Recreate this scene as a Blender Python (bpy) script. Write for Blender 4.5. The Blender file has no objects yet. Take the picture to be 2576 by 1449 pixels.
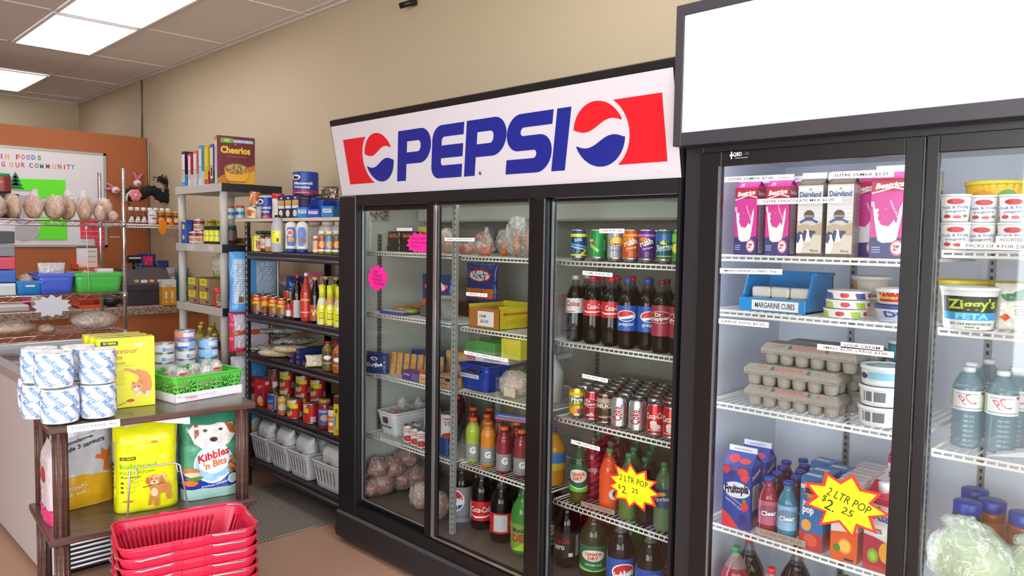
import bpy, bmesh, math, random
from mathutils import Vector, Matrix, noise
from mathutils.geometry import tessellate_polygon
SC = bpy.context.scene
COL = SC.collection
PI = math.pi
# ---------------------------------------------------------------- camera
CR = ((0.70640317, -0.70764457, 0.01528813), (-0.03405866, -0.05555724, -0.99787444), (0.70698979, 0.70438098, -0.06334724))
FP = 1905.83
CAMZ = 1.6
cd = bpy.data.cameras.new('camera'); cam = bpy.data.objects.new('camera', cd); COL.objects.link(cam)
cd.sensor_fit = 'HORIZONTAL'; cd.sensor_width = 36; cd.lens = FP / 2576 * 36; cd.clip_start = 0.05; cd.clip_end = 60
_m = Matrix(((CR[0][0], -CR[1][0], -CR[2][0], 0), (CR[0][1], -CR[1][1], -CR[2][1], 0), (CR[0][2], -CR[1][2], -CR[2][2], CAMZ), (0, 0, 0, 1)))
cam.matrix_world = _m
SC.camera = cam
# ---------------------------------------------------------------- exposure, world, daylight
SC.view_settings.view_transform = 'Standard'; SC.view_settings.look = 'None'
SC.view_settings.exposure = 0.22; SC.view_settings.gamma = 1.0; SC.view_settings.use_curve_mapping = False
try:
    SC.cycles.max_bounces = 8; SC.cycles.diffuse_bounces = 4; SC.cycles.glossy_bounces = 3
    SC.cycles.transmission_bounces = 4; SC.cycles.transparent_max_bounces = 24
    SC.cycles.caustics_reflective = False; SC.cycles.caustics_refractive = False
except Exception: pass
W = bpy.data.worlds.new('daylight'); SC.world = W; W.use_nodes = True
W.node_tree.nodes['Background'].inputs[0].default_value = (0.85, 0.93, 1.0, 1)
W.node_tree.nodes['Background'].inputs[1].default_value = 1.2
WALLX = 2.85; CEIL = 3.165; NEARY = -2.6; LEFTX = -3.6; FARY = 10.28
def area(name, loc, rot, sx, sy, power, color=(1, 1, 1), spread=PI):
    l = bpy.data.lights.new(name, 'AREA'); l.shape = 'RECTANGLE'; l.size = sx; l.size_y = sy; l.energy = power; l.color = color; l.spread = spread
    o = bpy.data.objects.new(name, l); COL.objects.link(o); o.location = loc; o.rotation_euler = rot; return o
# daylight coming in through the shop windows (wall behind and beside the camera)
area('daylight_near_window', (-0.4, NEARY - 0.12, 1.55), (math.radians(90), 0, 0), 5.4, 2.3, 210, (0.93, 0.97, 1.0))
area('daylight_side_window', (LEFTX - 0.12, -0.2, 1.55), (0, math.radians(-90), 0), 2.3, 3.6, 200, (0.93, 0.97, 1.0))
# ---------------------------------------------------------------- pixel helpers (2576 x 1449 frame)
def ray(x, y):
    a, b = (x - 1288) / FP, (y - 724.5) / FP
    return Vector([CR[0][i] * a + CR[1][i] * b + CR[2][i] for i in range(3)])
def onX(x, y, X): v = ray(x, y); t = X / v[0]; return Vector((X, t * v[1], CAMZ + t * v[2]))
def onY(x, y, Y): v = ray(x, y); t = Y / v[1]; return Vector((t * v[0], Y, CAMZ + t * v[2]))
def onZ(x, y, Z): v = ray(x, y); t = (Z - CAMZ) / v[2]; return Vector((t * v[0], t * v[1], Z))
def _solve(x, known, free):
    a = (x - 1288) / FP
    c = [CR[0][i] - a * CR[2][i] for i in range(3)]
    s = sum(c[i] * (known[i] - (CAMZ if i == 2 else 0)) for i in known)
    return -s / c[free]
def Yat(x, X, z): return _solve(x, {0: X, 2: z}, 1)      # where along the right wall a picture column falls
def Xat(x, Y, z): return _solve(x, {1: Y, 2: z}, 0)
def dep(P): return CR[2][0] * P[0] + CR[2][1] * P[1] + CR[2][2] * (P[2] - CAMZ)
# ---------------------------------------------------------------- materials
_M = {}
def lin(h):
    h = h.lstrip('#'); r = []
    if len(h) == 3: h = ''.join(c * 2 for c in h)
    for i in (0, 2, 4):
        c = int(h[i:i + 2], 16) / 255; r.append(c / 12.92 if c <= .04045 else ((c + .055) / 1.055) ** 2.4)
    return (*r, 1)
def C(h, rough=.5, metal=0, emit=0, bump=0, bscale=60, spec=.5, clear=0):
    """plain coloured material; clear = share of see-through plastic"""
    k = (h, rough, metal, emit, bump, bscale, spec, clear)
    if k in _M: return _M[k]
    m = bpy.data.materials.new('mat_' + h.lstrip('#')); m.use_nodes = True; nt = m.node_tree; b = nt.nodes['Principled BSDF']
    b.inputs['Base Color'].default_value = lin(h); b.inputs['Roughness'].default_value = rough; b.inputs['Metallic'].default_value = metal
    b.inputs['Specular IOR Level'].default_value = spec
    if emit: b.inputs['Emission Color'].default_value = lin(h); b.inputs['Emission Strength'].default_value = emit
    if bump:
        t = nt.nodes.new('ShaderNodeTexCoord'); n = nt.nodes.new('ShaderNodeTexNoise'); n.inputs['Scale'].default_value = bscale; n.inputs['Detail'].default_value = 3
        bp = nt.nodes.new('ShaderNodeBump'); bp.inputs['Strength'].default_value = bump; bp.inputs['Distance'].default_value = .01
        nt.links.new(t.outputs['Object'], n.inputs['Vector']); nt.links.new(n.outputs['Fac'], bp.inputs['Height']); nt.links.new(bp.outputs['Normal'], b.inputs['Normal'])
    if clear:
        tr = nt.nodes.new('ShaderNodeBsdfTransparent'); tr.inputs[0].default_value = (.97, .98, .98, 1); mx = nt.nodes.new('ShaderNodeMixShader'); out = nt.nodes['Material Output']
        mx.inputs[0].default_value = clear
        nt.links.new(b.outputs[0], mx.inputs[1]); nt.links.new(tr.outputs[0], mx.inputs[2]); nt.links.new(mx.outputs[0], out.inputs[0])
    _M[k] = m; return m
def glass(tint=(.93, .95, .94), k='g', refl=1.0):
    if k in _M: return _M[k]
    m = bpy.data.materials.new('clear_glass'); m.use_nodes = True; nt = m.node_tree; nt.nodes.clear()
    out = nt.nodes.new('ShaderNodeOutputMaterial'); tr = nt.nodes.new('ShaderNodeBsdfTransparent'); tr.inputs[0].default_value = (*tint, 1)
    gl = nt.nodes.new('ShaderNodeBsdfGlossy'); gl.inputs['Roughness'].default_value = .02
    lw = nt.nodes.new('ShaderNodeLayerWeight'); lw.inputs[0].default_value = .5; mx = nt.nodes.new('ShaderNodeMixShader')
    pw = nt.nodes.new('ShaderNodeMath'); pw.operation = 'POWER'; pw.inputs[1].default_value = 5; ma = nt.nodes.new('ShaderNodeMath'); ma.operation = 'MULTIPLY_ADD'; ma.inputs[1].default_value = .9; ma.inputs[2].default_value = .035 * refl
    nt.links.new(lw.outputs['Facing'], pw.inputs[0]); nt.links.new(pw.outputs[0], ma.inputs[0]); nt.links.new(ma.outputs[0], mx.inputs[0]); nt.links.new(tr.outputs[0], mx.inputs[1]); nt.links.new(gl.outputs[0], mx.inputs[2]); nt.links.new(mx.outputs[0], out.inputs[0])
    _M[k] = m; return m
def film(h='#ffffff', clear=.6, rough=.12, bump=1.0, bscale=35, k=None):
    """crinkled clear packaging film"""
    k = ('film', h, clear, rough, bump, bscale)
    if k in _M: return _M[k]
    m = C(h, rough, 0, 0, bump, bscale, .9, clear).copy(); nt = m.node_tree; mx = [n for n in nt.nodes if n.type == 'MIX_SHADER'][0]
    t = nt.nodes.new('ShaderNodeTexCoord'); n = nt.nodes.new('ShaderNodeTexNoise'); n.inputs['Scale'].default_value = 10; n.inputs['Detail'].default_value = 4; n.inputs['Distortion'].default_value = 2.5
    cr = nt.nodes.new('ShaderNodeValToRGB'); cr.color_ramp.elements[0].position = .47; cr.color_ramp.elements[0].color = (clear, clear, clear, 1); cr.color_ramp.elements[1].position = .535; cr.color_ramp.elements[1].color = (clear, clear, clear, 1)
    e = cr.color_ramp.elements.new(.5); c_ = max(.1, clear - .5); e.color = (c_, c_, c_, 1)  # milky streaks painted into the film in place of crinkle highlights
    nt.links.new(t.outputs['Object'], n.inputs['Vector']); nt.links.new(n.outputs['Fac'], cr.inputs[0]); nt.links.new(cr.outputs[0], mx.inputs[0]); _M[k] = m; return m
def noisecol(name, stops, scale, rough=.5, detail=4, bump=0, metal=0, coord='Object', stretch=(1, 1, 1)):
    if name in _M: return _M[name]
    m = bpy.data.materials.new(name); m.use_nodes = True; nt = m.node_tree; b = nt.nodes['Principled BSDF']; b.inputs['Roughness'].default_value = rough; b.inputs['Metallic'].default_value = metal
    t = nt.nodes.new('ShaderNodeTexCoord'); mp = nt.nodes.new('ShaderNodeMapping'); mp.inputs['Scale'].default_value = stretch
    n = nt.nodes.new('ShaderNodeTexNoise'); n.inputs['Scale'].default_value = scale; n.inputs['Detail'].default_value = detail
    cr = nt.nodes.new('ShaderNodeValToRGB'); e = cr.color_ramp.elements
    while len(e) < len(stops): e.new(.5)
    for i, (p, c) in enumerate(stops): e[i].position = p; e[i].color = lin(c)
    nt.links.new(t.outputs[coord], mp.inputs[0]); nt.links.new(mp.outputs[0], n.inputs['Vector']); nt.links.new(n.outputs['Fac'], cr.inputs[0]); nt.links.new(cr.outputs[0], b.inputs['Base Color'])
    if bump:
        bp = nt.nodes.new('ShaderNodeBump'); bp.inputs['Strength'].default_value = bump; bp.inputs['Distance'].default_value = .01
        nt.links.new(n.outputs['Fac'], bp.inputs['Height']); nt.links.new(bp.outputs['Normal'], b.inputs['Normal'])
    _M[name] = m; return m
# ---------------------------------------------------------------- mesh builder
class MB:
    def __init__(s): s.v = []; s.f = []; s.m = []; s.sm = []; s.mats = []; s.n = 0
    def mi(s, mat):
        if isinstance(mat, str): mat = C(mat)
        if mat not in s.mats: s.mats.append(mat)
        return s.mats.index(mat)
    def add(s, vs, fs, mat, smooth=False):
        o = len(s.v); s.v += [tuple(p) for p in vs]; i = s.mi(mat)
        for f in fs: s.f.append(tuple(o + k for k in f)); s.m.append(i); s.sm.append(smooth)
        return s
    def box(s, x0, y0, z0, x1, y1, z1, mat, bev=0):
        x0, x1 = min(x0, x1), max(x0, x1); y0, y1 = min(y0, y1), max(y0, y1); z0, z1 = min(z0, z1), max(z0, z1)
        if not bev:
            return s.add([(x0, y0, z0), (x1, y0, z0), (x1, y1, z0), (x0, y1, z0), (x0, y0, z1), (x1, y0, z1), (x1, y1, z1), (x0, y1, z1)],
                  [(0, 3, 2, 1), (4, 5, 6, 7), (0, 1, 5, 4), (1, 2, 6, 5), (2, 3, 7, 6), (3, 0, 4, 7)], mat)
        b = bev; vs = []; X = (x0, x1); Y = (y0, y1); Z = (z0, z1); idx = {}
        for i in (0, 1):
            for j in (0, 1):
                for k in (0, 1):
                    sx, sy, sz = 1 - 2 * i, 1 - 2 * j, 1 - 2 * k
                    for a, d in enumerate(((0, b, b), (b, 0, b), (b, b, 0))):
                        idx[i, j, k, a] = len(vs); vs.append((X[i] + sx * d[0], Y[j] + sy * d[1], Z[k] + sz * d[2]))
        fs = []
        for i in (0, 1):
            fs.append([idx[i, j, k, 0] for j, k in ((0, 0), (1, 0), (1, 1), (0, 1))]); fs.append([idx[j, i, k, 1] for j, k in ((0, 0), (1, 0), (1, 1), (0, 1))]); fs.append([idx[j, k, i, 2] for j, k in ((0, 0), (1, 0), (1, 1), (0, 1))])
            for j in (0, 1):
                fs.append([idx[i, j, 0, 0], idx[i, j, 1, 0], idx[i, j, 1, 1], idx[i, j, 0, 1]]); fs.append([idx[i, 0, j, 0], idx[i, 1, j, 0], idx[i, 1, j, 2], idx[i, 0, j, 2]]); fs.append([idx[0, i, j, 1], idx[1, i, j, 1], idx[1, i, j, 2], idx[0, i, j, 2]])
                for k in (0, 1): fs.append([idx[i, j, k, 0], idx[i, j, k, 1], idx[i, j, k, 2]])
        return s.add(vs, fs, mat)
    def lathe(s, prof, mat, n=20, c=(0, 0), smooth=True, caps=True, sq=0):
        vs = []; fs = []
        for r, z in prof:
            for i in range(n):
                a = 2 * PI * i / n; vs.append((c[0] + r * math.cos(a), c[1] + r * math.sin(a), z))
        for j in range(len(prof) - 1):
            for i in range(n): fs.append((j * n + i, j * n + (i + 1) % n, (j + 1) * n + (i + 1) % n, (j + 1) * n + i))
        s.add(vs, fs, mat, smooth)
        if caps:
            for j in (0, len(prof) - 1):
                if prof[j][0] > 1e-4: s.add(vs[j * n:(j + 1) * n], [tuple(range(n))], mat)
        return s
    def tube(s, pts, r, mat, n=6, close=False):
        P = [Vector(p) for p in pts]; rings = []; L = len(P)
        for i, p in enumerate(P):
            a = P[(i - 1) % L] if (close or i) else p; b = P[(i + 1) % L] if (close or i < L - 1) else p
            d = (b - a).normalized(); u = d.cross(Vector((0, 0, 1)))
            if u.length < .05: u = d.cross(Vector((0, 1, 0)))
            u.normalize(); w = d.cross(u)
            rr = r[i] if isinstance(r, (list, tuple)) else r
            rings.append([p + u * rr * math.cos(2 * PI * k / n) + w * rr * math.sin(2 * PI * k / n) for k in range(n)])
        vs = [q for R_ in rings for q in R_]; fs = []
        for j in range(L if close else L - 1):
            j2 = (j + 1) % L
            for k in range(n): fs.append((j * n + k, j * n + (k + 1) % n, j2 * n + (k + 1) % n, j2 * n + k))
        if not close: fs += [tuple(range(n)), tuple(range((L - 1) * n, L * n))]
        return s.add(vs, fs, mat, n > 4)
    def grid(s, fn, nu, nv, mat, smooth=True, skip=None, wrap=False):
        vs = [fn(i / nu, j / nv) for j in range(nv + 1) for i in range(nu + 1)]; fs = []
        for j in range(nv):
            for i in range(nu):
                if skip and skip(i, j): continue
                fs.append((j * (nu + 1) + i, j * (nu + 1) + i + 1, (j + 1) * (nu + 1) + i + 1, (j + 1) * (nu + 1) + i))
        return s.add(vs, fs, mat, smooth)
    def prism(s, pts, z0, z1, mat, fn=None, smooth=False):
        """2D outline extruded; fn maps (x, y, z) -> 3D"""
        fn = fn or (lambda x, y, z: (x, y, z)); n = len(pts)
        vs = [fn(x, y, z0) for x, y in pts] + [fn(x, y, z1) for x, y in pts]
        tri = tessellate_polygon([[Vector((x, y, 0)) for x, y in pts]])
        s.add(vs, [tuple(t) for t in tri] + [tuple(n + k for k in t) for t in tri], mat)
        return s.add(vs, [(i, (i + 1) % n, n + (i + 1) % n, n + i) for i in range(n)], mat, smooth)
    def blob(s, c, r, mat, amp=.1, freq=3, seed=0, n=20, flat=None, pw=1):
        o = Vector((seed * 7.3, seed * 3.1, seed * 1.7)); c = Vector(c)
        def fn(u, v):
            a = 2 * PI * u; b = PI * (v - .5); d = Vector((math.cos(a) * math.cos(b), math.sin(a) * math.cos(b), math.sin(b)))
            if pw != 1: d = Vector([math.copysign(abs(q) ** pw, q) for q in d])
            k = 1 + amp * noise.noise(d * freq + o)
            p = c + Vector((d.x * r[0], d.y * r[1], d.z * r[2])) * k
            if flat is not None and p.z < flat: p.z = flat
            return p
        return s.grid(fn, n, max(6, n // 2), mat)
    def mesh(s, name, doublesided=True):
        me = bpy.data.meshes.new(name); me.from_pydata(s.v, [], s.f)
        for m in s.mats: me.materials.append(m)
        me.polygons.foreach_set('material_index', s.m); me.polygons.foreach_set('use_smooth', s.sm)
        bm = bmesh.new(); bm.from_mesh(me); bmesh.ops.remove_doubles(bm, verts=bm.verts, dist=1e-6)
        bmesh.ops.recalc_face_normals(bm, faces=bm.faces); bm.to_mesh(me); bm.free(); me.update(); return me
# ---------------------------------------------------------------- 2D artwork on surfaces
_T = {}
def text2d(t, bold=0, shear=0):
    k = (t, bold, shear)
    if k in _T: return _T[k]
    cu = bpy.data.curves.new('lettering', 'FONT'); cu.body = t; cu.resolution_u = 2; cu.offset = bold; cu.shear = shear; cu.fill_mode = 'FRONT'; cu.align_x = 'CENTER'
    o = bpy.data.objects.new('lettering', cu); me = bpy.data.meshes.new_from_object(o)
    vs = [(v.co.x, v.co.y) for v in me.vertices]; fs = [tuple(p.vertices) for p in me.polygons]
    bpy.data.objects.remove(o); bpy.data.meshes.remove(me); bpy.data.curves.remove(cu)
    if vs:
        x0 = min(v[0] for v in vs); x1 = max(v[0] for v in vs); y0 = min(v[1] for v in vs); y1 = max(v[1] for v in vs)
        sx = max(x1 - x0, 1e-6); sy = max(y1 - y0, 1e-6); vs = [((x - x0) / sx - .5, (y - y0) / sy - .5) for x, y in vs]
    _T[k] = (vs, fs); return _T[k]
def shape2d(it):
    k = it[0]
    if k == 'r': _, x0, y0, x1, y1, c = it[:6]; return [(x0, y0), (x1, y0), (x1, y1), (x0, y1)], [(0, 1, 2, 3)], c
    if k == 'e':
        _, cx, cy, rx, ry, c = it[:6]; n = 20
        return [(cx + rx * math.cos(2 * PI * i / n), cy + ry * math.sin(2 * PI * i / n)) for i in range(n)], [tuple(range(n))], c
    if k == 'p':
        pts = it[1]; return list(pts), [tuple(t) for t in tessellate_polygon([[Vector((x, y, 0)) for x, y in pts]])], it[2]
    if k == 't':   # 't', text, cx, cy, w, h, col, rot, bold, shear
        _, t, cx, cy, w, h, c = it[:7]; rot = it[7] if len(it) > 7 else 0; bold = it[8] if len(it) > 8 else .02; sh = it[9] if len(it) > 9 else 0
        vs, fs = text2d(t, bold, sh); ca, sa = math.cos(rot), math.sin(rot); asp = it[10] if len(it) > 10 else 1
        return [(cx + (x * w * ca - y * h * sa), cy + (x * w * sa + y * h * ca)) for x, y in vs], fs, c
def art(mb, items, fn, du=0, dv=0, off=.0004, step=.00012, rough=.4):
    """items in (u,v) units of the surface; fn(u,v,offset) -> 3D"""
    for i, it in enumerate(items):
        vs, fs, c = shape2d(it)
        if not fs: continue
        if du or dv:
            bm = bmesh.new(); bv = [bm.verts.new((x, y, 0)) for x, y in vs]
            for f in fs:
                try: bm.faces.new([bv[k] for k in f])
                except ValueError: pass
            for ax, d in ((0, du), (1, dv)):
                if not d: continue
                a0 = min(v[ax] for v in vs); a1 = max(v[ax] for v in vs); k = math.ceil(a0 / d + 1e-6)
                while k * d < a1 - 1e-6:
                    co = [0, 0, 0]; no = [0, 0, 0]; co[ax] = k * d; no[ax] = 1
                    bmesh.ops.bisect_plane(bm, geom=bm.verts[:] + bm.edges[:] + bm.faces[:], plane_co=co, plane_no=no); k += 1
            bm.verts.index_update(); vs = [(v.co.x, v.co.y) for v in bm.verts]; fs = [tuple(v.index for v in f.verts) for f in bm.faces]; bm.free()
        m = C(c, rough) if isinstance(c, str) else c
        mb.add([fn(x, y, off + i * step) for x, y in vs], fs, m)
def flat(o, U, V, N):
    o, U, V, N = Vector(o), Vector(U), Vector(V), Vector(N)
    return lambda u, v, d: o + U * u + V * v + N * d
def front(w, d, z0, z1):      # front face (towards -Y) of a box centred on x=0
    return flat((-w / 2, -d / 2, z0), (w, 0, 0), (0, 0, z1 - z0), (0, -1, 0))
def side(w, d, z0, z1, sg=1): # right (+X) or left (-X) face
    return flat((sg * w / 2, -d / 2 if sg > 0 else d / 2, z0), (0, d if sg > 0 else -d, 0), (0, 0, z1 - z0), (sg, 0, 0))
def top(w, d, z): return flat((-w / 2, -d / 2, z), (w, 0, 0), (0, d, 0), (0, 0, 1))
def cyl(r, z0, z1, span=PI, mid=-PI / 2):   # u 0..1 over `span` radians centred on the front
    def fn(u, v, o): a = mid + (u - .5) * span; R_ = r + o; return Vector((R_ * math.cos(a), R_ * math.sin(a), z0 + (z1 - z0) * v))
    return fn
def rpoly(pts, seg=6):
    """polygon with rounded corners: pts = (x, y, radius)"""
    out = []; n = len(pts)
    for i in range(n):
        x, y, r = pts[i]; p = Vector((x, y)); a = Vector(pts[i - 1][:2]) - p; b = Vector(pts[(i + 1) % n][:2]) - p
        if r <= 0: out.append((x, y)); continue
        la, lb = a.length, b.length; a.normalize(); b.normalize(); ang = a.angle(b) / 2; t = min(r / math.tan(ang), la * .499, lb * .499)
        p0 = p + a * t; p1 = p + b * t
        for k in range(seg + 1):
            q = k / seg; s_ = (1 - q) ** 2, 2 * q * (1 - q), q * q
            # blend of quadratic towards circular
            w = 1 / max(.35, math.sin(ang)) * .0 + math.sin(ang); den = s_[0] + s_[1] * w + s_[2]
            out.append(tuple((p0 * s_[0] + p * (s_[1] * w) + p1 * s_[2]) / den))
    return out
def burst(cx, cy, rx, ry, n=14, depth=.22, seed=1):
    rnd = random.Random(seed); pts = []
    for i in range(2 * n):
        a = PI * i / n + rnd.uniform(-.05, .05); k = 1 - (depth if i % 2 else 0) + rnd.uniform(-.05, .05)
        pts.append((cx + rx * k * math.cos(a), cy + ry * k * math.sin(a)))
    return pts
# ---------------------------------------------------------------- things, parts, copies
def thing(name, label, cat, loc=(0, 0, 0), rz=0, group=None):
    o = bpy.data.objects.new(name, None); o.empty_display_size = .05; COL.objects.link(o); o.location = loc; o.rotation_euler = (0, 0, rz)
    o['label'] = label; o['category'] = cat
    if group: o['group'] = group
    return o
def part(name, mb, parent, label=None, mod=None):
    me = mb.mesh(name) if isinstance(mb, MB) else mb
    o = bpy.data.objects.new(name, me); COL.objects.link(o); o.parent = parent
    if label: o['label'] = label
    if mod: mod(o)
    return o
def solid(t):
    def f(o): m = o.modifiers.new('thickness', 'SOLIDIFY'); m.thickness = t; m.offset = 0
    return f
def single(name, mb, label, cat, loc=(0, 0, 0), rz=0, group=None, mod=None):
    o = part(name, mb, None, label, mod); o['category'] = cat; o.location = loc; o.rotation_euler = (0, 0, rz)
    if group: o['group'] = group
    return o
def struct(name, mb):
    o = part(name, mb, None); o['kind'] = 'structure'; return o
# a template is (kind_name, [(part_name, mesh, mod, [(sub_name, mesh, mod)])])
def tpl(kind, *parts): 
    return (kind, [(p[0], p[1].mesh(p[0]), p[2] if len(p) > 2 else None, [(q[0], q[1].mesh(q[0]), q[2] if len(q) > 2 else None) for q in (p[3] if len(p) > 3 else [])]) for p in parts])
def put(T, label, cat, loc, rz=0, group=None, sc=1, rot=None, name=None):
    kind, parts = T; kind = name or kind
    if len(parts) == 1 and not parts[0][3]:
        o = part(kind, parts[0][1], None, None, parts[0][2]); o['label'] = label; o['category'] = cat
        if group: o['group'] = group
    else:
        o = thing(kind, label, cat, group=group)
        for n, me, md, subs in parts:
            c = part(n, me, o, None, md)
            for sn, sme, smd in subs: part(sn, sme, c, None, smd)
    o.location = loc; o.rotation_euler = rot or (0, 0, rz)
    if sc != 1: o.scale = (sc, sc, sc) if isinstance(sc, (int, float)) else sc
    return o
FACE = -PI / 2     # things on the right wall look into the aisle
# ================================================================ ROOM
m_floor = noisecol('floor_vinyl', [(.3, 'a07a62'), (.5, 'b8917a'), (.62, 'c9a58c'), (.75, 'a8826c')], 260, .45, 2)
m_wall = C('beae92', .75, bump=.05, bscale=150)
m_tile = noisecol('ceiling_tile', [(.35, 'd2cdc9'), (.5, 'dfdbd8'), (.7, 'e4e1de')], 300, .9, 3)
m_orange = C('ac6234', .6, bump=.05, bscale=120)
m_white = C('e9e7e6', .5)
m_black = C('121216', .4)
m_blk2 = C('0d0d10', .35)
m_alu = C('c4c7cc', .3, .9)
m_chrome = C('d8d6dc', .12, 1)
struct('floor', MB().box(LEFTX, NEARY, -.08, WALLX, FARY, 0, m_floor))
struct('wall_right', MB().box(WALLX, NEARY, 0, WALLX + .1, FARY, CEIL + .05, m_wall))
struct('wall_far', MB().box(LEFTX, FARY, 0, WALLX, FARY + .1, CEIL + .05, m_wall))
def wall_with_hole(name, ax, pos, a0, a1, h0, h1, z0, z1):
    mb = MB()
    def bx(p0, p1, q0, q1):
        if ax == 'y': mb.box(p0, pos - .1, q0, p1, pos, q1, m_wall)
        else: mb.box(pos - .1, p0, q0, pos, p1, q1, m_wall)
    bx(a0, h0, 0, CEIL); bx(h1, a1, 0, CEIL); bx(h0, h1, 0, z0); bx(h0, h1, z1, CEIL); struct(name, mb)
wall_with_hole('wall_near', 'y', NEARY, LEFTX, WALLX, -3.1, 2.3, .4, 2.7)
wall_with_hole('wall_left', 'x', LEFTX, NEARY, FARY, -2.0, 1.6, .4, 2.7)
wf = MB(); gp = MB()
for k in range(4): x = -3.1 + k * 1.8; wf.box(x - .03, NEARY - .07, .4, x + .03, NEARY - .02, 2.7, m_alu)
wf.box(-3.1, NEARY - .07, .4, 2.3, NEARY - .02, .46, m_alu).box(-3.1, NEARY - .07, 2.64, 2.3, NEARY - .02, 2.7, m_alu); struct('window_1', wf)
wf = MB()
for k in range(3): y = -2.0 + k * 1.8; wf.box(LEFTX - .07, y - .03, .4, LEFTX - .02, y + .03, 2.7, m_alu)
wf.box(LEFTX - .07, -2, .4, LEFTX - .02, 1.6, .46, m_alu).box(LEFTX - .07, -2, 2.64, LEFTX - .02, 1.6, 2.7, m_alu); struct('window_2', wf)
struct('ceiling', MB().box(LEFTX, NEARY, CEIL, WALLX, FARY, CEIL + .06, m_tile))
TX = [2.78 - .6175 * i for i in range(11)]; TY = [-2.59 + 1.248 * i for i in range(11)]
tb = MB(); m_tb = C('d9d2cc', .5)
for x in TX: tb.box(x - .012, NEARY, CEIL - .006, x + .012, FARY, CEIL, m_tb)
for y in TY: tb.box(LEFTX, y - .012, CEIL - .0065, WALLX, y + .012, CEIL, m_tb)
tb.box(WALLX - .03, NEARY, CEIL - .012, WALLX, FARY, CEIL, m_tb).box(LEFTX, FARY - .03, CEIL - .012, WALLX, FARY, CEIL, m_tb)
struct('trim_1', tb)
# lay-in fluorescent lights
m_diff = C('fdfbff', .4, emit=5.5)
fr = MB(); w, l = .585, 1.2
for s in (-1, 1): fr.box(s * w / 2, -l / 2, -.012, s * (w / 2 - .02), l / 2, 0, m_white); fr.box(-w / 2, s * l / 2, -.012, w / 2, s * (l / 2 - .02), 0, m_white)
df = MB().box(-w / 2 + .02, -l / 2 + .02, -.006, w / 2 - .02, l / 2 - .02, -.002, m_diff)
T_light = tpl('ceiling_light', ('frame', fr), ('diffuser', df))
def lamp(i, j, lab): put(T_light, lab, 'ceiling light', ((TX[i] + TX[i + 1]) / 2, (TY[j] + TY[j + 1]) / 2, CEIL - .007), group='fluorescent panels in the tiled ceiling')
lamp(1, 6, 'large lit fluorescent ceiling panel cut off by the top edge of the photo')
lamp(1, 7, 'lit fluorescent ceiling panel behind the one at the top edge')
lamp(1, 9, 'farthest lit fluorescent ceiling panel, at the left edge near the back wall')
for i, j in ((1, 3), (1, 1), (5, 2), (5, 4), (5, 6), (5, 8)): lamp(i, j, 'lit fluorescent ceiling panel further along the shop ceiling')
# tall orange partition behind the till
PY = 8.03
struct('wall_counter', MB().box(LEFTX, PY, 0, WALLX, PY + .09, 2.563, m_orange))
# white pipe in the corner where the partition meets the tan wall
pb = onX(372, 348, WALLX)
single('conduit', MB().tube([(WALLX - .012, 8.16, CEIL), (WALLX - .012, 8.16, 2.57), (WALLX - .012, 8.01, 2.54), (WALLX - .012, 8.005, 1.02)], .011, C('d8cfc0')), 'thin white cable conduit running down the tan wall beside the orange partition', 'conduit')
sc_ = onX(1020, 8, 2.78)
t = thing('security_camera', 'small black security camera on the tan wall at the top edge', 'camera', (WALLX, sc_.y, sc_.z))
part('mount', MB().box(-.02, -.02, .0, 0, .02, .05, m_black).tube([(-.01, 0, .02), (-.05, -.02, 0)], .008, m_black), t)
part('camera_body', MB().tube([(-.03, -.04, .01), (-.09, .03, -.015)], .017, m_black, 10), t)
# entrance mat
def mat_weave():
    m = bpy.data.materials.new('ribbed_mat'); m.use_nodes = True; nt = m.node_tree; b = nt.nodes['Principled BSDF']; b.inputs['Roughness'].default_value = .9
    t = nt.nodes.new('ShaderNodeTexCoord'); ch = nt.nodes.new('ShaderNodeTexChecker'); ch.inputs['Scale'].default_value = 4.2
    ws = []
    for d in 'XY':
        w = nt.nodes.new('ShaderNodeTexWave'); w.bands_direction = d; w.inputs['Scale'].default_value = 16; w.inputs['Distortion'].default_value = .8; w.inputs['Detail'].default_value = 2; nt.links.new(t.outputs['Object'], w.inputs['Vector']); ws.append(w)
    mx = nt.nodes.new('ShaderNodeMix'); mx.data_type = 'FLOAT'; nt.links.new(t.outputs['Object'], ch.inputs['Vector']); nt.links.new(ch.outputs['Fac'], mx.inputs[0]); nt.links.new(ws[0].outputs['Fac'], mx.inputs[2]); nt.links.new(ws[1].outputs['Fac'], mx.inputs[3])
    cr = nt.nodes.new('ShaderNodeValToRGB'); cr.color_ramp.elements[0].color = lin('5f564f'); cr.color_ramp.elements[1].color = lin('9a9086'); nt.links.new(mx.outputs[0], cr.inputs[0]); nt.links.new(cr.outputs[0], b.inputs['Base Color']); return m
single('floor_mat', MB().box(1.35, 3.64, .001, 2.36, 4.46, .008, mat_weave(), .003), 'grey-brown ribbed entrance mat on the speckled floor beside the black shelving', 'mat')
# ================================================================ SERVICE COUNTER
m_gran = noisecol('granite_top', [(.3, '5e5048'), (.45, '8d7768'), (.6, 'b59c8b'), (.75, '75645a')], 45, .25, 5)
t = thing('service_counter', 'orange-fronted service counter with a speckled granite-look top', 'counter', (0, 6.62, 0))
part('base', MB().box(-2.5, .03, 0, WALLX - .004, .65, .925, m_orange), t)
part('countertop', MB().box(-2.5, 0, .925, WALLX - .004, .72, 1.0, m_gran, .008), t)
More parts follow.
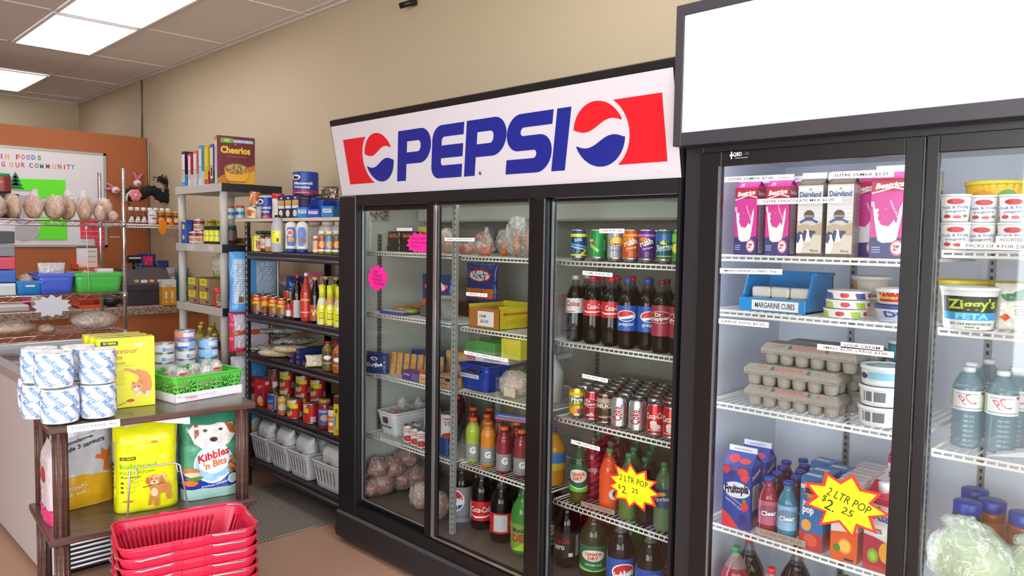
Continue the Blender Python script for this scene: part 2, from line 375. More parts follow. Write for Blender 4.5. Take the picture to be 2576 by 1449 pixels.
# ================================================================ WIRE SHELF HELPER
m_wire = C('eceae6', .35); m_wireg = C('c9c9c4', .35)
def wire_shelf(L, D, n, m=m_wire, r=.0028, lip=.018):
    """local: x along the front edge 0..L, y from front (0) to back D, top at z=0"""
    mb = MB(); rr = r * 1.25
    mb.tube([(0, 0, -rr), (L, 0, -rr)], rr, m); mb.tube([(0, -.003, -lip), (L, -.003, -lip)], rr, m); mb.tube([(0, D, -rr), (L, D, -rr)], rr, m)
    for x in (0.0, L): mb.tube([(x, 0, -rr), (x, D, -rr)], rr, m)
    for k in range(n + 1):
        x = L * k / n; mb.tube([(x, -.003, -lip), (x, 0, -.002), (x, D, -.002)], r * .72, m, 4)
    mb.tube([(0, D / 2, -r * 2), (L, D / 2, -r * 2)], r, m)
    return mb
# ================================================================ COOLER WITH THE LARGE RED AND BLUE SIGN
GX = 2.17
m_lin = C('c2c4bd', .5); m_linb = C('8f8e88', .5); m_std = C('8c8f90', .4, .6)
A = thing('display_cooler', 'three-door black glass-front drinks cooler under the long red, white and blue sign', 'cooler', (GX, 1.372, 0))
def rel(mb): return mb
def wbox(mb, x0, y0, z0, x1, y1, z1, m, o, b=0): return mb.box(x0 - o[0], y0 - o[1], z0, x1 - o[0], y1 - o[1], z1, m, b)
oA = (GX, 1.372)
b = MB()
wbox(b, 2.2, 1.374, .1, 2.83, 1.414, 1.81, m_black, oA); wbox(b, 2.2, 3.37, .1, 2.83, 3.412, 1.81, m_black, oA)
wbox(b, 2.8, 1.414, .1, 2.83, 3.37, 1.81, m_black, oA); wbox(b, 2.2, 1.414, 1.785, 2.8, 3.37, 1.81, m_black, oA); wbox(b, 2.2, 1.414, .1, 2.8, 3.37, .225, m_black, oA)
part('cabinet', b, A)
b = MB()
wbox(b, 2.15, 3.262, .165, 2.21, 3.412, 1.81, m_black, oA, .004); wbox(b, 2.158, 1.374, .165, 2.21, 1.384, 1.81, m_black, oA)
wbox(b, 2.155, 1.384, 1.763, 2.21, 3.262, 1.81, m_black, oA); wbox(b, 2.155, 1.384, .165, 2.21, 3.262, .222, m_black, oA)
wbox(b, 2.15, 1.972, .222, 2.215, 2.03, 1.763, m_blk2, oA, .004)
for z in (1.75, 1.72): b.lathe([(.003, 0), (.003, .001)], m_alu, 8, c=(-.021, 0))
part('front_frame', b, A)
b = MB(); pr = [(2.205, .012), (2.135, .03), (2.13, .06), (2.135, .155), (2.15, .165), (2.205, .165)]
b.prism([(x - GX, z) for x, z in pr], 1.374 - oA[1], 3.418 - oA[1], C('242326', .45), fn=lambda x, y, z: (x, z, y)); part('kick_plate', b, A)
b = MB()
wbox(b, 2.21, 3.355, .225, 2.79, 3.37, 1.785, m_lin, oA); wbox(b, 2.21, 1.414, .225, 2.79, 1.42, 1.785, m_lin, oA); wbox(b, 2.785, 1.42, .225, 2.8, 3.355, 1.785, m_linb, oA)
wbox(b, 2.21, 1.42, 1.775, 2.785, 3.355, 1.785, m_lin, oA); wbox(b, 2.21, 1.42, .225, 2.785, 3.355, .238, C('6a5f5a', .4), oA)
part('liner', b, A)
# evaporator housing across the ceiling of the inside
part('evaporator_cover', wbox(MB(), 2.6, 1.43, 1.69, 2.785, 3.34, 1.775, C('b9bab4', .4), oA, .01), A)
for y in (2.6, 2.02):
    b = MB(); wbox(b, 2.232, y - .013, .238, 2.256, y + .013, 1.775, C('8f918e', .4), oA, .003)
    for k in range(60): wbox(b, 2.2310, y - .012, .26 + k * .025, 2.2320, y - .008, .27 + k * .025, m_black, oA)
    part('divider_post', b, A)
for x in (2.36, 2.7):
    b = MB(); wbox(b, x - .012, 3.348, .57, x + .012, 3.355, 1.62, m_std, oA)
    for k in range(52): wbox(b, x - .004, 3.3474, .58 + k * .02, x + .004, 3.3482, .59 + k * .02, m_black, oA)
    part('shelf_standard', b, A)
for y in (2.2, 2.9, 1.6):
    b = MB(); wbox(b, 2.779, y - .01, .4, 2.785, y + .01, 1.66, m_std, oA)
    for k in range(60): wbox(b, 2.778, y - .004, .42 + k * .02, 2.779, y + .004, .43 + k * .02, m_black, oA)
    part('shelf_standard', b, A)
SH = {'L': (2.625, 3.345, (1.529, 1.211, .896, .568)), 'M': (2.03, 2.585, (1.524, 1.203, .912, .572)), 'R': (1.43, 2.005, (1.522, 1.2, .893, .552))}
SHX = 2.272
for k, (y0, y1, zs) in SH.items():
    for z in zs:
        o = part('wire_shelf', wire_shelf(y1 - y0, .45, int((y1 - y0) / .022)), A); o.location = (SHX - GX, y1 - oA[1], z); o.rotation_euler = (0, 0, FACE)
b = MB(); b.tube([(2.25 - GX, 1.45 - oA[1], 1.766), (2.25 - GX, 3.33 - oA[1], 1.766)], .008, C('f4fff2', .4, emit=7), 8); part('light_tube', b, A)
def strip(parent, org, p0, p1, h, txt, X, name='price_label', bg='f6f5f7', fg='3a3236', frac=(.84, .5)):
    """printed price strip stuck to the glass between two picture points (its left and right ends)"""
    a = onX(*p0, X); c_ = onX(*p1, X); b = MB(); N = Vector((-1, 0, 0)); U = (c_ - a); V = N.cross(U).normalized() * h
    if V.z < 0: V = -V
    o = Vector((org[0], org[1], 0)); f = flat(a - o - V / 2, U, V, N)
    b.add([f(0, 0, .0003), f(1, 0, .0003), f(1, 1, .0003), f(0, 1, .0003), f(0, 0, .0009), f(1, 0, .0009), f(1, 1, .0009), f(0, 1, .0009)], [(0, 3, 2, 1), (4, 5, 6, 7), (0, 1, 5, 4), (1, 2, 6, 5), (2, 3, 7, 6), (3, 0, 4, 7)], C(bg, .4))
    if txt: art(b, [('t', txt, .5, .5, frac[0], frac[1], fg, 0, .012)], f, off=.0012)
    return part(name, b, parent)
def star(parent, org, c, w, h, X, col, edge, lines, n, seed, ink='2a2320', rot=0, depth=.24, name='starburst_sign', scl=.86):
    """card star taped to the glass, centred on picture point c, w x h metres"""
    a = onX(*c, X); o = Vector((org[0], org[1], 0)); f = flat(a - o, (0, -w, 0), (0, 0, h), (-1, 0, 0)); b = MB()
    p = burst(0, 0, .5, .5, n, depth, seed)
    b.prism(p, .0004, .001, C(edge, .5), fn=lambda x, y, z: f(x, y, z)); ca, sa = math.cos(rot), math.sin(rot)
    if col != edge: art(b, [('p', [(x * scl, y * scl) for x, y in p], col)], f, off=.0012)
    art(b, [('t', t, x * ca - y * sa, x * sa + y * ca, ww, hh, ink, rot, .0) for t, x, y, ww, hh in lines], f, off=.0018)
    return part(name, b, parent)
def door(parent, org, y0, y1, z0, z1, X, st=.02, bst=.02, alu_left=True, name='sliding_door', right=None, thick=.022, alu=.006):
    b = MB(); sr = right or st
    for a_, c_, e_, f_ in ((y1 - st, y1, z0, z1), (y0, y0 + sr, z0, z1), (y0 + sr, y1 - st, z1 - bst, z1), (y0 + sr, y1 - st, z0, z0 + bst)): wbox(b, X, a_, e_, X + thick, c_, f_, m_blk2, org, .002)
    if alu_left:
        wbox(b, X - .002, y1 - st - .001, z0 + bst, X + .006, y1 - st + alu, z1 - bst, m_alu, org)
        wbox(b, X - .002, y0 + sr, z0 + bst - .002, X + .006, y1 - st, z0 + bst + .004, m_alu, org); wbox(b, X - .001, y0 + sr, z1 - bst - .003, X + .006, y1 - st, z1 - bst + .001, C('6a6d70', .3, .8), org)
    d = part(name, b, parent)
    g = MB(); wbox(g, X + .008, y0 + sr * .6, z0 + bst * .6, X + .011, y1 - st * .6, z1 - bst * .6, glass(), org); part('glass_pane', g, d)
    return d
dL = door(A, oA, 2.655, 3.262, .223, 1.762, 2.187, .012, .026, right=.05)
dM = door(A, oA, 2.03, 2.705, .2225, 1.7625, 2.160, .066, .012, alu=.014, right=.035)
dR = door(A, oA, 1.386, 1.972, .222, 1.7615, 2.187, .012, .012, right=.01)
GL = 2.194; GM = 2.167
strip(dL, oA, (999, 577), (1037, 577), .013, 'BACON $3.75', GL)
strip(dM, oA, (1119, 602), (1194, 603), .0145, 'GARLIC SAUSAGE $3.50', GM)
strip(dM, oA, (1173, 739), (1226, 743), .0145, 'WIENERS  $2.50', GM)
strip(dM, oA, (1168, 886), (1278, 907), .0145, 'HONEY DILL DIPPING SAUCE $3.50', GM)
strip(dR, oA, (1508, 581), (1571, 581), .016, 'CAN POP .50¢', GL)
strip(dR, oA, (1466, 686), (1541, 692), .015, '710ML POP $1.00', GL)
strip(dR, oA, (1465, 945), (1529, 958), .015, 'CAN POP .50¢', GL)
strip(dR, oA, (1437, 1110), (1509, 1130), .0155, '710ML POP $1.00', GL)
star(dL, oA, (1055, 611), .2, .102, GL - .022, 'f5289a', 'f5289a', [('Burns Ham', -.02, .2, .5, .12), ('Assorted sized', -.02, .02, .56, .11), ('Pieces', -.15, -.16, .26, .1)], 13, 3, '8a1a5c', .0, .2)
star(dL, oA, (950, 699), .178, .135, GL, 'f5289a', 'f5289a', [('Brick', -.08, .22, .22, .11), ('CHEESE', .0, .08, .42, .11), ('AVAILABLE', 0, -.06, .5, .1), ('AT CASHIER', .1, -.2, .5, .1)], 13, 5, '8a1a5c', -.08, .18)
star(dR, oA, (1593, 1226), .245, .17, GL - .002, 'f4f01c', 'e23428', [('2 LTR POP', 0, .14, .5, .13), ('$', -.24, -.08, .05, .1), ('2.', -.14, -.11, .1, .16), ('25', .04, -.06, .11, .1)], 11, 7, '2a2420', -.04, .3)
b = MB(); a = onX(1692, 504, GL); art(b, [('t', 'C', -.024, 0, .011, .013, '4a4c58'), ('t', 'OLDSTREAM', .02, -.001, .07, .009, '4a4c58')], flat((a.x - GX, a.y - oA[1], a.z), (0, -1, 0), (0, 0, 1), (-1, 0, 0)), off=.001); part('maker_logo', b, dR)
# small photo sticker and label holders inside
a = onY(954, 541, 3.35); b = MB(); wbox(b, a.x - .06, 3.345, a.z - .03, a.x + .06, 3.3465, a.z + .03, noisecol('sticker_photo', [(.4, '5c5a58'), (.6, 'b8b4ae')], 60, .5), oA); part('photo_sticker', b, A)
# ---------------------------------------------------------------- its sign
S0 = Vector((GX, 3.42, 1.81)); SE = Vector((-.07, 0, .36)).normalized(); SNn = Vector((-.36, 0, -.07)).normalized()
b = MB()
b.prism([(2.172, 1.811), (2.098, 2.188), (2.115, 2.196), (2.36, 2.196), (2.36, 1.811)], 0, 2.047, m_black, fn=lambda x, y, z: (x - GX, z, y))
sb = part('sign_box', b, A)
b = MB(); f = lambda u, v, d: S0 - Vector((GX, oA[1], 0)) + Vector((0, -u, 0)) + SE * v + SNn * d
m_sgn = C('d0cdd5', .2, spec=.5)
b.add([f(.012, .004, .003), f(2.04, .004, .003), f(2.04, .356, .003), f(.012, .356, .003)], [(0, 1, 2, 3)], m_sgn)
BL, RD = C('1e2a8c', .2), C('d41f2b', .2)
SHR = .281
def sh(pts, r=8): return [(x + SHR * (y - .058), y) for x, y in rpoly(pts, r)]
def arc(cx, cy, r, a0, a1, n=24): return [(cx + r * math.cos(math.radians(a0 + (a1 - a0) * i / n)), cy + r * math.sin(math.radians(a0 + (a1 - a0) * i / n))) for i in range(n + 1)]
items = []
def ring_P(x0, x1, xc1):   # letter P as two polygons joined round its counter
    o_ = [(x0, .058, 0), (x0 + .068, .058, 0), (x0 + .068, .134, 0), (x1, .134, .078), (x1, .285, .078), (x0, .285, 0)]
    items.append(('p', sh(o_, 10), BL)); items.append(('p', sh([(x0 + .07, .186, 0), (xc1, .186, .02), (xc1, .234, .02), (x0 + .07, .234, 0)], 6), m_sgn))
ring_P(.499, .742, .668)
items.append(('p', sh([(.75, .058, .055), (.957, .058, 0), (.957, .113, 0), (.815, .113, .02), (.815, .144, 0), (.957, .144, 0), (.957, .198, 0), (.815, .198, 0), (.815, .234, .02), (.957, .234, 0), (.957, .284, 0), (.75, .284, .06)], 8), BL))
ring_P(.973, 1.215, 1.14)
items.append(('p', sh([(1.226, .054, 0), (1.466, .054, .07), (1.466, .197, .07), (1.293, .197, .015), (1.293, .229, .02), (1.456, .229, 0), (1.456, .281, 0), (1.217, .281, .075), (1.217, .141, .07), (1.387, .141, .015), (1.387, .11, .015), (1.226, .11, 0)], 10), BL))
items.append(('p', sh([(1.474, .054, 0), (1.542, .054, 0), (1.542, .281, 0), (1.474, .281, 0)]), BL))
def globe(cx, cy, r, s):   # red cap, blue bowl, white wave between
    wave = lambda x, k: (.020 * math.sin((x - cx) / r * 2.9) + k)
    def half(up):
        k = .018 if up else -.018; xs = [cx + r * (-.985 + 1.97 * i / 24) for i in range(25)]
        mid = [(x, cy + wave(x, k) - .0 + (.012 if up else -.008)) for x in xs]; mid = [(x, y) for x, y in mid if (x - cx) ** 2 + (y - cy) ** 2 < r * r]
        a0 = math.degrees(math.atan2(mid[-1][1] - cy, mid[-1][0] - cx)); a1 = math.degrees(math.atan2(mid[0][1] - cy, mid[0][0] - cx))
        if up: a1 %= 360
        else: a1 = a1 if a1 < 0 else a1 - 360
        return mid + arc(cx, cy, r, a0, a1, 30)
    items.append(('p', half(True), RD)); items.append(('p', half(False), BL))
def flag(cx, cy, r, x, sg):
    a = math.degrees(math.asin((.283 - cy) / r)); c_ = arc(cx, cy, r, a, -math.degrees(math.asin((cy - .06) / r)), 20)
    if sg < 0: c_ = [(2 * cx - p, q) for p, q in c_]
    items.append(('p', c_ + [(x, .06), (x, .283)], RD))
globe(1.716, .173, .115, 1); flag(1.716, .173, .134, 1.992, 1)
globe(.384, .178, .115, -1); flag(.384, .178, .134, .105, -1)
items.append(('t', '®', 1.077, .067, .016, .016, BL))
art(b, items, f, off=.0035, step=.0001)
part('sign_panel', b, sb, 'white sign panel with blue lettering between two globes')
# ================================================================ COOLER UNDER THE WHITE SIGN
B = thing('display_cooler', 'black glass-door fridge under the blank white sign, holding milk, eggs and juice', 'cooler', (GX, -.12, 0)); oB = (GX, -.12)
m_lin2 = C('d6dbe6', .45)
b = MB()
for y0, y1 in ((1.335, 1.368), (-.12, -.09)): wbox(b, 2.2, y0, .1, 2.83, y1, 1.97, m_black, oB)
wbox(b, 2.8, -.09, .1, 2.83, 1.335, 1.97, m_black, oB); wbox(b, 2.2, -.09, 1.9, 2.8, 1.335, 1.97, m_black, oB); wbox(b, 2.2, -.09, .02, 2.8, 1.335, .25, m_black, oB); part('cabinet', b, B)
b = MB(); wbox(b, 2.168, 1.3, .16, 2.2, 1.368, 1.91, C('26262b', .35), oB, .003); wbox(b, 2.168, -.12, 1.86, 2.2, 1.3, 1.91, C('26262b', .35), oB); wbox(b, 2.168, -.12, .16, 2.2, 1.3, .27, m_black, oB); wbox(b, 2.14, -.12, .01, 2.2, 1.368, .16, C('242326', .45), oB)
part('front_frame', b, B)
b = MB(); wbox(b, 2.23, 1.32, .25, 2.79, 1.335, 1.9, m_lin2, oB); wbox(b, 2.23, -.09, .25, 2.79, -.08, 1.9, m_lin2, oB); wbox(b, 2.79, -.09, .25, 2.8, 1.335, 1.9, m_lin2, oB); wbox(b, 2.23, -.09, 1.89, 2.79, 1.335, 1.9, m_lin2, oB); wbox(b, 2.23, -.09, .25, 2.79, 1.335, .262, m_lin2, oB); part('liner', b, B)
b = MB(); wbox(b, 2.205, .632, .27, 2.215, .672, 1.88, m_black, oB); part('centre_post', b, B)
for y in (1.05, .62, .3):
    b = MB(); wbox(b, 2.784, y - .01, .3, 2.79, y + .01, 1.8, m_std, oB)
    for k in range(60): wbox(b, 2.783, y - .004, .32 + k * .024, 2.784, y + .004, .332 + k * .024, m_black, oB)
    part('shelf_standard', b, B)
for x, y in ((2.25, .635),):
    b = MB(); wbox(b, x - .012, y - .008, .3, x + .012, y, 1.8, m_std, oB)
    for k in range(60): wbox(b, x - .004, y - .0085, .32 + k * .024, x + .004, y - .008, .332 + k * .024, m_black, oB)
    part('shelf_standard', b, B)
for y0, y1, zs in ((.655, 1.305, (1.564, 1.384, 1.078, .668)), (-.06, .615, (1.592, 1.385, 1.055, .66))):
    for z in zs:
        o = part('wire_shelf', wire_shelf(y1 - y0, .48, int((y1 - y0) / .0245), r=.0036), B); o.location = (2.242 - GX, y1 - oB[1], z); o.rotation_euler = (0, 0, FACE)
m_tube2 = C('eef2ff', .4, emit=13)
for y in (1.308, .655): b = MB(); b.tube([(2.222 - GX, y - oB[1], .32), (2.222 - GX, y - oB[1], 1.84)], .008, m_tube2, 8); part('light_tube', b, B)
b = MB(); b.tube([(2.222 - GX, -.02 - oB[1], 1.872), (2.222 - GX, 1.28 - oB[1], 1.872)], .008, m_tube2, 8); part('light_tube', b, B)
d1 = door(B, oB, .645, 1.3, .27, 1.885, 2.15, .073, .045, alu_left=False, name='hinged_door', right=.046)
d2 = door(B, oB, -.03, .64, .27, 1.885, 2.15, .03, .045, alu_left=False, name='hinged_door', right=.05)
b = MB(); wbox(b, 2.1485, 1.229, .315, 2.1505, 1.236, 1.84, C('8d9098', .3, .7), oB); wbox(b, 2.1485, .642, .3, 2.1505, .645, 1.88, C('5d6068', .3, .7), oB); part('edge_trim', b, d1)
QG = 2.157
a = onX(1859, 390, 2.149); b = MB(); b.add([(p[0], p[1], p[2]) for p in []], [], m_black)
art(b, [('r', -.034, -.012, .036, .012, '0c0c0e'), ('t', 'QBD', -.005, .002, .03, .014, 'e8e8ea', 0, .03), ('r', -.031, -.002, -.019, .003, 'e8e8ea'), ('r', -.027, -.011, -.023, .012, 'e8e8ea'), ('r', .02, .0, .034, .006, '5a4a3a'), ('r', -.012, -.01, .03, -.008, 'b0b0b4')], flat((2.149 - GX, a.y - oB[1], a.z), (0, -1, 0), (0, 0, 1), (-1, 0, 0))); part('maker_logo', b, d1)
for p0, p1, h, tx in (((1823, 452), (1957, 447), .0165, '1LITRE 2%MILK $2.00'), ((1905, 508), (2117, 502), .017, '1LITRE CHOCOLATE MILK $2.00'), ((2086, 442), (2249, 437), .0175, '2LITRE 2%MILK $3.25'), ((1811, 681), (1968, 684), .0165, 'MARGARINE CUBES .50¢'), ((1808, 807), (1934, 818), .0165, 'LARGE EGGS $3.25'), ((2115, 867), (2223, 877), .016, 'SOUR CREAM'), ((2056, 872), (2249, 893), .0165, 'SMALL $2.00  LARGE $3.00')):
    strip(d1, oB, p0, p1, h, tx, QG)
strip(d2, oB, (2416, 617), (2600, 622), .0165, 'PACKS OF 4 FOR 2.00', QG); strip(d2, oB, (2505, 602), (2640, 606), .0165, 'ASSORTED YOGURT', QG)
star(d1, oB, (2125, 1268), .25, .185, QG - .002, 'f4f01c', 'e23428', [('2 LTR POP', .02, .08, .5, .13), ('$', -.22, -.06, .05, .12), ('2.', -.12, -.12, .12, .17), ('25', .07, -.09, .13, .11)], 9, 12, '2a2420', -.32, .34)
b = MB(); p0, p1 = onX(1902, 1329, 2.236), onX(2027, 1372, 2.236); 
def shelf_tag(parent, org, p0, p1, h, X, txt, name='shelf_tag', bg='a89488'):
    return strip(parent, org, p0, p1, h, txt, X, name, bg, '7a6a62')
shelf_tag(B, oB, (1902, 1334), (2027, 1370), .022, 2.235, '2 LITRE POP $2.25')
shelf_tag(A, oA, (1462, 1266), (1546, 1290), .02, 2.262, '710ML POP $1.00')
shelf_tag(A, oA, (957, 1103), (1008, 1118), .016, 2.262, 'POTATOES .75', bg='d8d6d2')
# blank white lit sign above it
zt = onX(1700, 17, 2.095).z; z0 = 1.905; b = MB()
wbox(b, 2.10, -.12, z0, 2.36, 1.366, zt, C('2e2c32', .4), oB)
for y0, y1, a0, a1 in ((1.338, 1.368, z0, zt), (-.12, -.09, z0, zt), (-.09, 1.338, z0, z0 + .042), (-.09, 1.338, zt - .035, zt)): wbox(b, 2.09, y0, a0, 2.105, y1, a1, C('34323a', .4), oB, .002)
sb = part('sign_box', b, B)
b = MB(); wbox(b, 2.096, -.09, z0 + .042, 2.1, 1.338, zt - .035, C('f6f7f8', .35, emit=.62), oB); part('sign_panel', b, sb, 'blank white back-lit sign panel')
# ================================================================ KINDS OF GOODS (each built once, then copied)
def shade(h, k):
    h = h.lstrip('#'); return ''.join('%02x' % max(0, min(255, int(int(h[i:i + 2], 16) * k))) for i in (0, 2, 4))
m_tin = C('c8c9cc', .22, .95); m_tin2 = C('b0b1b5', .3, .9)
def fm(c, r=.4): return C(c, r)
# beverage can 66 x 122 mm
def can(col, items=(), band=None, h=.121, r=.0325, rough=.22, metal=.45):
    b = MB(); m = C(col, rough, metal)
    b.lathe([(r * .74, 0), (r * .8, .004), (r * .93, .01), (r, .017)], m_tin, 20, caps=True)
    b.lathe([(r, .017), (r, h - .016)], m, 20, caps=False); b.lathe([(r, h - .016), (r * .86, h - .004)], m, 20, caps=False)
    b.lathe([(r * .86, h - .004), (r * .87, h), (r * .81, h), (r * .79, h - .004), (0.0001, h - .004)], m_tin, 20, caps=False)
    art(b, items, cyl(r, .017, h - .016, PI), du=.07, rough=.25)
    tab = MB().box(-.008, -.012, h - .004, .008, .012, h - .002, m_tin, .0008)
    return tpl('beverage_can', ('can_body', b), ('pull_tab', tab))
def bottle(h, r, cap, liquid, lab=None, items=(), fill=.86, z=(.36, .66), cap_r=.014, waist=0, clear='2e2c2c', kind='soda_bottle', span=PI, ccl=.55, lrough=.35, neck=.62, rough=.06):
    """PET bottle: petal foot, body, shoulder, neck"""
    zs = [(r * .72, 0), (r * .9, .006), (r, .02), (r, h * .3), (r * (1 - waist), h * .34), (r * (1 - waist), h * neck * .98), (r * .99, h * (neck + .03)), (r * .9, h * (neck + .1)), (r * .68, h * (neck + .18)), (r * .42, h * (neck + .26)), (cap_r * .88, h * .93), (cap_r * .88, h * .955)]
    zf = h * fill; lo = [p for p in zs if p[1] <= zf]; hi = [p for p in zs if p[1] > zf]
    a, c_ = lo[-1], hi[0]; t = (zf - a[1]) / (c_[1] - a[1]); mid = (a[0] + (c_[0] - a[0]) * t, zf)
    b = MB(); b.lathe(lo + [mid], liquid if not isinstance(liquid, str) else C(liquid, rough, spec=.45), 20); b.lathe([mid] + hi, C(clear, .05, spec=.8, clear=ccl), 20, caps=False)
    for k in range(5):   # petals of the foot
        aa = 2 * PI * k / 5; b.blob((r * .62 * math.cos(aa), r * .62 * math.sin(aa), .014), (r * .36, r * .36, .0145), liquid if not isinstance(liquid, str) else C(liquid, rough, spec=.45), 0, 1, k, 8)
    P_ = [('bottle_body', b)]
    cb = MB().lathe([(cap_r, h * .945), (cap_r, h - .003), (cap_r - .002, h), (.0001, h)], C(cap, .35), 16); cb.lathe([(cap_r * 1.03, h * .94), (cap_r * 1.03, h * .95)], C(cap, .35), 16)
    P_.append(('cap', cb))
    if lab:
        l = MB(); rr = r * (1 - waist) + .0006; l.lathe([(rr, h * z[0]), (rr, h * z[1])], C(lab, lrough), 24, caps=False); art(l, items, cyl(rr, h * z[0], h * z[1], span), du=.07); P_.append(('label', l))
    return tpl(kind, *P_)
def tincan(col, items=(), h=.11, r=.037, kind='food_tin', lidm=None):
    b = MB(); b.lathe([(r * .97, 0), (r * 1.02, .001), (r * 1.02, .004), (r, .005)], m_tin2, 20); b.lathe([(r, .005), (r, h - .005)], C(col, .4), 20, caps=False)
    art(b, items, cyl(r, .005, h - .005, PI), du=.08)
    l = MB().lathe([(r, h - .005), (r * 1.02, h - .004), (r * 1.02, h), (r * .95, h), (r * .94, h - .004), (.0001, h - .004)], lidm or m_tin, 20, caps=False)
    return tpl(kind, ('tin_body', b), ('tin_lid', l))
def jar(col, lid, h=.12, r=.034, lab=None, items=(), z=(.15, .72), kind='jar', lidh=.018, lidr=.9, rough=.15):
    b = MB().lathe([(r * .85, 0), (r, .008), (r, h * .78), (r * .93, h * .86), (r * lidr * .94, h - lidh)], C(col, rough, spec=.6), 20)
    P_ = [('jar_body', b), ('lid', MB().lathe([(r * lidr, h - lidh), (r * lidr, h - .002), (r * lidr * .94, h), (.0001, h)], C(lid, .35), 20))]
    if lab: l = MB(); l.lathe([(r + .0005, h * z[0]), (r + .0005, h * z[1])], C(lab, .4), 20, caps=False); art(l, items, cyl(r + .0006, h * z[0], h * z[1], PI), du=.08); P_.append(('label', l))
    return tpl(kind, *P_)
def boxpack(w, d, h, col, items=(), sides=None, tops=(), kind='carton_box', sidecol=None, topcol=None, bev=.0015, rough=.35, left=None, du=0):
    b = MB(); b.box(-w / 2, -d / 2, 0, w / 2, d / 2, h, C(sidecol or col, rough), bev)
    art(b, [('r', 0, 0, 1, 1, col)] + list(items), front(w - .002, d, .001, h - .001), rough=rough)
    if sides is not None: art(b, sides, side(w, d - .002, .001, h - .001, 1), rough=rough); art(b, left if left is not None else sides, side(w, d - .002, .001, h - .001, -1), rough=rough)
    if topcol: art(b, [('r', 0, 0, 1, 1, topcol)], top(w - .002, d - .002, h), rough=rough)
    if tops: art(b, tops, top(w - .002, d - .002, h), off=.0006, rough=rough)
    return tpl(kind, (kind, b))
def tub(r0, r1, h, col, lid, items=(), z=(.1, .85), kind='plastic_tub', lidh=.008, bodym=None, lart=(), lidm=None, span=PI):
    """tapered round tub with a rimmed lid"""
    b = MB().lathe([(r0 * .95, 0), (r0, .003), (r1, h - lidh)], bodym or C(col, .35), 28)
    def f(u, v, o):
        a = -PI / 2 + (u - .5) * span; zz = h * (z[0] + (z[1] - z[0]) * v); R_ = r0 + (r1 - r0) * zz / h + o + .0003; return Vector((R_ * math.cos(a), R_ * math.sin(a), zz))
    art(b, items, f, du=.06)
    l = MB().lathe([(r1 * 1.02, h - lidh - .003), (r1 * 1.04, h - lidh), (r1 * 1.04, h), (r1 * .97, h), (r1 * .95, h - .003), (.0001, h - .003)], lidm or C(lid, .3), 28)
    if lart: art(l, lart, flat((-r1 * .9, -r1 * .9, h - .003), (2 * r1 * .9, 0, 0), (0, 2 * r1 * .9, 0), (0, 0, 1)))
    return tpl(kind, ('tub_body', b), ('lid', l))
def gable(w, h, col, items, topitems=(), ridge='f0f0f0', kind='milk_carton', sideitems=(), roofcol=None, sh=None, ridgetext=None, d=None):
    d = d or w; sh = sh or h * .8; b = MB(); b.box(-w / 2, -d / 2, 0, w / 2, d / 2, sh, C(col, .3), .002)
    rz = h - .018; yr = .002; m = C(roofcol or col, .3)
    b.add([(-w / 2, -d / 2, sh), (w / 2, -d / 2, sh), (w / 2, -yr, rz), (-w / 2, -yr, rz), (-w / 2, d / 2, sh), (w / 2, d / 2, sh), (w / 2, yr, rz), (-w / 2, yr, rz)], [(0, 1, 2, 3), (4, 7, 6, 5)], m)
    for s in (-1, 1): b.add([(s * w / 2, -d / 2, sh), (s * w / 2, d / 2, sh), (s * w * .36, 0, rz)], [(0, 1, 2)], m); b.add([(s * w / 2, -d / 2, sh), (s * w / 2, -yr, rz), (s * w * .36, 0, rz)], [(0, 1, 2)], m); b.add([(s * w / 2, d / 2, sh), (s * w / 2, yr, rz), (s * w * .36, 0, rz)], [(0, 1, 2)], m)
    art(b, items, front(w, d, 0, sh), off=.0005, rough=.3); art(b, sideitems, side(w, d, 0, sh, 1), off=.0005, rough=.3); art(b, sideitems, side(w, d, 0, sh, -1), off=.0005, rough=.3)
    n_ = Vector((0, -(rz - sh), d / 2 - yr)).normalized(); art(b, topitems, flat((-w / 2, -d / 2, sh), (w, 0, 0), (0, d / 2 - yr, rz - sh), n_), off=.0005, rough=.3)
    r = MB().box(-w / 2, -yr * 1.4, rz - .001, w / 2, yr * 1.4, h, C(ridge, .35)); 
    if ridgetext: art(r, [('t', ridgetext, .5, .5, .6, .3, '7a7a86')], flat((-w / 2, -yr * 1.4, rz), (w, 0, 0), (0, 0, .018), (0, -1, 0)))
    return tpl(kind, ('carton_body', b), ('gable_ridge', r))
def pillow_fn(w, h, d, amp=.0, seed=0, base=0, freq=9, crimp=.02, lean=0, stand=False):
    """front face (sg=-1) or back face (sg=1) of a filled bag"""
    o = Vector((seed * 5.1, seed * 2.3, 0))
    def fn(u, v, off=0, sg=-1):
        e = max(0, 1 - abs(2 * u - 1) ** (5 if stand else 2.6)); q = (min(1, v / .12) if not stand else min(1, .8 + v / .1)) * min(1, (1 - v) / .22); q = math.sin(min(1, max(0, q)) * PI / 2)
        k = (e ** .55) * q; nn = noise.noise(Vector((u * w * freq * 8, v * h * freq * 8, sg * 2.0)) + o)
        wd = w * (1 - (.03 if stand else .1) * q * (1 - abs(2 * v - 1)) + .012 * noise.noise(Vector((v * 6, sg, 0)) + o))
        y = sg * (d / 2 * k + .0004) + amp * nn * (.3 + k)
        return Vector(((u - .5) * wd, y + sg * off, base + v * h + .004 * nn * (0 if v < .02 else 1)))
    return fn
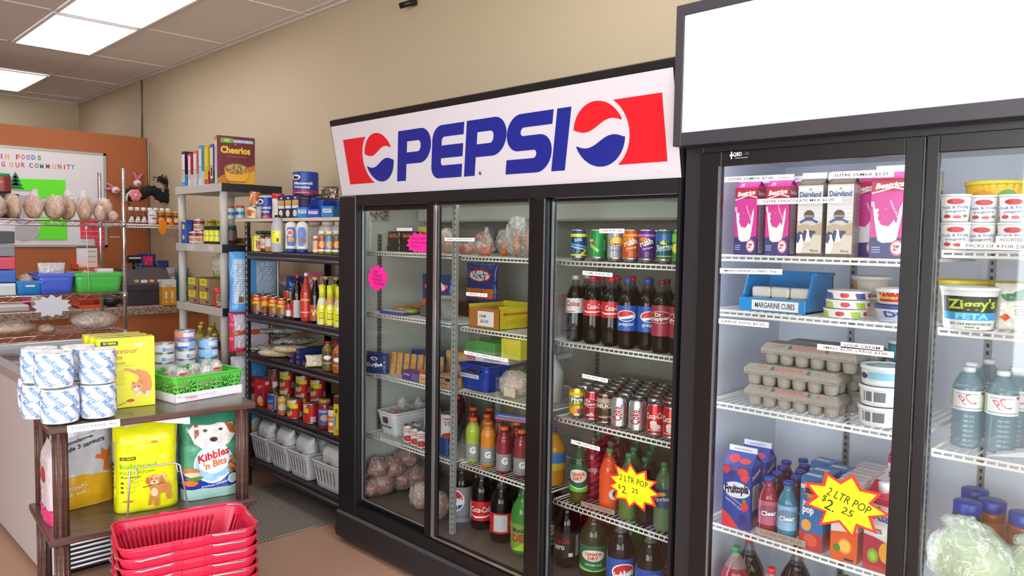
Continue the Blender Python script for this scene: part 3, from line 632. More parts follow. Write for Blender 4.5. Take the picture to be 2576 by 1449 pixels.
def bag(w, h, d, col, items=(), kind='bag', amp=.006, seed=1, rough=.22, stand=False, n=22, backcol=None, freq=9, mat=None, bumps=.35, res=.05):
    fn = pillow_fn(w, h, d, amp, seed, 0, freq, stand=stand); m = mat or C(col, rough, bump=bumps, bscale=30)
    b = MB(); b.grid(lambda u, v: fn(u, v), n, n, m); b.grid(lambda u, v: fn(u, v, 0, 1), n, n, mat or C(backcol or col, rough, bump=bumps, bscale=30))
    for uu in (0, 1): b.grid(lambda u, v: fn(uu, v).lerp(fn(uu, v, 0, 1), u), 1, n, m)
    if stand: b.grid(lambda u, v: fn(u, 0).lerp(fn(u, 0, 0, 1), v), n, 1, m)
    art(b, items, lambda u, v, o: fn(u, v, o * 2.5 + .0012), du=res, dv=res, rough=.25)
    return tpl(kind, (kind, b))
def wrapped(kind, content, shell, sname='clear_wrapper', cname='contents'):
    return tpl(kind, (cname, content, None, [(sname, shell)]))
def tubm(w, d, h, taper, mat, hole=None, ns=96, nv=10, r=.02, rim=.006, rimm=None, floor=True, rimh=.004, z0=0):
    """open rectangular bin; hole(s, v) True = cut out; s runs once round from the front-left corner"""
    def per(s, k):   # rounded-rectangle perimeter point, k = scale 0..1 bottom..top
        W_, D_ = w / 2 * (1 - taper * (1 - k)), d / 2 * (1 - taper * (1 - k)); R_ = min(r, W_ * .9, D_ * .9)
        L = [2 * (W_ - R_), R_ * PI / 2, 2 * (D_ - R_), R_ * PI / 2] * 2; L = [2 * (W_ - R_), R_ * PI / 2, 2 * (D_ - R_), R_ * PI / 2, 2 * (W_ - R_), R_ * PI / 2, 2 * (D_ - R_), R_ * PI / 2]
        t = (s % 1) * sum(L); cs = [(W_ - R_, -D_ + R_, -90), (W_ - R_, D_ - R_, 0), (-W_ + R_, D_ - R_, 90), (-W_ + R_, -D_ + R_, 180)]
        for i in range(8):
            if t <= L[i] or i == 7: break
            t -= L[i]
        q = i // 2
        if i % 2: a = math.radians(cs[q][2]) + t / R_; return cs[q][0] + R_ * math.cos(a), cs[q][1] + R_ * math.sin(a)
        st = ((-W_ + R_, -D_), (W_, -D_ + R_), (W_ - R_, D_), (-W_, D_ - R_))[q]; dr = ((1, 0), (0, 1), (-1, 0), (0, -1))[q]
        return st[0] + dr[0] * t, st[1] + dr[1] * t
    b = MB(); b.grid(lambda u, v: (*per(u, v), z0 + v * h), ns, nv, mat, True, (lambda i, j: hole((i + .5) / ns, (j + .5) / nv)) if hole else None)
    if floor: b.add([(*per(i / 48, 0), z0) for i in range(48)], [tuple(range(48))], mat)
    nr = max(64, ns * 2 // 3); rb = [(*per(i / nr, 1), z0 + h) for i in range(nr)]; b.tube(rb, rim, rimm or mat, 6, True)
    return b, per
# ================================================================ GOODS IN THE SIGN COOLER
rnd = random.Random(11)
def camface(x, y): return math.atan2(-x, y)
def P(T, px, X, z, label, cat, rz=None, group=None, sc=1, jit=.12, zoff=.06, name=None, hi=3.345, lo=1.42, dx=0):
    """stand a thing at depth plane X (moved on by dx) where picture column px falls; never through the cooler's side walls"""
    hw = max(max(max(abs(v.co.x), abs(v.co.y)) for v in p[1].vertices) for p in T[1]) * (sc if isinstance(sc, (int, float)) else 1)
    y = Yat(px, X, z + zoff)
    if y > hi - hw: y = hi - hw; X = Xat(px, y, z + zoff)
    if y < lo + hw: y = lo + hw
    X += dx
    if rz is None: rz = camface(X, y) + rnd.uniform(-jit, jit)
    return put(T, label, cat, (X, y, z + .001), rz, group, sc, name=name)
zR = [z for z in SH['R'][2]]; zM = [z for z in SH['M'][2]]; zL = [z for z in SH['L'][2]]
FL = .238
# -- top right: cans on the first wire shelf
T_brisk = can('1f4f86', [('r', 0, .86, 1, 1, 'e6e02a'), ('p', [(.2, .86), (.75, .86), (.85, .7), (.2, .62)], '16386a'), ('t', 'Brisk', .48, .74, .32, .16, '9fd4ee', .2, .03), ('r', .1, .02, .9, .1, 'd8d23a'), ('p', [(.15, .5), (.9, .36), (.9, .44), (.15, .6)], '58a8d8'), ('p', [(.15, .42), (.9, .26), (.9, .3), (.15, .47)], 'e8e6e0'), ('e', .4, .25, .16, .12, '2f7fae'), ('e', .4, .25, .09, .07, '14305c'), ('p', [(.55, .1), (.7, .1), (.9, .3), (.8, .32)], 'e8d22a')], metal=.3)
T_dewcan = can('2f9a4e', [('t', 'Mtn', .2, .72, .2, .14, 'e6efe8', .3, .03), ('t', 'DEW', .28, .58, .3, .13, 'd8262c', .3, .03), ('p', [(.1, .5), (.5, .2), (.55, .3), (.2, .6)], '9ad66a'), ('r', .68, .25, .9, .8, '2c6a48'), *[('r', .7, .28 + k * .05, .88, .3 + k * .05, 'a8d8b4') for k in range(10)]])
T_smile = can('b9bbc4', [('e', .5, .68, .3, .22, '3c5cae'), ('e', .5, .68, .27, .2, 'f2c62a'), ('p', [(.34, .64), (.66, .64), (.6, .52), (.4, .52)], '7c1f2a'), ('r', .38, .61, .62, .64, 'f6f4f0'), ('e', .5, .545, .08, .025, '4468c8'), ('t', 'TORO LIMO', .5, .3, .44, .06, '3a66b4')], metal=.7)
def crushcan(c, c2, w): return can(c, [('r', 0, .9, 1, 1, shade(c2, 1.1)), ('e', .35, .78, .18, .1, 'e88a1e'), ('t', 'rush', .45, .66, .5, .26, 'f2efe8', .35, .04), ('t', w, .52, .42, .36, .1, 'f2efe8', .3, .02), ('e', .55, .16, .4, .12, shade(c, .8))])
T_crush_o = crushcan('e8661e', 'ee9a3e', 'Orange'); T_crush_g = crushcan('6a2c94', 'a070c8', 'Grape')
T_sprite = can('1c6a7a', [('r', 0, .72, 1, 1, '2f66b8'), ('e', .45, .66, .13, .08, 'e8d43a'), ('e', .56, .7, .09, .06, '3a9a3e'), ('t', 'Sprite', .5, .47, .62, .24, 'eef4f6', .12, .03), ('p', [(.15, .3), (.85, .4), (.85, .42), (.15, .33)], 'e8eef0'), ('r', .2, .08, .8, .14, '9abf3e')])
T_lime = can('4ba24a', [('r', 0, .7, 1, 1, '8ad04e'), ('e', .35, .45, .22, .2, 'e8e23a'), ('t', 'UP', .4, .45, .3, .2, 'f4f4f0', .2, .04)])
cy = .0
for T, px, lb in ((T_brisk, 1456, 'yellow-topped blue iced tea can, leftmost on the top right wire shelf'), (T_dewcan, 1504, 'green pop can beside the yellow and blue can on the top shelf'), (T_smile, 1549, 'silver can with a laughing yellow face under the price strip'), (T_crush_o, 1588, 'orange soda can between the silver and the purple can'), (T_crush_g, 1628, 'purple grape soda can between the orange and the teal can'), (T_sprite, 1672, 'teal and blue lemon-lime can with a lemon emblem'), (T_lime, 1714, 'bright green and yellow can half hidden by the fridge edge')):
    P(T, px, 2.312, zR[0], lb, 'can')
for T, px, lb in ((T_lime, 1514, 'yellow-green can in the second row behind the green pop can'), (T_dewcan, 1560, 'green can standing in the second row behind the silver can'), (T_sprite, 1652, 'teal can standing in the second row behind the purple can')): P(T, px, 2.395, zR[0], lb, 'can')
# -- second shelf: 710 ml bottles
COLA = '080404'
T_dcoke = bottle(.262, .0365, 'b8bcc2', COLA, 'd3d5da', [('t', 'Coke', .4, .64, .5, .38, 'b3202c', 0, .03), ('r', .1, .06, .5, .14, 'd84a4a')], .84, (.44, .66), clear='4a4848')
T_coke = bottle(.262, .0365, 'd8232e', COLA, 'd3252f', [('t', 'Coca-Cola', .62, .62, .62, .34, 'f6f2f2', .05, .02, .3), ('p', [(.1, .34), (.3, .2), (.6, .22), (.95, .36), (.6, .3), (.3, .3)], 'f6f2f2')], .84, (.42, .65), clear='4a4848')
def roundlogo(cx, cy, rx, ry, top_='d8252f', bot='1f4fa8', ring='ffffff'):
    pt = lambda a0, a1, k=1: [(cx + rx * k * math.cos(math.radians(a0 + (a1 - a0) * i / 12)), cy + ry * k * math.sin(math.radians(a0 + (a1 - a0) * i / 12))) for i in range(13)]
    return [('e', cx, cy, rx * 1.12, ry * 1.12, ring), ('p', pt(10, 200, .98), top_), ('p', pt(-130, -20, .98), bot), ('p', [(cx - rx * .9, cy - ry * .35), (cx, cy - ry * .1), (cx + rx * .95, cy + ry * .45), (cx + rx * .5, cy - ry * .1), (cx - rx * .3, cy - ry * .5)], 'f4f4f4')]
T_pepsi = bottle(.262, .0365, '1f58b4', COLA, '1f57b6', roundlogo(.45, .6, .3, .2) + [('t', 'pepsi', .45, .26, .5, .16, 'dfe6f4')], .84, (.26, .62), clear='4a4848')
T_drp = bottle(.262, .0365, '7c2232', COLA, 'a03444', [('e', .45, .62, .42, .2, 'd8c8cc'), ('e', .45, .62, .39, .18, '982636'), ('t', 'Dr', .38, .7, .22, .14, 'f2eeee', .1, .03), ('t', 'Pepper', .45, .56, .62, .16, 'f2eeee', .1, .03)], .84, (.24, .66), clear='4a4848')
for T, px, lb in ((T_dcoke, 1446, 'grey-capped cola bottle with silver label, leftmost on the bottle shelf'), (T_coke, 1490, 'red-label cola bottle next to the silver-label bottle'), (T_coke, 1536, 'second red-label cola bottle, beside the blue-label bottles'), (T_pepsi, 1586, 'blue-label cola bottle with the full round logo showing'), (T_drp, 1667, 'dark red label cola bottle at the right of the bottle shelf')): P(T, px, 2.314, zR[1], lb, 'bottle', jit=.03)
P(T_pepsi, 1626, 2.34, zR[1], 'blue-label bottle turned sideways beside the dark red label bottle', 'bottle', jit=0).rotation_euler.z += .5
P(T_pepsi, 1640, 2.40, zR[1], 'blue-label bottle squeezed behind the other blue-label bottles', 'bottle')
P(T_drp, 1708, 2.314, zR[1], 'dark red label bottle cut by the fridge edge', 'bottle')
for px, T in ((1478, T_dcoke), (1515, T_coke), (1560, T_coke), (1600, T_coke), (1628, T_coke), (1668, T_drp), (1590, T_coke), (1545, T_coke)): P(T, px, 2.40 + (.09 if px in (1628, 1590, 1545) else 0), zR[1], 'pop bottle standing in the rows behind the front bottles', 'bottle', group='pop bottles behind the front row')
# -- third shelf: cans
T_five = can('e8b424', [('r', 0, .85, 1, 1, 'd8c83a'), ('p', [(.15, .55), (.85, .6), (.85, .8), (.2, .78)], '2a4f94'), ('t', 'Five', .5, .68, .5, .2, 'f2f2ea', .1, .04), ('t', 'Alive', .52, .47, .52, .17, '3a8c3a', .1, .04), ('e', .4, .2, .2, .15, 'f0a02a'), ('e', .65, .16, .14, .12, '7a4a94')])
T_drpcan = can('a81f30', [('e', .42, .68, .34, .2, 'e6dcdc'), ('e', .42, .68, .31, .18, '9c1c2c'), ('t', 'Dr', .34, .76, .2, .13, 'f4f0f0', .1, .03), ('t', 'Pepper', .42, .62, .5, .13, 'f4f0f0', .1, .03), ('p', [(.2, .1), (.5, .3), (.6, .1)], 'c8b8ba')])
T_mug = can('5a3426', [('r', 0, .8, 1, 1, 'b8a494'), ('t', 'MUG', .45, .68, .6, .2, 'd8cfc4', 0, .05), ('r', .15, .3, .8, .5, '3a2018'), ('t', 'ANISETTE', .5, .2, .5, .07, 'e8dcd0')])
T_dcokecan = can('c9cbd0', [('t', 'Coke', .42, .5, .62, .34, 'b8202c', PI / 2, .03), ('r', .68, .1, .72, .95, 'a8242e'), ('e', .6, .85, .08, .04, '8a8c92')], metal=.75)
T_cokecan = can('c8202c', [('t', 'Coca-Cola', .5, .72, .78, .26, 'f6f0f0', .08, .02, .3), ('e', .42, .4, .13, .12, 'f2e8e6'), ('e', .5, .26, .2, .12, 'e6d8d6'), ('r', .2, .1, .7, .13, 'e8dcda')])
T_pepcan = can('1c4c9c', roundlogo(.5, .6, .3, .2))
T_darkcan = can('3a3a40', [('t', 'zero', .5, .5, .5, .14, 'd8d8dc')])
for T, px, X, lb in ((T_five, 1452, 2.318, 'yellow and blue fruit drink can at the left end of the lower can shelf'), (T_drpcan, 1490, 2.312, 'dark red can with an oval emblem, beside the yellow fruit drink can'), (T_mug, 1522, 2.308, 'brown root beer can on the lower can shelf'), (T_dcokecan, 1558, 2.306, 'silver cola can beside the brown root beer can'), (T_dcokecan, 1603, 2.306, 'silver cola can left of the bright red cola can'), (T_cokecan, 1649, 2.306, 'bright red cola can, text facing out, on the lower can shelf'), (T_cokecan, 1690, 2.306, 'red cola can at the right end of the lower can shelf')): P(T, px, X, zR[2], lb, 'can', jit=.05)
k = 0
for row in range(1, 6):
    for j in range(9):
        y = 1.985 - j * .069 - (.034 if row % 2 else 0)
        if y < 1.455: continue
        T = (T_dcokecan, T_darkcan, T_cokecan, T_dcokecan, T_drpcan, T_lime)[(row * 3 + j * 5) % 6] if j < 3 else (T_dcokecan, T_darkcan, T_dcokecan, T_cokecan)[(row + j) % 4]
        put(T, 'can standing in the packed rows behind the front cans', 'can', (2.318 + row * .068, y, zR[2] + .001), FACE + rnd.uniform(-1, 1), 'cans in the packed rows of the lower can shelf')
# -- fourth shelf: bottles in colours
T_cdry = bottle(.25, .036, '4c9a54', '4a4a1c', '1f5a44', [('e', .45, .6, .36, .24, 'e8e0cc'), ('t', 'CANADA', .45, .66, .5, .14, 'c8242c', .05, .04), ('t', 'DRY', .45, .5, .34, .14, 'c8242c', .05, .04), ('p', [(0, .02), (1, .02), (1, .22), (.5, .12), (0, .26)], '5cbf3a'), ('p', [(0, .26), (.5, .12), (1, .22), (1, .25), (.5, .15), (0, .29)], 'e8f0e8')], .62, (.2, .64), clear='3c5a36')
T_crush = bottle(.25, .037, '3f8f4a', 'e0552a', 'ea5a24', [('e', .75, .3, .24, .2, 'e8e2dc'), ('e', .78, .3, .14, .12, '2c2420')], .86, (.18, .66), clear='b8664a')
T_green = bottle(.25, .036, '3c8a4e', '5c7a3c', '56703a', [], .8, (.3, .6), clear='4f7a4a', ccl=.4)
T_sprb = bottle(.25, .036, '2f7a44', '5a7f5c', '2a4a78', [('e', .45, .75, .13, .1, 'e8d43a'), ('t', 'Sprite', .45, .45, .6, .28, 'e8eef0', .1, .03)], .8, (.36, .64), clear='5a8a60', ccl=.4)
T_dark = bottle(.25, .036, '2c6a3c', COLA, '2b2b33', [('t', 'pop', .5, .5, .4, .3, 'c8c8cc')], .84, (.36, .62), clear='3c3c3c')
T_redb = bottle(.25, .036, '2f7a44', '8a1a2a', 'b02432', [('t', 'pop', .5, .5, .4, .3, 'e8e8ea')], .84, (.3, .64), clear='6a3c40')
for T, px, lb in ((T_cdry, 1456, 'green-label ginger ale bottle, leftmost below the can shelf'), (T_crush, 1531, 'orange soda bottle beside the yellow star sign'), (T_green, 1580, 'green soda bottle behind the left part of the yellow star sign'), (T_dark, 1621, 'dark soda bottle behind the yellow star sign'), (T_sprb, 1668, 'green lemon-lime bottle with a blue label right of the yellow star sign')): P(T, px, 2.314, zR[3], lb, 'bottle', jit=.04)
for px, X, T in ((1490, 2.4, T_redb), (1534, 2.4, T_redb), (1592, 2.4, T_green), (1632, 2.4, T_dark), (1505, 2.49, T_redb), (1553, 2.49, T_redb), (1600, 2.49, T_dark), (1640, 2.49, T_green), (1530, 2.58, T_redb), (1570, 2.58, T_redb)): P(T, px, X, zR[3], 'soda bottle in the rows behind the coloured bottles', 'bottle', group='soda bottles behind the coloured front row')
# -- floor of the cooler: two-litre bottles
def two(cap, liq, lab, items, **k): return bottle(.305, .054, cap, liq, lab, items, .8, **{**dict(z=(.16, .5), cap_r=.0145, neck=.56, clear='4c4c4c'), **k})
T2_zero = two('2a2226', COLA, '241a1e', [('t', 'Coca-Cola', .35, .68, .44, .22, 'b42832', .08, .02, .3), ('t', 'zero', .3, .4, .3, .18, 'e8e8ea', 0, .03), ('r', .74, .06, .98, .9, 'a9abb0'), ('r', .55, .05, .66, .2, 'dcdcde')])
T2_dry = two('1f6f48', '2b2f16', '1e6a48', [('e', .5, .62, .3, .22, 'e8e0cc'), ('t', 'CANADA', .5, .68, .4, .13, 'c8242c', .05, .04), ('t', 'DRY', .5, .52, .26, .13, 'c8242c', .05, .04), ('p', [(0, .0), (1, .0), (1, .14), (.5, .04), (0, .2)], '8fd05a'), ('t', 'GINGER ALE', .5, .26, .4, .07, 'dfe8df')], clear='40503c')
T2_pepsi = two('2a52b0', COLA, '1f57b6', roundlogo(.6, .5, .26, .3), clear='7c7c80')
T2_dpepsi = two('d8d8da', COLA, '9a9ca2', roundlogo(.3, .62, .26, .28) + [('t', 'diet pepsi', .5, .16, .5, .12, '7c6a9a')], z=(.0, .56))
T2_coke = two('d8232e', COLA, 'd3252f', [('t', 'Coca-Cola', .45, .6, .6, .3, 'f6f2f2', .05, .02, .3), ('p', [(.1, .34), (.3, .14), (.6, .2), (.95, .4), (.6, .28), (.3, .24)], 'f6f2f2'), ('r', .0, .1, .14, .9, 'd0d0d2')], z=(.16, .46))
T2_cokeb = two('d8232e', COLA, 'd3252f', [('r', .28, .1, .66, .92, 'c8cacc'), ('t', 'Coca-Cola', .9, .5, .3, .3, 'f6f2f2', .05, .02, .3)], z=(.16, .46))
T2_dew = two('2f8f4a', '3f8a3a', '7fa83a', [('t', 'Mountain', .5, .78, .6, .2, '3c4a3c', .1, .03), ('t', 'DEW', .5, .48, .6, .28, 'c0302e', .1, .04), ('p', [(.2, .0), (.5, .3), (.8, .0)], 'b8d63a')], z=(.08, .46), clear='3f8a50')
for T, px, X, lb in ((T2_dpepsi, 1160, 2.40, 'grey-label two-litre cola bottle with a white cap on the cooler floor'), (T2_coke, 1214, 2.40, 'red-capped two-litre cola bottle between the grey-label bottle and its twin'), (T2_cokeb, 1263, 2.36, 'red-capped two-litre cola bottle turned to its nutrition panel'), (T2_dew, 1318, 2.34, 'bright green two-litre bottle beside the black centre frame'), (T2_zero, 1426, 2.38, 'black-label two-litre cola bottle on the cooler floor'), (T2_dry, 1494, 2.36, 'green-label two-litre ginger ale bottle on the cooler floor'), (T2_pepsi, 1562, 2.34, 'blue-label two-litre cola bottle with its logo at the bottom edge'), (T2_pepsi, 1636, 2.34, 'blue-capped two-litre bottle at the bottom right of the sign cooler')): P(T, px, X, FL, lb, 'bottle', jit=.03, zoff=.2)
for px, X, T in ((1200, 2.52, T2_coke), (1256, 2.5, T2_zero), (1312, 2.48, T2_dpepsi), (1374, 2.42, T2_dry), (1392, 2.52, T2_zero), (1462, 2.5, T2_zero), (1525, 2.5, T2_dry), (1585, 2.48, T2_dew), (1610, 2.58, T2_zero), (1668, 2.48, T2_coke)): P(T, px, X, FL, 'two-litre bottle standing behind the front bottles on the cooler floor', 'bottle', group='two-litre bottles behind the front ones', zoff=.2)
# -- middle bay
def gator(col, lab='8f9296', txt='ececee'): return bottle(.205, .0345, 'ee6a2c', col, lab, [('t', 'G', .5, .6, .26, .44, txt, 0, .06), ('r', .15, .1, .85, .14, shade(lab, .8))], .84, (.08, .44), cap_r=.019, clear=col, neck=.68, waist=0, kind='sports_drink_bottle', ccl=.25)
T_gl, T_go, T_gr = gator('a4b83c'), gator('d8862a'), gator('8a2434')
for T, px, X, lb in ((T_gl, 1190, 2.33, 'lime sports drink bottle with an orange cap'), (T_go, 1228, 2.33, 'orange sports drink bottle with an orange cap'), (T_gr, 1268, 2.315, 'dark red sports drink bottle in front of the others'), (T_gr, 1312, 2.33, 'red sports drink bottle partly hidden by the door frame')): P(T, px, X, zM[3], lb, 'bottle', jit=.1)
for T, px, X in ((T_go, 1225, 2.42), (T_gr, 1258, 2.42), (T_gr, 1300, 2.42), (T_gr, 1190, 2.47), (T_gr, 1230, 2.52), (T_gr, 1290, 2.52)): P(T, px, X, zM[3], 'sports drink bottle in the rows behind the front ones', 'bottle', group='sports drink bottles in the back rows')
b = MB(); b.box(-.09, -.02, 0, .09, .02, .035, C('3f4f9e', .25, bump=.2), .006); art(b, [('r', .05, .2, .95, .5, 'c86a94'), ('r', .1, .6, .9, .8, '7ab0d8')], front(.18, .04, 0, .035))
put(tpl('snack_package', ('snack_package', b)), 'purple and blue package lying across the sports drink bottles', 'package', (2.41, Yat(1296, 2.42, .79), .7755), FACE + .3)
# sausage ring pieces in clear bags
m_saus = noisecol('smoked_sausage', [(.3, 'a8452a'), (.6, 'd0723c'), (.8, 'c25a34')], 40, .18, 3)
def sausbag(seed, pieces, size):
    c_ = MB()
    for i, (p, r) in enumerate(pieces): c_.blob(p, r, m_saus, .06, 2, seed + i, 16)
    s = MB(); s.blob((0, 0, size[2]), size, film('#e8dcd8', .85), .22, 3.2, seed + 9, 26, flat=.001); s.blob((size[0] * .5, 0, size[2] * 1.6), (size[0] * .3, size[1] * .3, size[2] * .8), film('#f2eeee', .8), .4, 3, seed + 5, 14)
    return wrapped('sausage_bag', c_, s, 'clear_bag', 'sausages')
for i, (px, X, lb, pc, sz) in enumerate(((1180, 2.34, 'clear bag with one fat smoked sausage end, left of the sausage bags', [((0, 0, .026), (.05, .026, .025))], (.066, .045, .033)), (1215, 2.44, 'clear bag with a round smoked sausage standing at the back', [((0, 0, .035), (.032, .03, .032)), ((-.01, 0, .08), (.03, .028, .02))], (.05, .045, .055)), (1242, 2.35, 'clear bag of small curled sausages in the middle of the top shelf', [((-.02, 0, .02), (.03, .02, .02)), ((.024, 0, .03), (.02, .018, .032))], (.058, .045, .04)), (1278, 2.36, 'clear bag holding a long reddish sausage next to the crinkled bag', [((0, 0, .035), (.022, .02, .045))], (.04, .04, .055)))): P(sausbag(i * 3, pc, sz), px, X, zM[0], lb, 'sausage bag', FACE)
c_ = MB(); c_.blob((-.03, 0, .055), (.018, .02, .055), m_saus, .05, 2, 4); c_.blob((.06, .01, .07), (.045, .03, .07), C('d88a66', .3), .05, 2, 6, 18)
art(c_, [('r', .2, .2, .8, .9, '2a2624')], flat((.06, -.022, .05), (.03, 0, 0), (0, 0, .04), (0, -1, 0)))
s = MB(); s.blob((0, 0, .075), (.105, .05, .075), film('#f0e8e6', .8), .25, 3.4, 40, 30, flat=.001); s.blob((-.03, 0, .15), (.05, .02, .03), film('#f6f4f4', .72), .4, 4, 42, 16); P(wrapped('ham_bag', c_, s, 'clear_bag', 'ham'), 1312, 2.34, zM[0], 'big crinkled clear bag of ham pieces beside the centre frame', 'ham bag', FACE)
c_ = MB(); c_.blob((0, 0, .055), (.05, .035, .055), C('e0a79a', .3), .04, 2, 8, 18); art(c_, [('t', '+', 0, 0, .02, .03, 'efe0da', 0, .06)], flat((0, -.036, .05), (1, 0, 0), (0, 0, 1), (0, -1, 0)))
s = MB(); s.blob((0, 0, .06), (.058, .042, .062), film('#ffffff', .75), .1, 3, 60, 20, flat=.001); P(wrapped('cooked_ham', c_, s, 'clear_wrapper', 'ham'), 1125, 2.35, zM[0], 'pale pink wrapped ham standing just right of the first door frame', 'ham', FACE)
m_clam = C('2c2a2e', .25)
# left bay top: black trays with dark packages
for px, X, lb, dz in ((1000, 2.42, 'stack of black meat trays at the left of the top left shelf', 0), (1035, 2.40, 'black tray pack next to the pink star sign, behind the price strip', 0)):
    b = MB()
    for k in range(3): b.box(-.055 + .006 * k, -.03, k * .036, .055, .03, k * .036 + .033, m_clam, .004)
    b.box(-.045, -.031, .066, .05, .02, .098, C('6a2a24', .3), .003); art(b, [('t', 'BACON', .5, .5, .6, .5, 'b89a6a')], flat((-.045, -.031, .066), (.095, 0, 0), (0, 0, .032), (0, -1, 0)))
    P(tpl('meat_tray', ('meat_tray', b)), px, X, zL[0], lb, 'tray', FACE)
T_lunch = boxpack(.1, .03, .13, 'c8b050', [('e', .5, .6, .3, .2, 'c83a34'), ('r', .1, .1, .9, .3, 'e8e0b0')], kind='deli_pack'); P(T_lunch, 1072, 2.45, zL[0], 'yellow and red deli pack behind the pink star sign', 'package', FACE)
# -- blue cheese bags standing on the second shelf
def kraft(seed): return bag(.225, .2, .03, '1f3f86', [('e', .5, .68, .38, .16, 'c8282e'), ('e', .5, .68, .33, .13, 'e8e6ec'), ('t', 'Kraft', .48, .68, .46, .15, '2c3c8c', 0, .04), ('r', .06, .12, .94, .36, 'd8702e'), ('t', 'MARBLE', .45, .24, .55, .12, '5a2a1c', 0, .03)], kind='cheese_bag', seed=seed, stand=True)
o = P(kraft(2), 1212, 2.56, zM[1], 'blue shredded cheese bag with an orange band behind the sausage price strip', 'cheese bag', FACE); o.location.z += .075
b = MB(); b.box(-.17, -.05, 0, .12, .05, .07, m_clam, .006); P(tpl('meat_tray', ('meat_tray', b)), 1212, 2.56, zM[1], 'black tray that the blue cheese bag stands on', 'tray', FACE)
o = P(kraft(4), 1112, 2.5, zL[1], 'second blue cheese bag, half hidden behind the first door frame', 'cheese bag', FACE + .1); o.location.z += .005
P(tpl('plastic_tub', ('tub_body', MB().lathe([(.034, 0), (.036, .004), (.038, .1)], C('9a9ea2', .35), 24)), ('lid', MB().lathe([(.041, .1), (.041, .115), (.0001, .116)], C('b8bcc0', .3), 24))), 1128, 2.36, zL[1] - .002, 'plain grey tub with a lid behind the silver door edge', 'tub', FACE)
b = MB(); b.box(-.04, -.05, 0, .04, .05, .055, C('5c6064', .4), .006); P(tpl('plastic_tray', ('plastic_tray', b)), 1088, 2.4, zL[1], 'small grey tray at the left of the first door frame', 'tray', FACE)
b = MB(); b.box(-.1, -.07, 0, .1, .07, .012, C('2c4f9e', .25), .003).box(-.07, -.06, .012, .09, .06, .022, C('a8b4cc', .3), .003); b.blob((.02, -.0, .026), (.06, .045, .012), noisecol('breaded_meat', [(.4, 'a86a34'), (.7, 'd8a060')], 80, .4), .1, 3, 5, 16, flat=.018); b.blob((.09, .0, .02), (.035, .04, .012), C('7ab83c', .4), .1, 2, 6, 12, flat=.01)
P(tpl('cold_cut_pack', ('cold_cut_pack', b)), 1012, 2.36, zL[1], 'flat blue and white cold cut packs on the second left shelf', 'package', FACE)
b = MB(); b.box(-.06, -.05, 0, .06, .05, .022, C('34549c', .25), .003).box(-.05, -.05, .022, .05, .03, .036, C('d8742e', .3), .003); P(tpl('cheese_block', ('cheese_block', b)), 1062, 2.46, zL[1], 'blue and orange cheese block behind the cold cut packs', 'cheese', FACE)
# -- yellow tray box with ham packs (middle, second shelf)
b = MB(); w, d, h = .2, .22, .105; m_y = C('e0d02e', .4); m_y2 = C('b9862e', .35, clear=.25)
b.box(-w / 2, -d / 2, 0, -w / 2 + .003, d / 2, h, m_y).box(w / 2 - .003, -d / 2, 0, w / 2, d / 2, h, m_y).box(-w / 2, d / 2 - .003, 0, w / 2, d / 2, h * 1.05, m_y).box(-w / 2, -d / 2, 0, w / 2, -d / 2 + .003, h * .86, C('b87a34', .3, clear=.2)).box(-w / 2, -d / 2, 0, w / 2, d / 2, .003, m_y)
art(b, [('t', 'LOVOTE', .5, .3, .6, .24, 'd8a020'), ('r', .1, .6, .9, .7, 'd0582a')], side(w, d, 0, h, 1))
art(b, [('r', .3, .12, .82, .86, 'e9e6ea'), ('t', 'HAM', .46, .62, .2, .14, '4a4a58'), ('t', '$2.00', .52, .36, .26, .16, '4a4a58')], flat((-w / 2, -d / 2, 0), (w, 0, 0), (0, 0, h * .86), (0, -1, 0)), off=.001)
P(tpl('tray_box', ('tray_box', b)), 1262, 2.4, zM[1], 'open yellow cardboard tray with a handwritten ham price note', 'box', FACE)
for k in range(4):
    q = MB().box(-.08, -.017, 0, .08, .017, .085, C('a85a3a', .25, bump=.2), .006); y = Yat(1262, 2.4, zM[1])
    put(tpl('ham_pack', ('ham_pack', q)), ('ham pack', )[0] + ' inside the open yellow tray, ' + ('nearest the glass', 'second from the glass', 'third from the glass', 'at the back')[k], 'ham pack', (2.32 + k * .05, y, zM[1] + .005), FACE)
# -- third shelf
T_green_box = boxpack(.2, .2, .055, '5c9a58', [('r', 0, 0, 1, .2, '78b070')], kind='carton_box', topcol='6fae66', sidecol='6fae66')
P(boxpack(.24, .16, .028, 'c8c8d8', [('t', 'cheese', .6, .5, .4, .5, '6a6ab0'), ('r', .0, .1, .2, .9, 'a8486a')], kind='carton_box', topcol='d8d6e0'), 1254, 2.44, .912 + .125, 'flat white box on top of the blue basket', 'box', FACE + .15)
P(T_green_box, 1246, 2.5, .912 + .154, 'pale green box lying on the flat white box', 'box', FACE)
P(boxpack(.12, .16, .09, 'e8dc4a', [('r', .1, .2, .9, .4, 'c8d84a')], kind='carton_box'), 1316, 2.46, .912 + .154, 'yellow carton beside the pale green box', 'box', FACE)
m_bb = C('1f3a9c', .3)
tb_, per = tubm(.2, .16, .115, .18, m_bb, None, 64, 4, .02, .005)
tb_.tube([(-.03, -.083, .095), (.06, -.083, .095)], .006, m_blk2, 6)
art(tb_, [('r', .1, .5, .72, .66, 'd5d5dc'), ('t', 'PEPPERONI STICKS', .41, .58, .54, .09, '44444e')], flat((-.1, -.0745, 0), (.2, 0, 0), (0, -.006, .115), (0, -1, .05)), off=.0025)
P(tpl('storage_basket', ('storage_basket', tb_, solid(.002))), 1220, 2.37, zM[2], 'dark blue plastic basket with a printed stick label', 'basket', FACE)
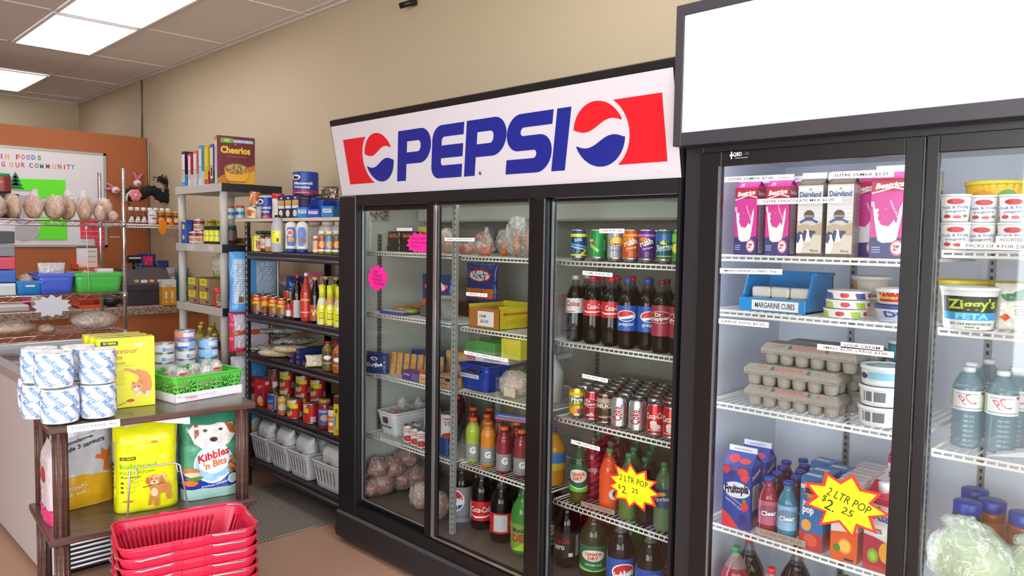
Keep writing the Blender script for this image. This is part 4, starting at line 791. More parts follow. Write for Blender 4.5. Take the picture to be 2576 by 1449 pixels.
for k in range(3): put(tpl('pepperoni_pack', ('pepperoni_pack', MB().blob((0, 0, .045), (.07, .018, .05), C('7c2a24', .3, bump=.3), .06, 2, k, 14, flat=.001))), 'dark red meat stick pack inside the blue basket, ' + ('front', 'middle', 'rear')[k], 'meat pack', (2.335 + k * .04, Yat(1220, 2.37, zM[2]), zM[2] + .006), FACE)
c_ = MB(); c_.blob((0, 0, .05), (.062, .05, .048), C('d29aa4', .3), .05, 2, 3, 20, flat=.001); c_.blob((0, 0, .045), (.048, .052, .034), C('e6b8ba', .3), .05, 2, 3, 20, flat=.001)
s = MB().blob((.01, 0, .058), (.082, .064, .06), film('#f4f0f2', .68), .16, 3, 13, 24, flat=.001); art(s, [('r', .02, .02, .09, .06, 'd8c8b8')], flat((-.02, -.06, -.01), (1, 0, 0), (0, 0, 1), (0, -1, 0)))
P(wrapped('wrapped_ham', c_, s, 'clear_wrapper', 'ham'), 1292, 2.35, zM[2], 'pink round ham in clear wrap beside the blue basket', 'ham', FACE)
# left bay, third shelf: cheese slices
T_sing = bag(.15, .105, .05, '1f3470', [('e', .5, .72, .16, .1, 'e8e6ec'), ('e', .5, .72, .13, .07, 'c8282e'), ('t', 'Singles', .5, .4, .74, .3, 'e8ecf6', .1, .03), ('e', .35, .38, .07, .07, 'e8442e')], kind='cheese_pack', stand=True, seed=3)
P(T_sing, 950, 2.34, zL[2], 'dark blue sliced cheese pack at the left end of its shelf', 'cheese', FACE + .25)
m_slc = noisecol('cheese_slices', [(.3, 'b87a34'), (.7, 'e0a852')], 60, .3)
for k in range(8):
    b = MB(); b.prism([(-.055, 0), (.055, 0), (.0, .105)], 0, .028, m_slc, fn=lambda x, y, z: (x, z, y)); b.prism([(-.05, 0), (.05, 0), (.0, .1)], .0285, .034, C('2a4488', .3), fn=lambda x, y, z: (x, z, y))
    put(tpl('cheese_slices', ('cheese_slices', b)), 'orange sliced cheese pack, ' + ('first', 'second', 'third', 'fourth', 'fifth', 'sixth', 'seventh', 'eighth')[k] + ' from the dark blue pack in its row', 'cheese', (2.36 + .012 * k, Yat(984 + 17 * k, 2.36 + .012 * k, zL[2] + .03), zL[2] + .001), -2.4)
for k in range(5):
    put(tpl('cheese_slices', ('cheese_slices', MB().box(-.05, -.012, 0, .05, .012, .1, C('274486', .3, bump=.2), .004))), 'blue cheese pack standing in the rear row behind the orange packs', 'cheese', (2.56, 3.25 - k * .09, zL[2] + .001), FACE + .5, 'blue cheese packs in the rear row')
P(boxpack(.13, .06, .045, '5c3a86', [('t', 'Philly', .3, .6, .4, .3, 'd8d0e8', .1), ('r', .6, .1, 1, .9, '7a5aa0')], kind='cheese_box', topcol='6a4a92'), 1048, 2.31, zL[2], 'purple soft cheese box lying in front of the cheese slices', 'box', FACE)
for k, (px, X, lb) in enumerate(((1078, 2.31, 'tan and red cheese block by the first door frame'), (1125, 2.31, 'cream and red cheese block just right of the first door frame'), (1152, 2.37, 'cheese block with red lettering beside the divider post'))):
    P(boxpack(.085, .05, .062, 'd6b07a', [('r', 0, .55, 1, .8, '3a3230') if k == 1 else ('r', 0, .7, 1, 1, 'c8442e'), ('t', 'ant' if k == 1 else 'Marble', .4, .66, .5, .2, 'f0ece4', 0, .03), ('t', 'Light', .5, .3, .6, .2, 'b8342a', 0, .03)], kind='cheese_block', topcol='e0b878'), px, X, zL[2], lb, 'cheese', FACE + .1)
for k in range(3): P(tpl('cheese_slices', ('cheese_slices', MB().box(-.05, -.012, 0, .05, .012, .12, m_slc, .004))), 1150 + 12 * k, 2.52, zM[2] + .0, 'orange cheese pack at the back of the middle bay, behind the blue basket', 'cheese', FACE + .5, 'orange cheese packs at the back of the middle bay')
# fourth shelf: white bin with sausages, tomato juice
m_wb = C('d3d6da', .35)
tb_, per = tubm(.15, .28, .125, .2, m_wb, None, 64, 5, .02, .005, rimh=0)
art(tb_, [('p', rpoly([(.35, .56, .05), (.62, .56, .05), (.62, .82, .05), (.35, .82, .05)]), '5c2f2a'), ('t', 'SAUSAGE', .5, .42, .6, .06, '4a4a50')], flat((-.075, -.126, 0), (.15, 0, 0), (0, -.014, .125), (0, -1, .1)), off=.003)
BY = Yat(967, 2.285, zL[3] + .06)
put(tpl('storage_bin', ('storage_bin', tb_, solid(.0025))), 'white plastic bin full of bagged sausages', 'bin', (2.43, BY, zL[3] + .003), FACE)
for k, (dx, dy) in enumerate(((-.09, 0), (0, .01), (.08, -.01))):
    c_ = MB()
    for j in range(3): c_.blob((-.03 + .03 * j, .01 * (j % 2), .03), (.03, .045, .026), C('a03c2c', .2), .1, 3, k * 5 + j, 14)
    s = MB().blob((0, 0, .04), (.066, .062, .045), film('#eeeaea', .9), .3, 3, k + 70, 22); s.blob((0.01, 0.02, .09), (.03, .02, .035), film('#eeeaea', .88), .4, 4, k + 75, 12)
    put(wrapped('sausage_bag', c_, s, 'clear_bag', 'sausages'), 'red sausages in a clear bag in the white bin, ' + ('nearest the glass', 'in the middle', 'at the back')[k], 'sausage bag', (2.43 + dx, BY + dy, zL[3] + .065), FACE)
T_tom = tincan('e6e2e0', [('r', 0, .8, 1, .92, 'f2f0ee'), ('t', 'HEINZ', .5, .84, .6, .09, 'b8282c', 0, .04), ('t', 'TOMATO', .5, .7, .56, .09, 'b8282c', 0, .04), ('t', 'JUICE', .5, .59, .46, .09, 'b8282c', 0, .04), ('e', .45, .25, .32, .2, 'c8302c'), ('p', [(.3, .38), (.6, .38), (.45, .48)], '3a8a3a')], h=.09, r=.0245, kind='juice_can')
T_tomL = tincan('e6e2e0', [('t', 'HEINZ', .5, .88, .6, .06, 'b8282c', 0, .04), ('t', 'TOMATO', .5, .78, .56, .06, 'b8282c', 0, .04), ('t', 'JUICE', .5, .7, .46, .06, 'b8282c', 0, .04), ('e', .45, .3, .34, .16, 'c8302c')], h=.17, r=.042, kind='juice_can')
for px, X, lb in ((1028, 2.32, 'small tomato juice can nearest the white bin'), (1046, 2.31, 'second small tomato juice can from the white bin'), (1062, 2.305, 'third small tomato juice can from the white bin')): P(T_tom, px, X, zL[3], lb, 'can', jit=.03)
P(T_tom, 1045, 2.37, zL[3], 'small tomato juice can behind the front three', 'can')
P(T_tomL, 1088, 2.44, zL[3], 'large tomato juice can behind the door frame', 'can'); P(T_tomL, 1130, 2.42, zL[3], 'large tomato juice can right of the door frame', 'can')
P(tpl('drink_pouch', ('drink_pouch', MB().box(-.03, -.01, 0, .03, .01, .085, C('2458a8', .2, bump=.2), .005))), 1118, 2.3, zL[3], 'bright blue pouch at the bottom of the tomato juice shelf', 'pouch', FACE)
for k in range(3): P(T_gr, 1142 + k * 6, 2.5 + .09 * k, zL[3] - .0, 'red drink bottle behind the first divider post', 'bottle', group='red drink bottles behind the divider post')
# floor: hams
m_ham = noisecol('smoked_ham', [(.3, '6c3428'), (.55, '9a5444'), (.8, 'b87060')], 12, .2, 3)
def hamblob(seed, r): 
    r = tuple(q * .96 for q in r); c_ = MB().blob((0, 0, r[2] * .96), r, m_ham, .12, 2.2, seed, 22, flat=.002); s = MB().blob((0, 0, r[2] * 1.0), (r[0] * 1.06, r[1] * 1.06, r[2] * 1.06), film('#e8dcdc', .84, bump=.8, bscale=22), .14, 2.6, seed, 24, flat=.001); return wrapped('ham', c_, s, 'clear_wrapper', 'meat')
for px, X, dz, r, lb in ((935, 2.5, 0, (.06, .06, .05), 'small ham in the far left corner of the cooler floor'), (962, 2.4, 0, (.075, .075, .07), 'ham with a bright shine at the front of the pile'), (948, 2.52, .1, (.07, .06, .055), 'ham on top at the left end of the pile'), (985, 2.56, .08, (.08, .07, .06), 'ham lying on the middle of the pile'), (1010, 2.5, 0, (.08, .08, .07), 'dark ham right of the shiny one'), (1048, 2.52, 0, (.075, .08, .07), 'ham at the right end of the pile beside the door frame'), (1022, 2.58, .12, (.08, .07, .055), 'ham resting on the back of the pile')):
    P(hamblob(int(px), r), px, X, FL + dz, lb, 'ham', FACE, zoff=.05)
c_ = MB()
for j in range(9): c_.blob((rnd.uniform(-.06, .06), rnd.uniform(-.03, .03), .04 + rnd.uniform(0, .12)), (.035, .03, .03), C('a87a70', .4), .2, 3, j, 12)
s = MB().blob((0, 0, .1), (.1, .08, .1), film('#e6e0e2', .7), .2, 3.5, 91, 26, flat=.001); P(wrapped('meat_bag', c_, s, 'clear_bag', 'meat_pieces'), 1052, 2.62, FL + .13, 'clear bag of meat pieces on top of the pile', 'meat bag', FACE, sc=.8)
for px, lb in ((1066, 'pink wrapped ham with a tied end beside the first door frame'), (1112, 'narrow wrapped ham just right of the first door frame')):
    c_ = MB().blob((0, 0, .065), (.05, .05, .065), C('b87868', .25), .06, 2, px, 18, flat=.001); s = MB().blob((0, 0, .068), (.056, .056, .07), film('#f0e8e8', .72), .1, 3, px + 1, 20, flat=.001); s.blob((-.065, 0, .05), (.03, .015, .05), film('#f0eeee', .5), .5, 4, px + 2, 12)
    P(wrapped('wrapped_ham', c_, s, 'clear_wrapper', 'ham'), px, 2.33, FL, lb, 'ham', FACE)
# milk jug and orange juice seen at the left edge of the right door
P(bottle(.24, .05, '3a5a9c', 'd89a34', '3f8ad8', [('r', 0, 0, 1, .4, 'e8c83a')], .9, (.3, .6), clear='c88a34'), 1392, 2.36, zM[3], 'orange juice bottle with a blue label at the left edge of the right door', 'bottle', zoff=.1)
P(tpl('water_jug', ('jug_body', MB().lathe([(.045, 0), (.05, .006), (.05, .13), (.03, .17), (.018, .19)], C('d6dad8', .3), 20)), ('label', MB().lathe([(.0505, .05), (.0505, .12)], C('cfd8d6', .4), 20, caps=False)), ('cap', MB().lathe([(.018, .185), (.018, .2), (.0001, .2)], C('e0e0e0', .3), 14))), 1388, 2.4, zM[2], 'white jug at the left edge of the right door', 'jug', zoff=.1)
P(boxpack(.09, .09, .17, 'd8cfcb', [('t', 'Dairy', .5, .8, .7, .1, 'a89a9a'), ('r', 0, 0, 1, .35, 'b86a64'), ('p', [(0, .35), (.6, .35), (.2, .55)], 'c03a3a')], kind='milk_carton', topcol='e0dcd8'), 1392, 2.42, zM[1], 'pale carton with a red swirl at the left edge of the right door', 'carton', FACE)
# blue and white tissue pack standing beside the cola bottles
T_wrap = tpl('wrapped_roll', ('wrapped_roll', MB().box(-.05, -.04, 0, .05, .04, .1, C('c6cad4', .3, bump=.3), .012)))
P(T_wrap, 1432, 2.6, zR[1], 'pale wrapped pack behind the silver-label bottle', 'package', FACE)
# ================================================================ GOODS IN THE WHITE-SIGN FRIDGE
def Q(T, px, X, z, label, cat, rz=None, group=None, sc=1, jit=.06, zoff=.06, name=None, dx=0, d=1):
    return P(T, px, X, z, label, cat, rz, group, sc, jit, zoff, name, *((1.3, .66) if d == 1 else ((.615, -.07) if X < 2.35 else (1.3, -.07))), dx)
z1, z2, z3, z4 = 1.564, 1.384, 1.078, .668
PK, DB = 'd8369a', '33357c'
def milkart(two=False):
    a = [('r', 0, 0, 1, 1, PK), ('r', 0, 0, 1, .26, DB), ('p', [(0, .26), (.18, .235), (.4, .22), (.5, .2), (.75, .24), (1, .29), (1, .2), (0, .18)], DB), ('r', 0, .84, 1, 1, 'b81f3c')]
    a += [('p', [(0, .83), (.3, .86), (.6, .9), (1, .86), (1, .84), (.6, .88), (.3, .84), (0, .81)], 'f0d8e0'), ('t', 'Beatrice', .5, .92, .8, .075, 'f4e6ea', .04, .05, .2)]
    a += [('p', [(.0, .72), (.12, .71), (.5, .6), (.72, .42), (.6, .42), (.4, .55), (.0, .66)], 'efb6d4'), ('p', [(.05, .68), (.1, .5), (.22, .22), (.35, .19), (.62, .2), (.74, .24), (.86, .56), (.86, .7), (.78, .62), (.72, .44), (.58, .5), (.36, .5), (.2, .56)], 'f2eef0'), ('p', [(.12, .6), (.2, .63), (.25, .58), (.2, .5), (.3, .42), (.5, .4), (.62, .46), (.68, .58), (.4, .62), (.28, .7), (.1, .72)], PK), ('e', .17, .6, .05, .025, 'f2eef0')]
    a += [('t', 'FRESH-FRAIS', .66, .6, .36, .05, 'f4dcea', -.75, .02), ('e', .76, .13, .2, .1, 'd8668c'), ('e', .76, .13, .155, .078, 'f4eef0'), ('t', '2%', .75, .13, .2, .075, 'c02848', 0, .05)]
    a += [('r', .06, .13 - k * .03, .3, .14 - k * .03, 'c8c8e0') for k in range(3)]
    return a
sidem = [('r', 0, 0, 1, 1, PK), ('r', 0, 0, 1, .24, DB), ('r', 0, .84, 1, 1, 'b81f3c'), ('t', 'Beatrice', .5, .92, .8, .07, 'f4e6ea', 0, .05), ('r', .2, .02, .8, .78, 'e2dae2')] + [('r', .25, .06 + k * .03, .75, .068 + k * .03, '5a5a80') for k in range(23)]
T_m1 = gable(.072, .252, PK, milkart(), [('r', 0, 0, 1, 1, 'c4308c'), ('t', '2%', .25, .4, .2, .5, 'f0d8e8')], 'e6e2ea', sideitems=sidem, roofcol='c4308c', sh=.212, ridgetext='best before')
T_m2 = gable(.094, .262, PK, milkart(), [('r', 0, 0, 1, 1, 'c4308c')], 'e6e2ea', sideitems=sidem, roofcol='b83c6c', sh=.222)
cow = [('r', 0, 0, 1, 1, 'd8cec0'), ('r', 0, .5, 1, .98, 'e4e2e3')] + [('r', 0, .54 + k * .06, 1, .543 + k * .06, 'bcb8ba') for k in range(7)]
cow += [('t', 'Dairyland', .5, .86, .86, .1, '3c4a8a', 0, .025), ('p', [(.42, .92), (.5, .96), (.58, .92), (.5, .94)], '3c4a8a'), ('e', .48, .58, .21, .07, '5c4038'), ('t', 'CHOCOLAT', .48, .565, .36, .03, 'e0d4c8', 0, .02), ('p', [(.1, .49), (.3, .53), (.6, .53), (.86, .49), (.8, .46), (.6, .5), (.35, .5), (.15, .46)], '3f4f9c'),
        ('p', [(0, .42), (.3, .46), (.6, .43), (1, .47), (1, .3), (0, .3)], 'bca68a'), ('r', 0, .0, 1, .04, '5a4038')]
cow += [('p', [(0, .04), (.0, .3), (.14, .32), (.26, .34), (.3, .16), (.2, .04)], 'ece8e6'), ('p', [(.0, .32), (.1, .34), (.16, .26), (.08, .18), (.0, .2)], '3a3a74'), ('p', [(.22, .3), (.3, .36), (.42, .38), (.56, .36), (.62, .28), (.58, .2), (.46, .16), (.36, .18)], 'f0ecea'),
        ('p', [(.22, .31), (.32, .37), (.42, .36), (.38, .26), (.34, .2), (.26, .24)], '3a3a74'), ('p', [(.5, .37), (.6, .36), (.74, .36), (.78, .33), (.66, .31), (.58, .24), (.52, .3)], '3a3a74'), ('p', [(.05, .35), (.22, .34), (.24, .31), (.1, .3)], '3a3a74'), ('e', .48, .18, .09, .035, 'd8c4b8'), ('t', '946 mL', .74, .08, .34, .04, '8a8078', 0, .02)]
T_dl = gable(.072, .252, 'cfcacb', cow, [('r', 0, 0, 1, 1, '6a5750'), ('t', 'CHOCOLAT', .5, .4, .8, .4, '9a8c86')], 'e2dee4', sideitems=[('r', 0, 0, 1, 1, 'b5a8a8')] + [('r', .2, .06 + k * .03, .8, .068 + k * .03, '6a5a5a') for k in range(28)], roofcol='6a5750', sh=.212)
for T, px, lb in ((T_m1, 1872, 'leftmost small pink and blue milk carton on the top shelf'), (T_m1, 1951, 'second small pink and blue milk carton, left of the white cow cartons'), (T_dl, 2034, 'left one of the two white cartons with a cow picture'), (T_dl, 2108, 'right one of the two white cartons with a cow picture'), (T_m2, 2228, 'large pink milk carton at the right of the top shelf')): Q(T, px, 2.25 if T is not T_m2 else 2.25, z1, lb, 'milk carton', FACE + .12, zoff=.1, dx=.037 if T is not T_m2 else .048)
Q(T_m2, 2168, 2.30, z1, 'large pink milk carton set back between the cow carton and the big front carton', 'milk carton', FACE, dx=.08)
for px, T, X in ((1905, T_m1, 2.36), (1985, T_m1, 2.36), (2060, T_dl, 2.36), (2130, T_dl, 2.36), (2190, T_m2, 2.5), (2235, T_m2, 2.46)): Q(T, px, X, z1, 'milk carton standing in the second row of the top shelf', 'milk carton', FACE, group='milk cartons in the second row')
# second shelf: open blue bin with margarine cubes
bb = MB(); m_b = C('1c86cc', .3); w, d, h = .22, .2, .125
def yz(pts): return pts
prof = [(-d / 2, .0), (-d / 2, .04), (-d / 2 + .02, .05), (-d / 2 + .05, h * .95), (-d / 2 + .06, h), (d / 2, h), (d / 2, 0)]
for s in (-1, 1): bb.prism(prof, s * w / 2, s * (w / 2 - .006), m_b, fn=lambda x, y, z: (z, x, y))
bb.box(-w / 2, -d / 2, 0, w / 2, d / 2, .006, m_b).box(-w / 2, d / 2 - .006, 0, w / 2, d / 2, h, m_b).box(-w / 2, -d / 2 - .002, 0, w / 2, -d / 2 + .004, .042, m_b, .002)
for s in (-1, 1): bb.box(s * w / 2 - .008, -d / 2 + .05, h - .01, s * w / 2 + .008, d / 2, h, m_b, .003)
art(bb, [('r', .2, .1, .9, .85, 'e6e4ea'), ('t', 'MARGARINE CUBES', .55, .48, .6, .42, '3a3a42', 0, .02)], flat((-w / 2, -d / 2 - .002, 0), (w, 0, 0), (0, 0, .042), (0, -1, 0)))
by = Yat(1945, 2.28, z2 + .04)
put(tpl('storage_bin', ('storage_bin', bb)), 'open-front blue plastic bin on the second fridge shelf', 'bin', (2.37, by, z2 + .001), FACE)
T_cube = tpl('margarine_cube', ('margarine_cube', MB().box(-.031, -.03, 0, .031, .03, .034, C('cfcac2', .3, bump=.12), .005)))
pos = ('left', 'middle', 'right')
for r_ in (0, 1):
    for k in range(3): put(T_cube, 'foil-wrapped margarine cube in the blue bin, %s of the %s layer' % (pos[k], ('bottom', 'top')[r_]), 'margarine cube', (2.325 + r_ * .012, by + .062 - k * .0655 - r_ * .004, z2 + .008 + r_ * .035), FACE + rnd.uniform(-.05, .05))
tri = [('r', 0, .1, 1, .9, 'ece9ea'), ('p', [(.08, .1), (.25, .1), (.2, .9), (.03, .9)], 'X1'), ('p', [(.6, .1), (.75, .1), (.72, .9), (.56, .9)], 'X1'), ('e', .42, .5, .07, .3, 'c8303a'), ('e', .85, .5, .06, .25, 'c8303a'), ('r', .3, .45, .36, .55, 'd8d8d8')]
def disc(c_): return tub(.06, .06, .026, 'e8e6e6', 'f0eeee', [tuple(c_ if q == 'X1' else q for q in it) for it in tri], (0, 1), 'cheese_round', .004, span=PI)
T_rg, T_rb = disc('a8c832'), disc('3a4a94')
Q(T_rg, 2120, 2.29, z2, 'bottom round cheese box with green marks in the stack of three', 'cheese box', zoff=.02, dx=.02); y_ = Yat(2124, 2.29, z2 + .03)
put(T_rg, 'middle round cheese box with green marks in the stack of three', 'cheese box', (2.315, y_, z2 + .028), FACE + .5); put(T_rb, 'top round cheese box with dark blue marks in the stack of three', 'cheese box', (2.32, Yat(2130, 2.3, z2 + .06), z2 + .055), FACE + .4)
T_spread = tub(.052, .057, .045, 'e6e4e4', 'efefef', [('r', .15, .1, .9, .85, 'c0282e'), ('t', 'BakersGold', .5, .45, .7, .3, 'e8d23a', 0, .03)], (.1, .9)); T_dip = tub(.05, .058, .048, 'dfe2ea', '2f4a94', [('r', 0, 0, 1, 1, 'b8bcd0'), ('t', 'Dips', .55, .4, .5, .6, '2f4a94', .1, .04)], (.1, .9))
Q(T_dip, 2250, 2.29, z2, 'blue-lidded dip tub at the right end of the second shelf', 'tub', jit=0, zoff=.02, dx=.02); yy = Yat(2250, 2.29, z2 + .03)
put(T_spread, 'white-lidded tub with a red label on top of the blue-lidded dip tub', 'tub', (2.312, yy, z2 + .05), FACE + .4)
T_deli = tub(.05, .055, .06, 'cfc6bc', 'd8d4d0', [('r', .0, .1, .2, .8, 'c88a4a'), ('r', .25, .2, .9, .7, 'c8bcb0')], (.1, .9))
Q(T_deli, 2190, 2.45, z2, 'pale deli tub on the lower level at the back of the second shelf', 'tub'); put(T_deli, 'pale deli tub stacked on the other deli tub at the back', 'tub', (2.45, Yat(2190, 2.45, z2 + .06), z2 + .062), FACE + .5)
# third shelf: egg cartons
m_pulp = noisecol('pulp', [(.3, '948d86'), (.7, 'aaa39b')], 200, .9, 3, .25)
def eggs():
    b = MB(); L, D = .3, .105
    for i in range(6):
        for j in (-1, 1): b.lathe([(.014, 0), (.019, .004), (.024, .036)], m_pulp, 12, ((i - 2.5) * .049, j * .026))
    b.box(-L / 2, -D / 2, .034, L / 2, D / 2, .04, m_pulp, .002)
    l = MB(); top_ = [(-L / 2 + .012, -D / 2 + .014), (L / 2 - .012, -D / 2 + .014), (L / 2 - .012, D / 2 - .014), (-L / 2 + .012, D / 2 - .014)]; bt = [(-L / 2, -D / 2), (L / 2, -D / 2), (L / 2, D / 2), (-L / 2, D / 2)]
    l.add([(x, y, .0405) for x, y in bt] + [(x, y, .052) for x, y in bt] + [(x, y, .068) for x, y in top_], [(0, 1, 5, 4), (1, 2, 6, 5), (2, 3, 7, 6), (3, 0, 4, 7), (4, 5, 9, 8), (5, 6, 10, 9), (6, 7, 11, 10), (7, 4, 8, 11), (8, 9, 10, 11)], m_pulp)
    s = flat((-L / 2 + .012, -D / 2, .052), (L - .024, 0, 0), (0, .014, .016), (0, -.7, .7))
    art(l, [('r', .32, .15, .68, .5, 'c08078'), ('t', '12 LARGE', .5, .7, .3, .22, 'b85a50'), ('t', 'eggs', .17, .55, .12, .3, 'b87068'), ('r', .28, .15, .32, .8, '6a645e'), ('r', .7, .15, .74, .8, '6a645e'), ('e', .83, .45, .025, .25, 'b87a70')], s)
    return tpl('egg_carton', ('cup_tray', b), ('carton_lid', l))
T_egg = eggs(); ey = Yat(2000, 2.30, z3 + .06)
for k, (dx, dy, nm) in enumerate(((0, 0, 'bottom'), (0.0, .004, 'middle'), (.03, -.045, 'top'))): put(T_egg, 'grey pulp egg carton, %s one of the front stack' % nm, 'egg carton', (2.31 + dx, ey + dy, z3 + .001 + k * .0685), FACE)
for k in range(3): put(T_egg, 'grey pulp egg carton, %s one of the rear stack' % ('bottom', 'middle', 'top')[k], 'egg carton', (2.44 + (.0), ey - .06, z3 + .001 + k * .0685), FACE)
sc_art = [('r', .2, .3, .8, .8, '8fc4dc'), ('e', .12, .5, .08, .2, '2a3a5c'), ('r', .82, .3, .94, .8, '5a6a7a'), ('r', 0, .0, 1, .2, 'e8e8ec')]
sc_bar = [('r', .15, .2, .5, .85, '6e7478'), ('r', .18, .2, .2, .85, 'dfe2e4'), ('r', .3, .2, .33, .85, 'dfe2e4'), ('r', .86, .3, .98, .9, '2c2c34'), ('r', .55, .4, .8, .6, 'c8ccd4')]
T_sc = tub(.056, .061, .058, 'e9ebf0', 'eef0f4', sc_art, (.1, .85), lart=[('e', .5, .5, .42, .42, '8fbfd8'), ('e', .5, .45, .25, .2, 'd8e8f0')]); T_sc2 = tub(.056, .061, .058, 'e9ebf0', 'eef0f4', sc_bar, (.1, .85)); 
sy = Yat(2208, 2.29, z3 + .05)
for k, (T, nm) in enumerate(((T_sc2, 'bottom'), (T_sc2, 'middle'), (T_sc, 'top'))): put(T, 'white sour cream tub, %s of the front stack of three' % nm, 'tub', (2.315 + .003 * k, sy, z3 + .001 + k * .0585), FACE + .5)
for k in range(3): put(T_sc if k == 2 else T_sc2, 'white sour cream tub, %s of the stack behind' % ('bottom', 'middle', 'top')[k], 'tub', (2.45, sy - .03, z3 + .001 + k * .0585), FACE + .5)
put(tub(.056, .061, .062, '2a8a94', 'e8eef2', [('r', .1, .3, .9, .8, '3a9aa8')]), 'teal tub standing on the rear stack of sour cream tubs', 'tub', (2.45, sy - .03, z3 + .178), FACE + .5)
# fourth shelf: juices
ft = [('r', 0, 0, 1, 1, '26449c'), ('e', .12, .93, .14, .07, 'd83a4a'), ('e', .4, .97, .14, .05, '5a5a94'), ('e', .7, .92, .2, .07, 'd8424a'), ('e', .3, .86, .12, .06, '3a3a7c'), ('p', [(.6, .84), (.95, .88), (.85, .76), (.65, .78)], 'e04a50'), ('e', .5, .62, .48, .13, 'dfe2ee'), ('t', 'Fruitopia', .5, .62, .86, .19, '20223a', .06, .05), ('t', 'Strawberry', .42, .46, .55, .05, 'b8b4e8', -.25, .02), ('t', 'watermelon wave', .4, .4, .6, .05, 'b8b4e8', -.25, .02), ('p', [(0, .0), (0, .28), (.3, .18), (.55, .05), (.6, 0)], 'd84046'), ('e', .8, .38, .13, .08, 'd83a40'), ('e', .78, .47, .06, .03, '4aa04a'), ('e', .75, .16, .16, .09, '2f2f74'), ('e', .9, .08, .14, .08, '3c3c84')]
T_fr = gable(.094, .262, '26449c', ft, [('r', 0, 0, 1, 1, '2a4aa4'), ('e', .3, .5, .2, .3, 'd83a4a'), ('e', .7, .4, .2, .2, 'e04a50')], 'dcdce6', 'juice_carton', [('r', 0, 0, 1, 1, '2a4aa4'), ('t', 'Fruitopia', .45, .86, .7, .1, 'e0e0ee', .15, .04), ('r', .15, .3, .75, .7, 'd5d7e2'), *[('r', .2, .34 + k * .04, .7, .35 + k * .04, '8a8ca0') for k in range(9)], ('e', .4, .12, .2, .08, 'd83a40')], '2a4aa4', sh=.205, ridgetext='best before')
Q(T_fr, 1848, 2.243, z4, 'front blue fruit juice carton with watermelon pictures', 'juice carton', FACE + .1, dx=.05, zoff=.1); Q(T_fr, 1893, 2.345, z4, 'rear blue fruit juice carton behind the front one', 'juice carton', FACE + .1, dx=.05, zoff=.1)
def sb_(liq, lab): return bottle(.19, .031, '2248b0', liq, lab, [('e', .5, .6, .36, .25, shade(lab, .75)), ('t', 'Clear', .5, .5, .5, .2, 'e8ecf4', .1, .03)], .82, (.22, .62), cap_r=.0165, clear=shade(liq, 1.3), kind='juice_bottle', ccl=.4)
T_sr, T_sc_, T_sd = sb_('8a2a3c', 'b8607c'), sb_('3a7a94', '8ab4d8'), sb_('5a2434', '7a3a4c')
Q(T_sr, 1933, 2.27, z4, 'red drink bottle with a blue cap beside the front juice carton', 'bottle', zoff=.08); Q(T_sc_, 1981, 2.27, z4, 'pale blue drink bottle with a blue cap', 'bottle', zoff=.08)
for px, X in ((1955, 2.34), (2000, 2.34), (1978, 2.41), (2020, 2.41), (1998, 2.48), (2030, 2.48), (2018, 2.55)): Q(T_sd, px, X, z4, 'blue-capped drink bottle in the rows behind the red and pale blue bottles', 'bottle', group='blue-capped bottles behind the front two', zoff=.1)
sr = [('r', 0, 0, 1, 1, '2470b4'), ('r', 0, .84, 1, .9, 'd8d8dc'), ('p', burst(.5, .82, .4, .13, 12, .3, 4), 'e88a2a'), ('r', .2, .78, .8, .86, '2a2c5c'), ('t', 'just', .3, .64, .4, .09, 'eceef4', 0, .04), ('t', 'pop', .36, .53, .5, .11, 'eceef4', 0, .05), ('e', .3, .34, .22, .08, 'e8a04a'), ('p', [(0, 0), (1, 0), (1, .22), (.7, .26), (.4, .22), (0, .26)], 'b83a34'), ('e', .5, .14, .3, .09, 'd85a4a')]
T_sun = boxpack(.072, .07, .225, '2470b4', sr, [('r', 0, 0, 1, 1, '2a7cc0'), ('r', 0, 0, 1, .25, 'b83a34'), ('r', .1, .3, .9, .7, '3a86c8')], [('r', .05, .3, .7, .6, 'e6e8ec'), ('r', .75, .1, .95, .9, '4a90cc')], 'juice_carton', topcol='2a7cc0')
for px, X, nm in ((2040, 2.245, 'first'), (2062, 2.32, 'second'), (2085, 2.395, 'third')): Q(T_sun, px, X, z4, 'blue juice carton, %s from the glass in its row' % nm, 'juice carton', FACE, dx=.036, zoff=.1)
Q(T_sun, 2110, 2.35, z4, 'blue juice carton in the neighbouring row behind the yellow star', 'juice carton', FACE, dx=.06, zoff=.1)
orr = [('r', 0, 0, 1, 1, 'e4e0e2'), ('r', 0, .78, 1, .86, 'd0ccd0'), ('p', [(0, 0), (1, 0), (1, .42), (0, .36)], 'e2622e'), ('e', .55, .2, .26, .1, 'f0a03a'), ('e', .55, .2, .2, .075, 'f6c86a'), ('e', .25, .16, .14, .05, '4a8a3a'), ('r', .55, .02, .9, .05, '2a3a6a')]
T_or = boxpack(.078, .07, .23, 'e2622e', orr, [('r', 0, 0, 1, 1, 'd4ccd2'), ('r', 0, 0, 1, .4, 'd0502c')], [('r', .08, .3, .9, .55, 'c8c4c8')], 'juice_carton', topcol='e2dee2')
for px, X, nm in ((2123, 2.24, 'first'), (2142, 2.315, 'second'), (2162, 2.39, 'third'), (2180, 2.465, 'fourth')): Q(T_or, px, X, z4, 'white-topped orange juice carton, %s from the glass in its row' % nm, 'juice carton', FACE, dx=.036, zoff=.1)
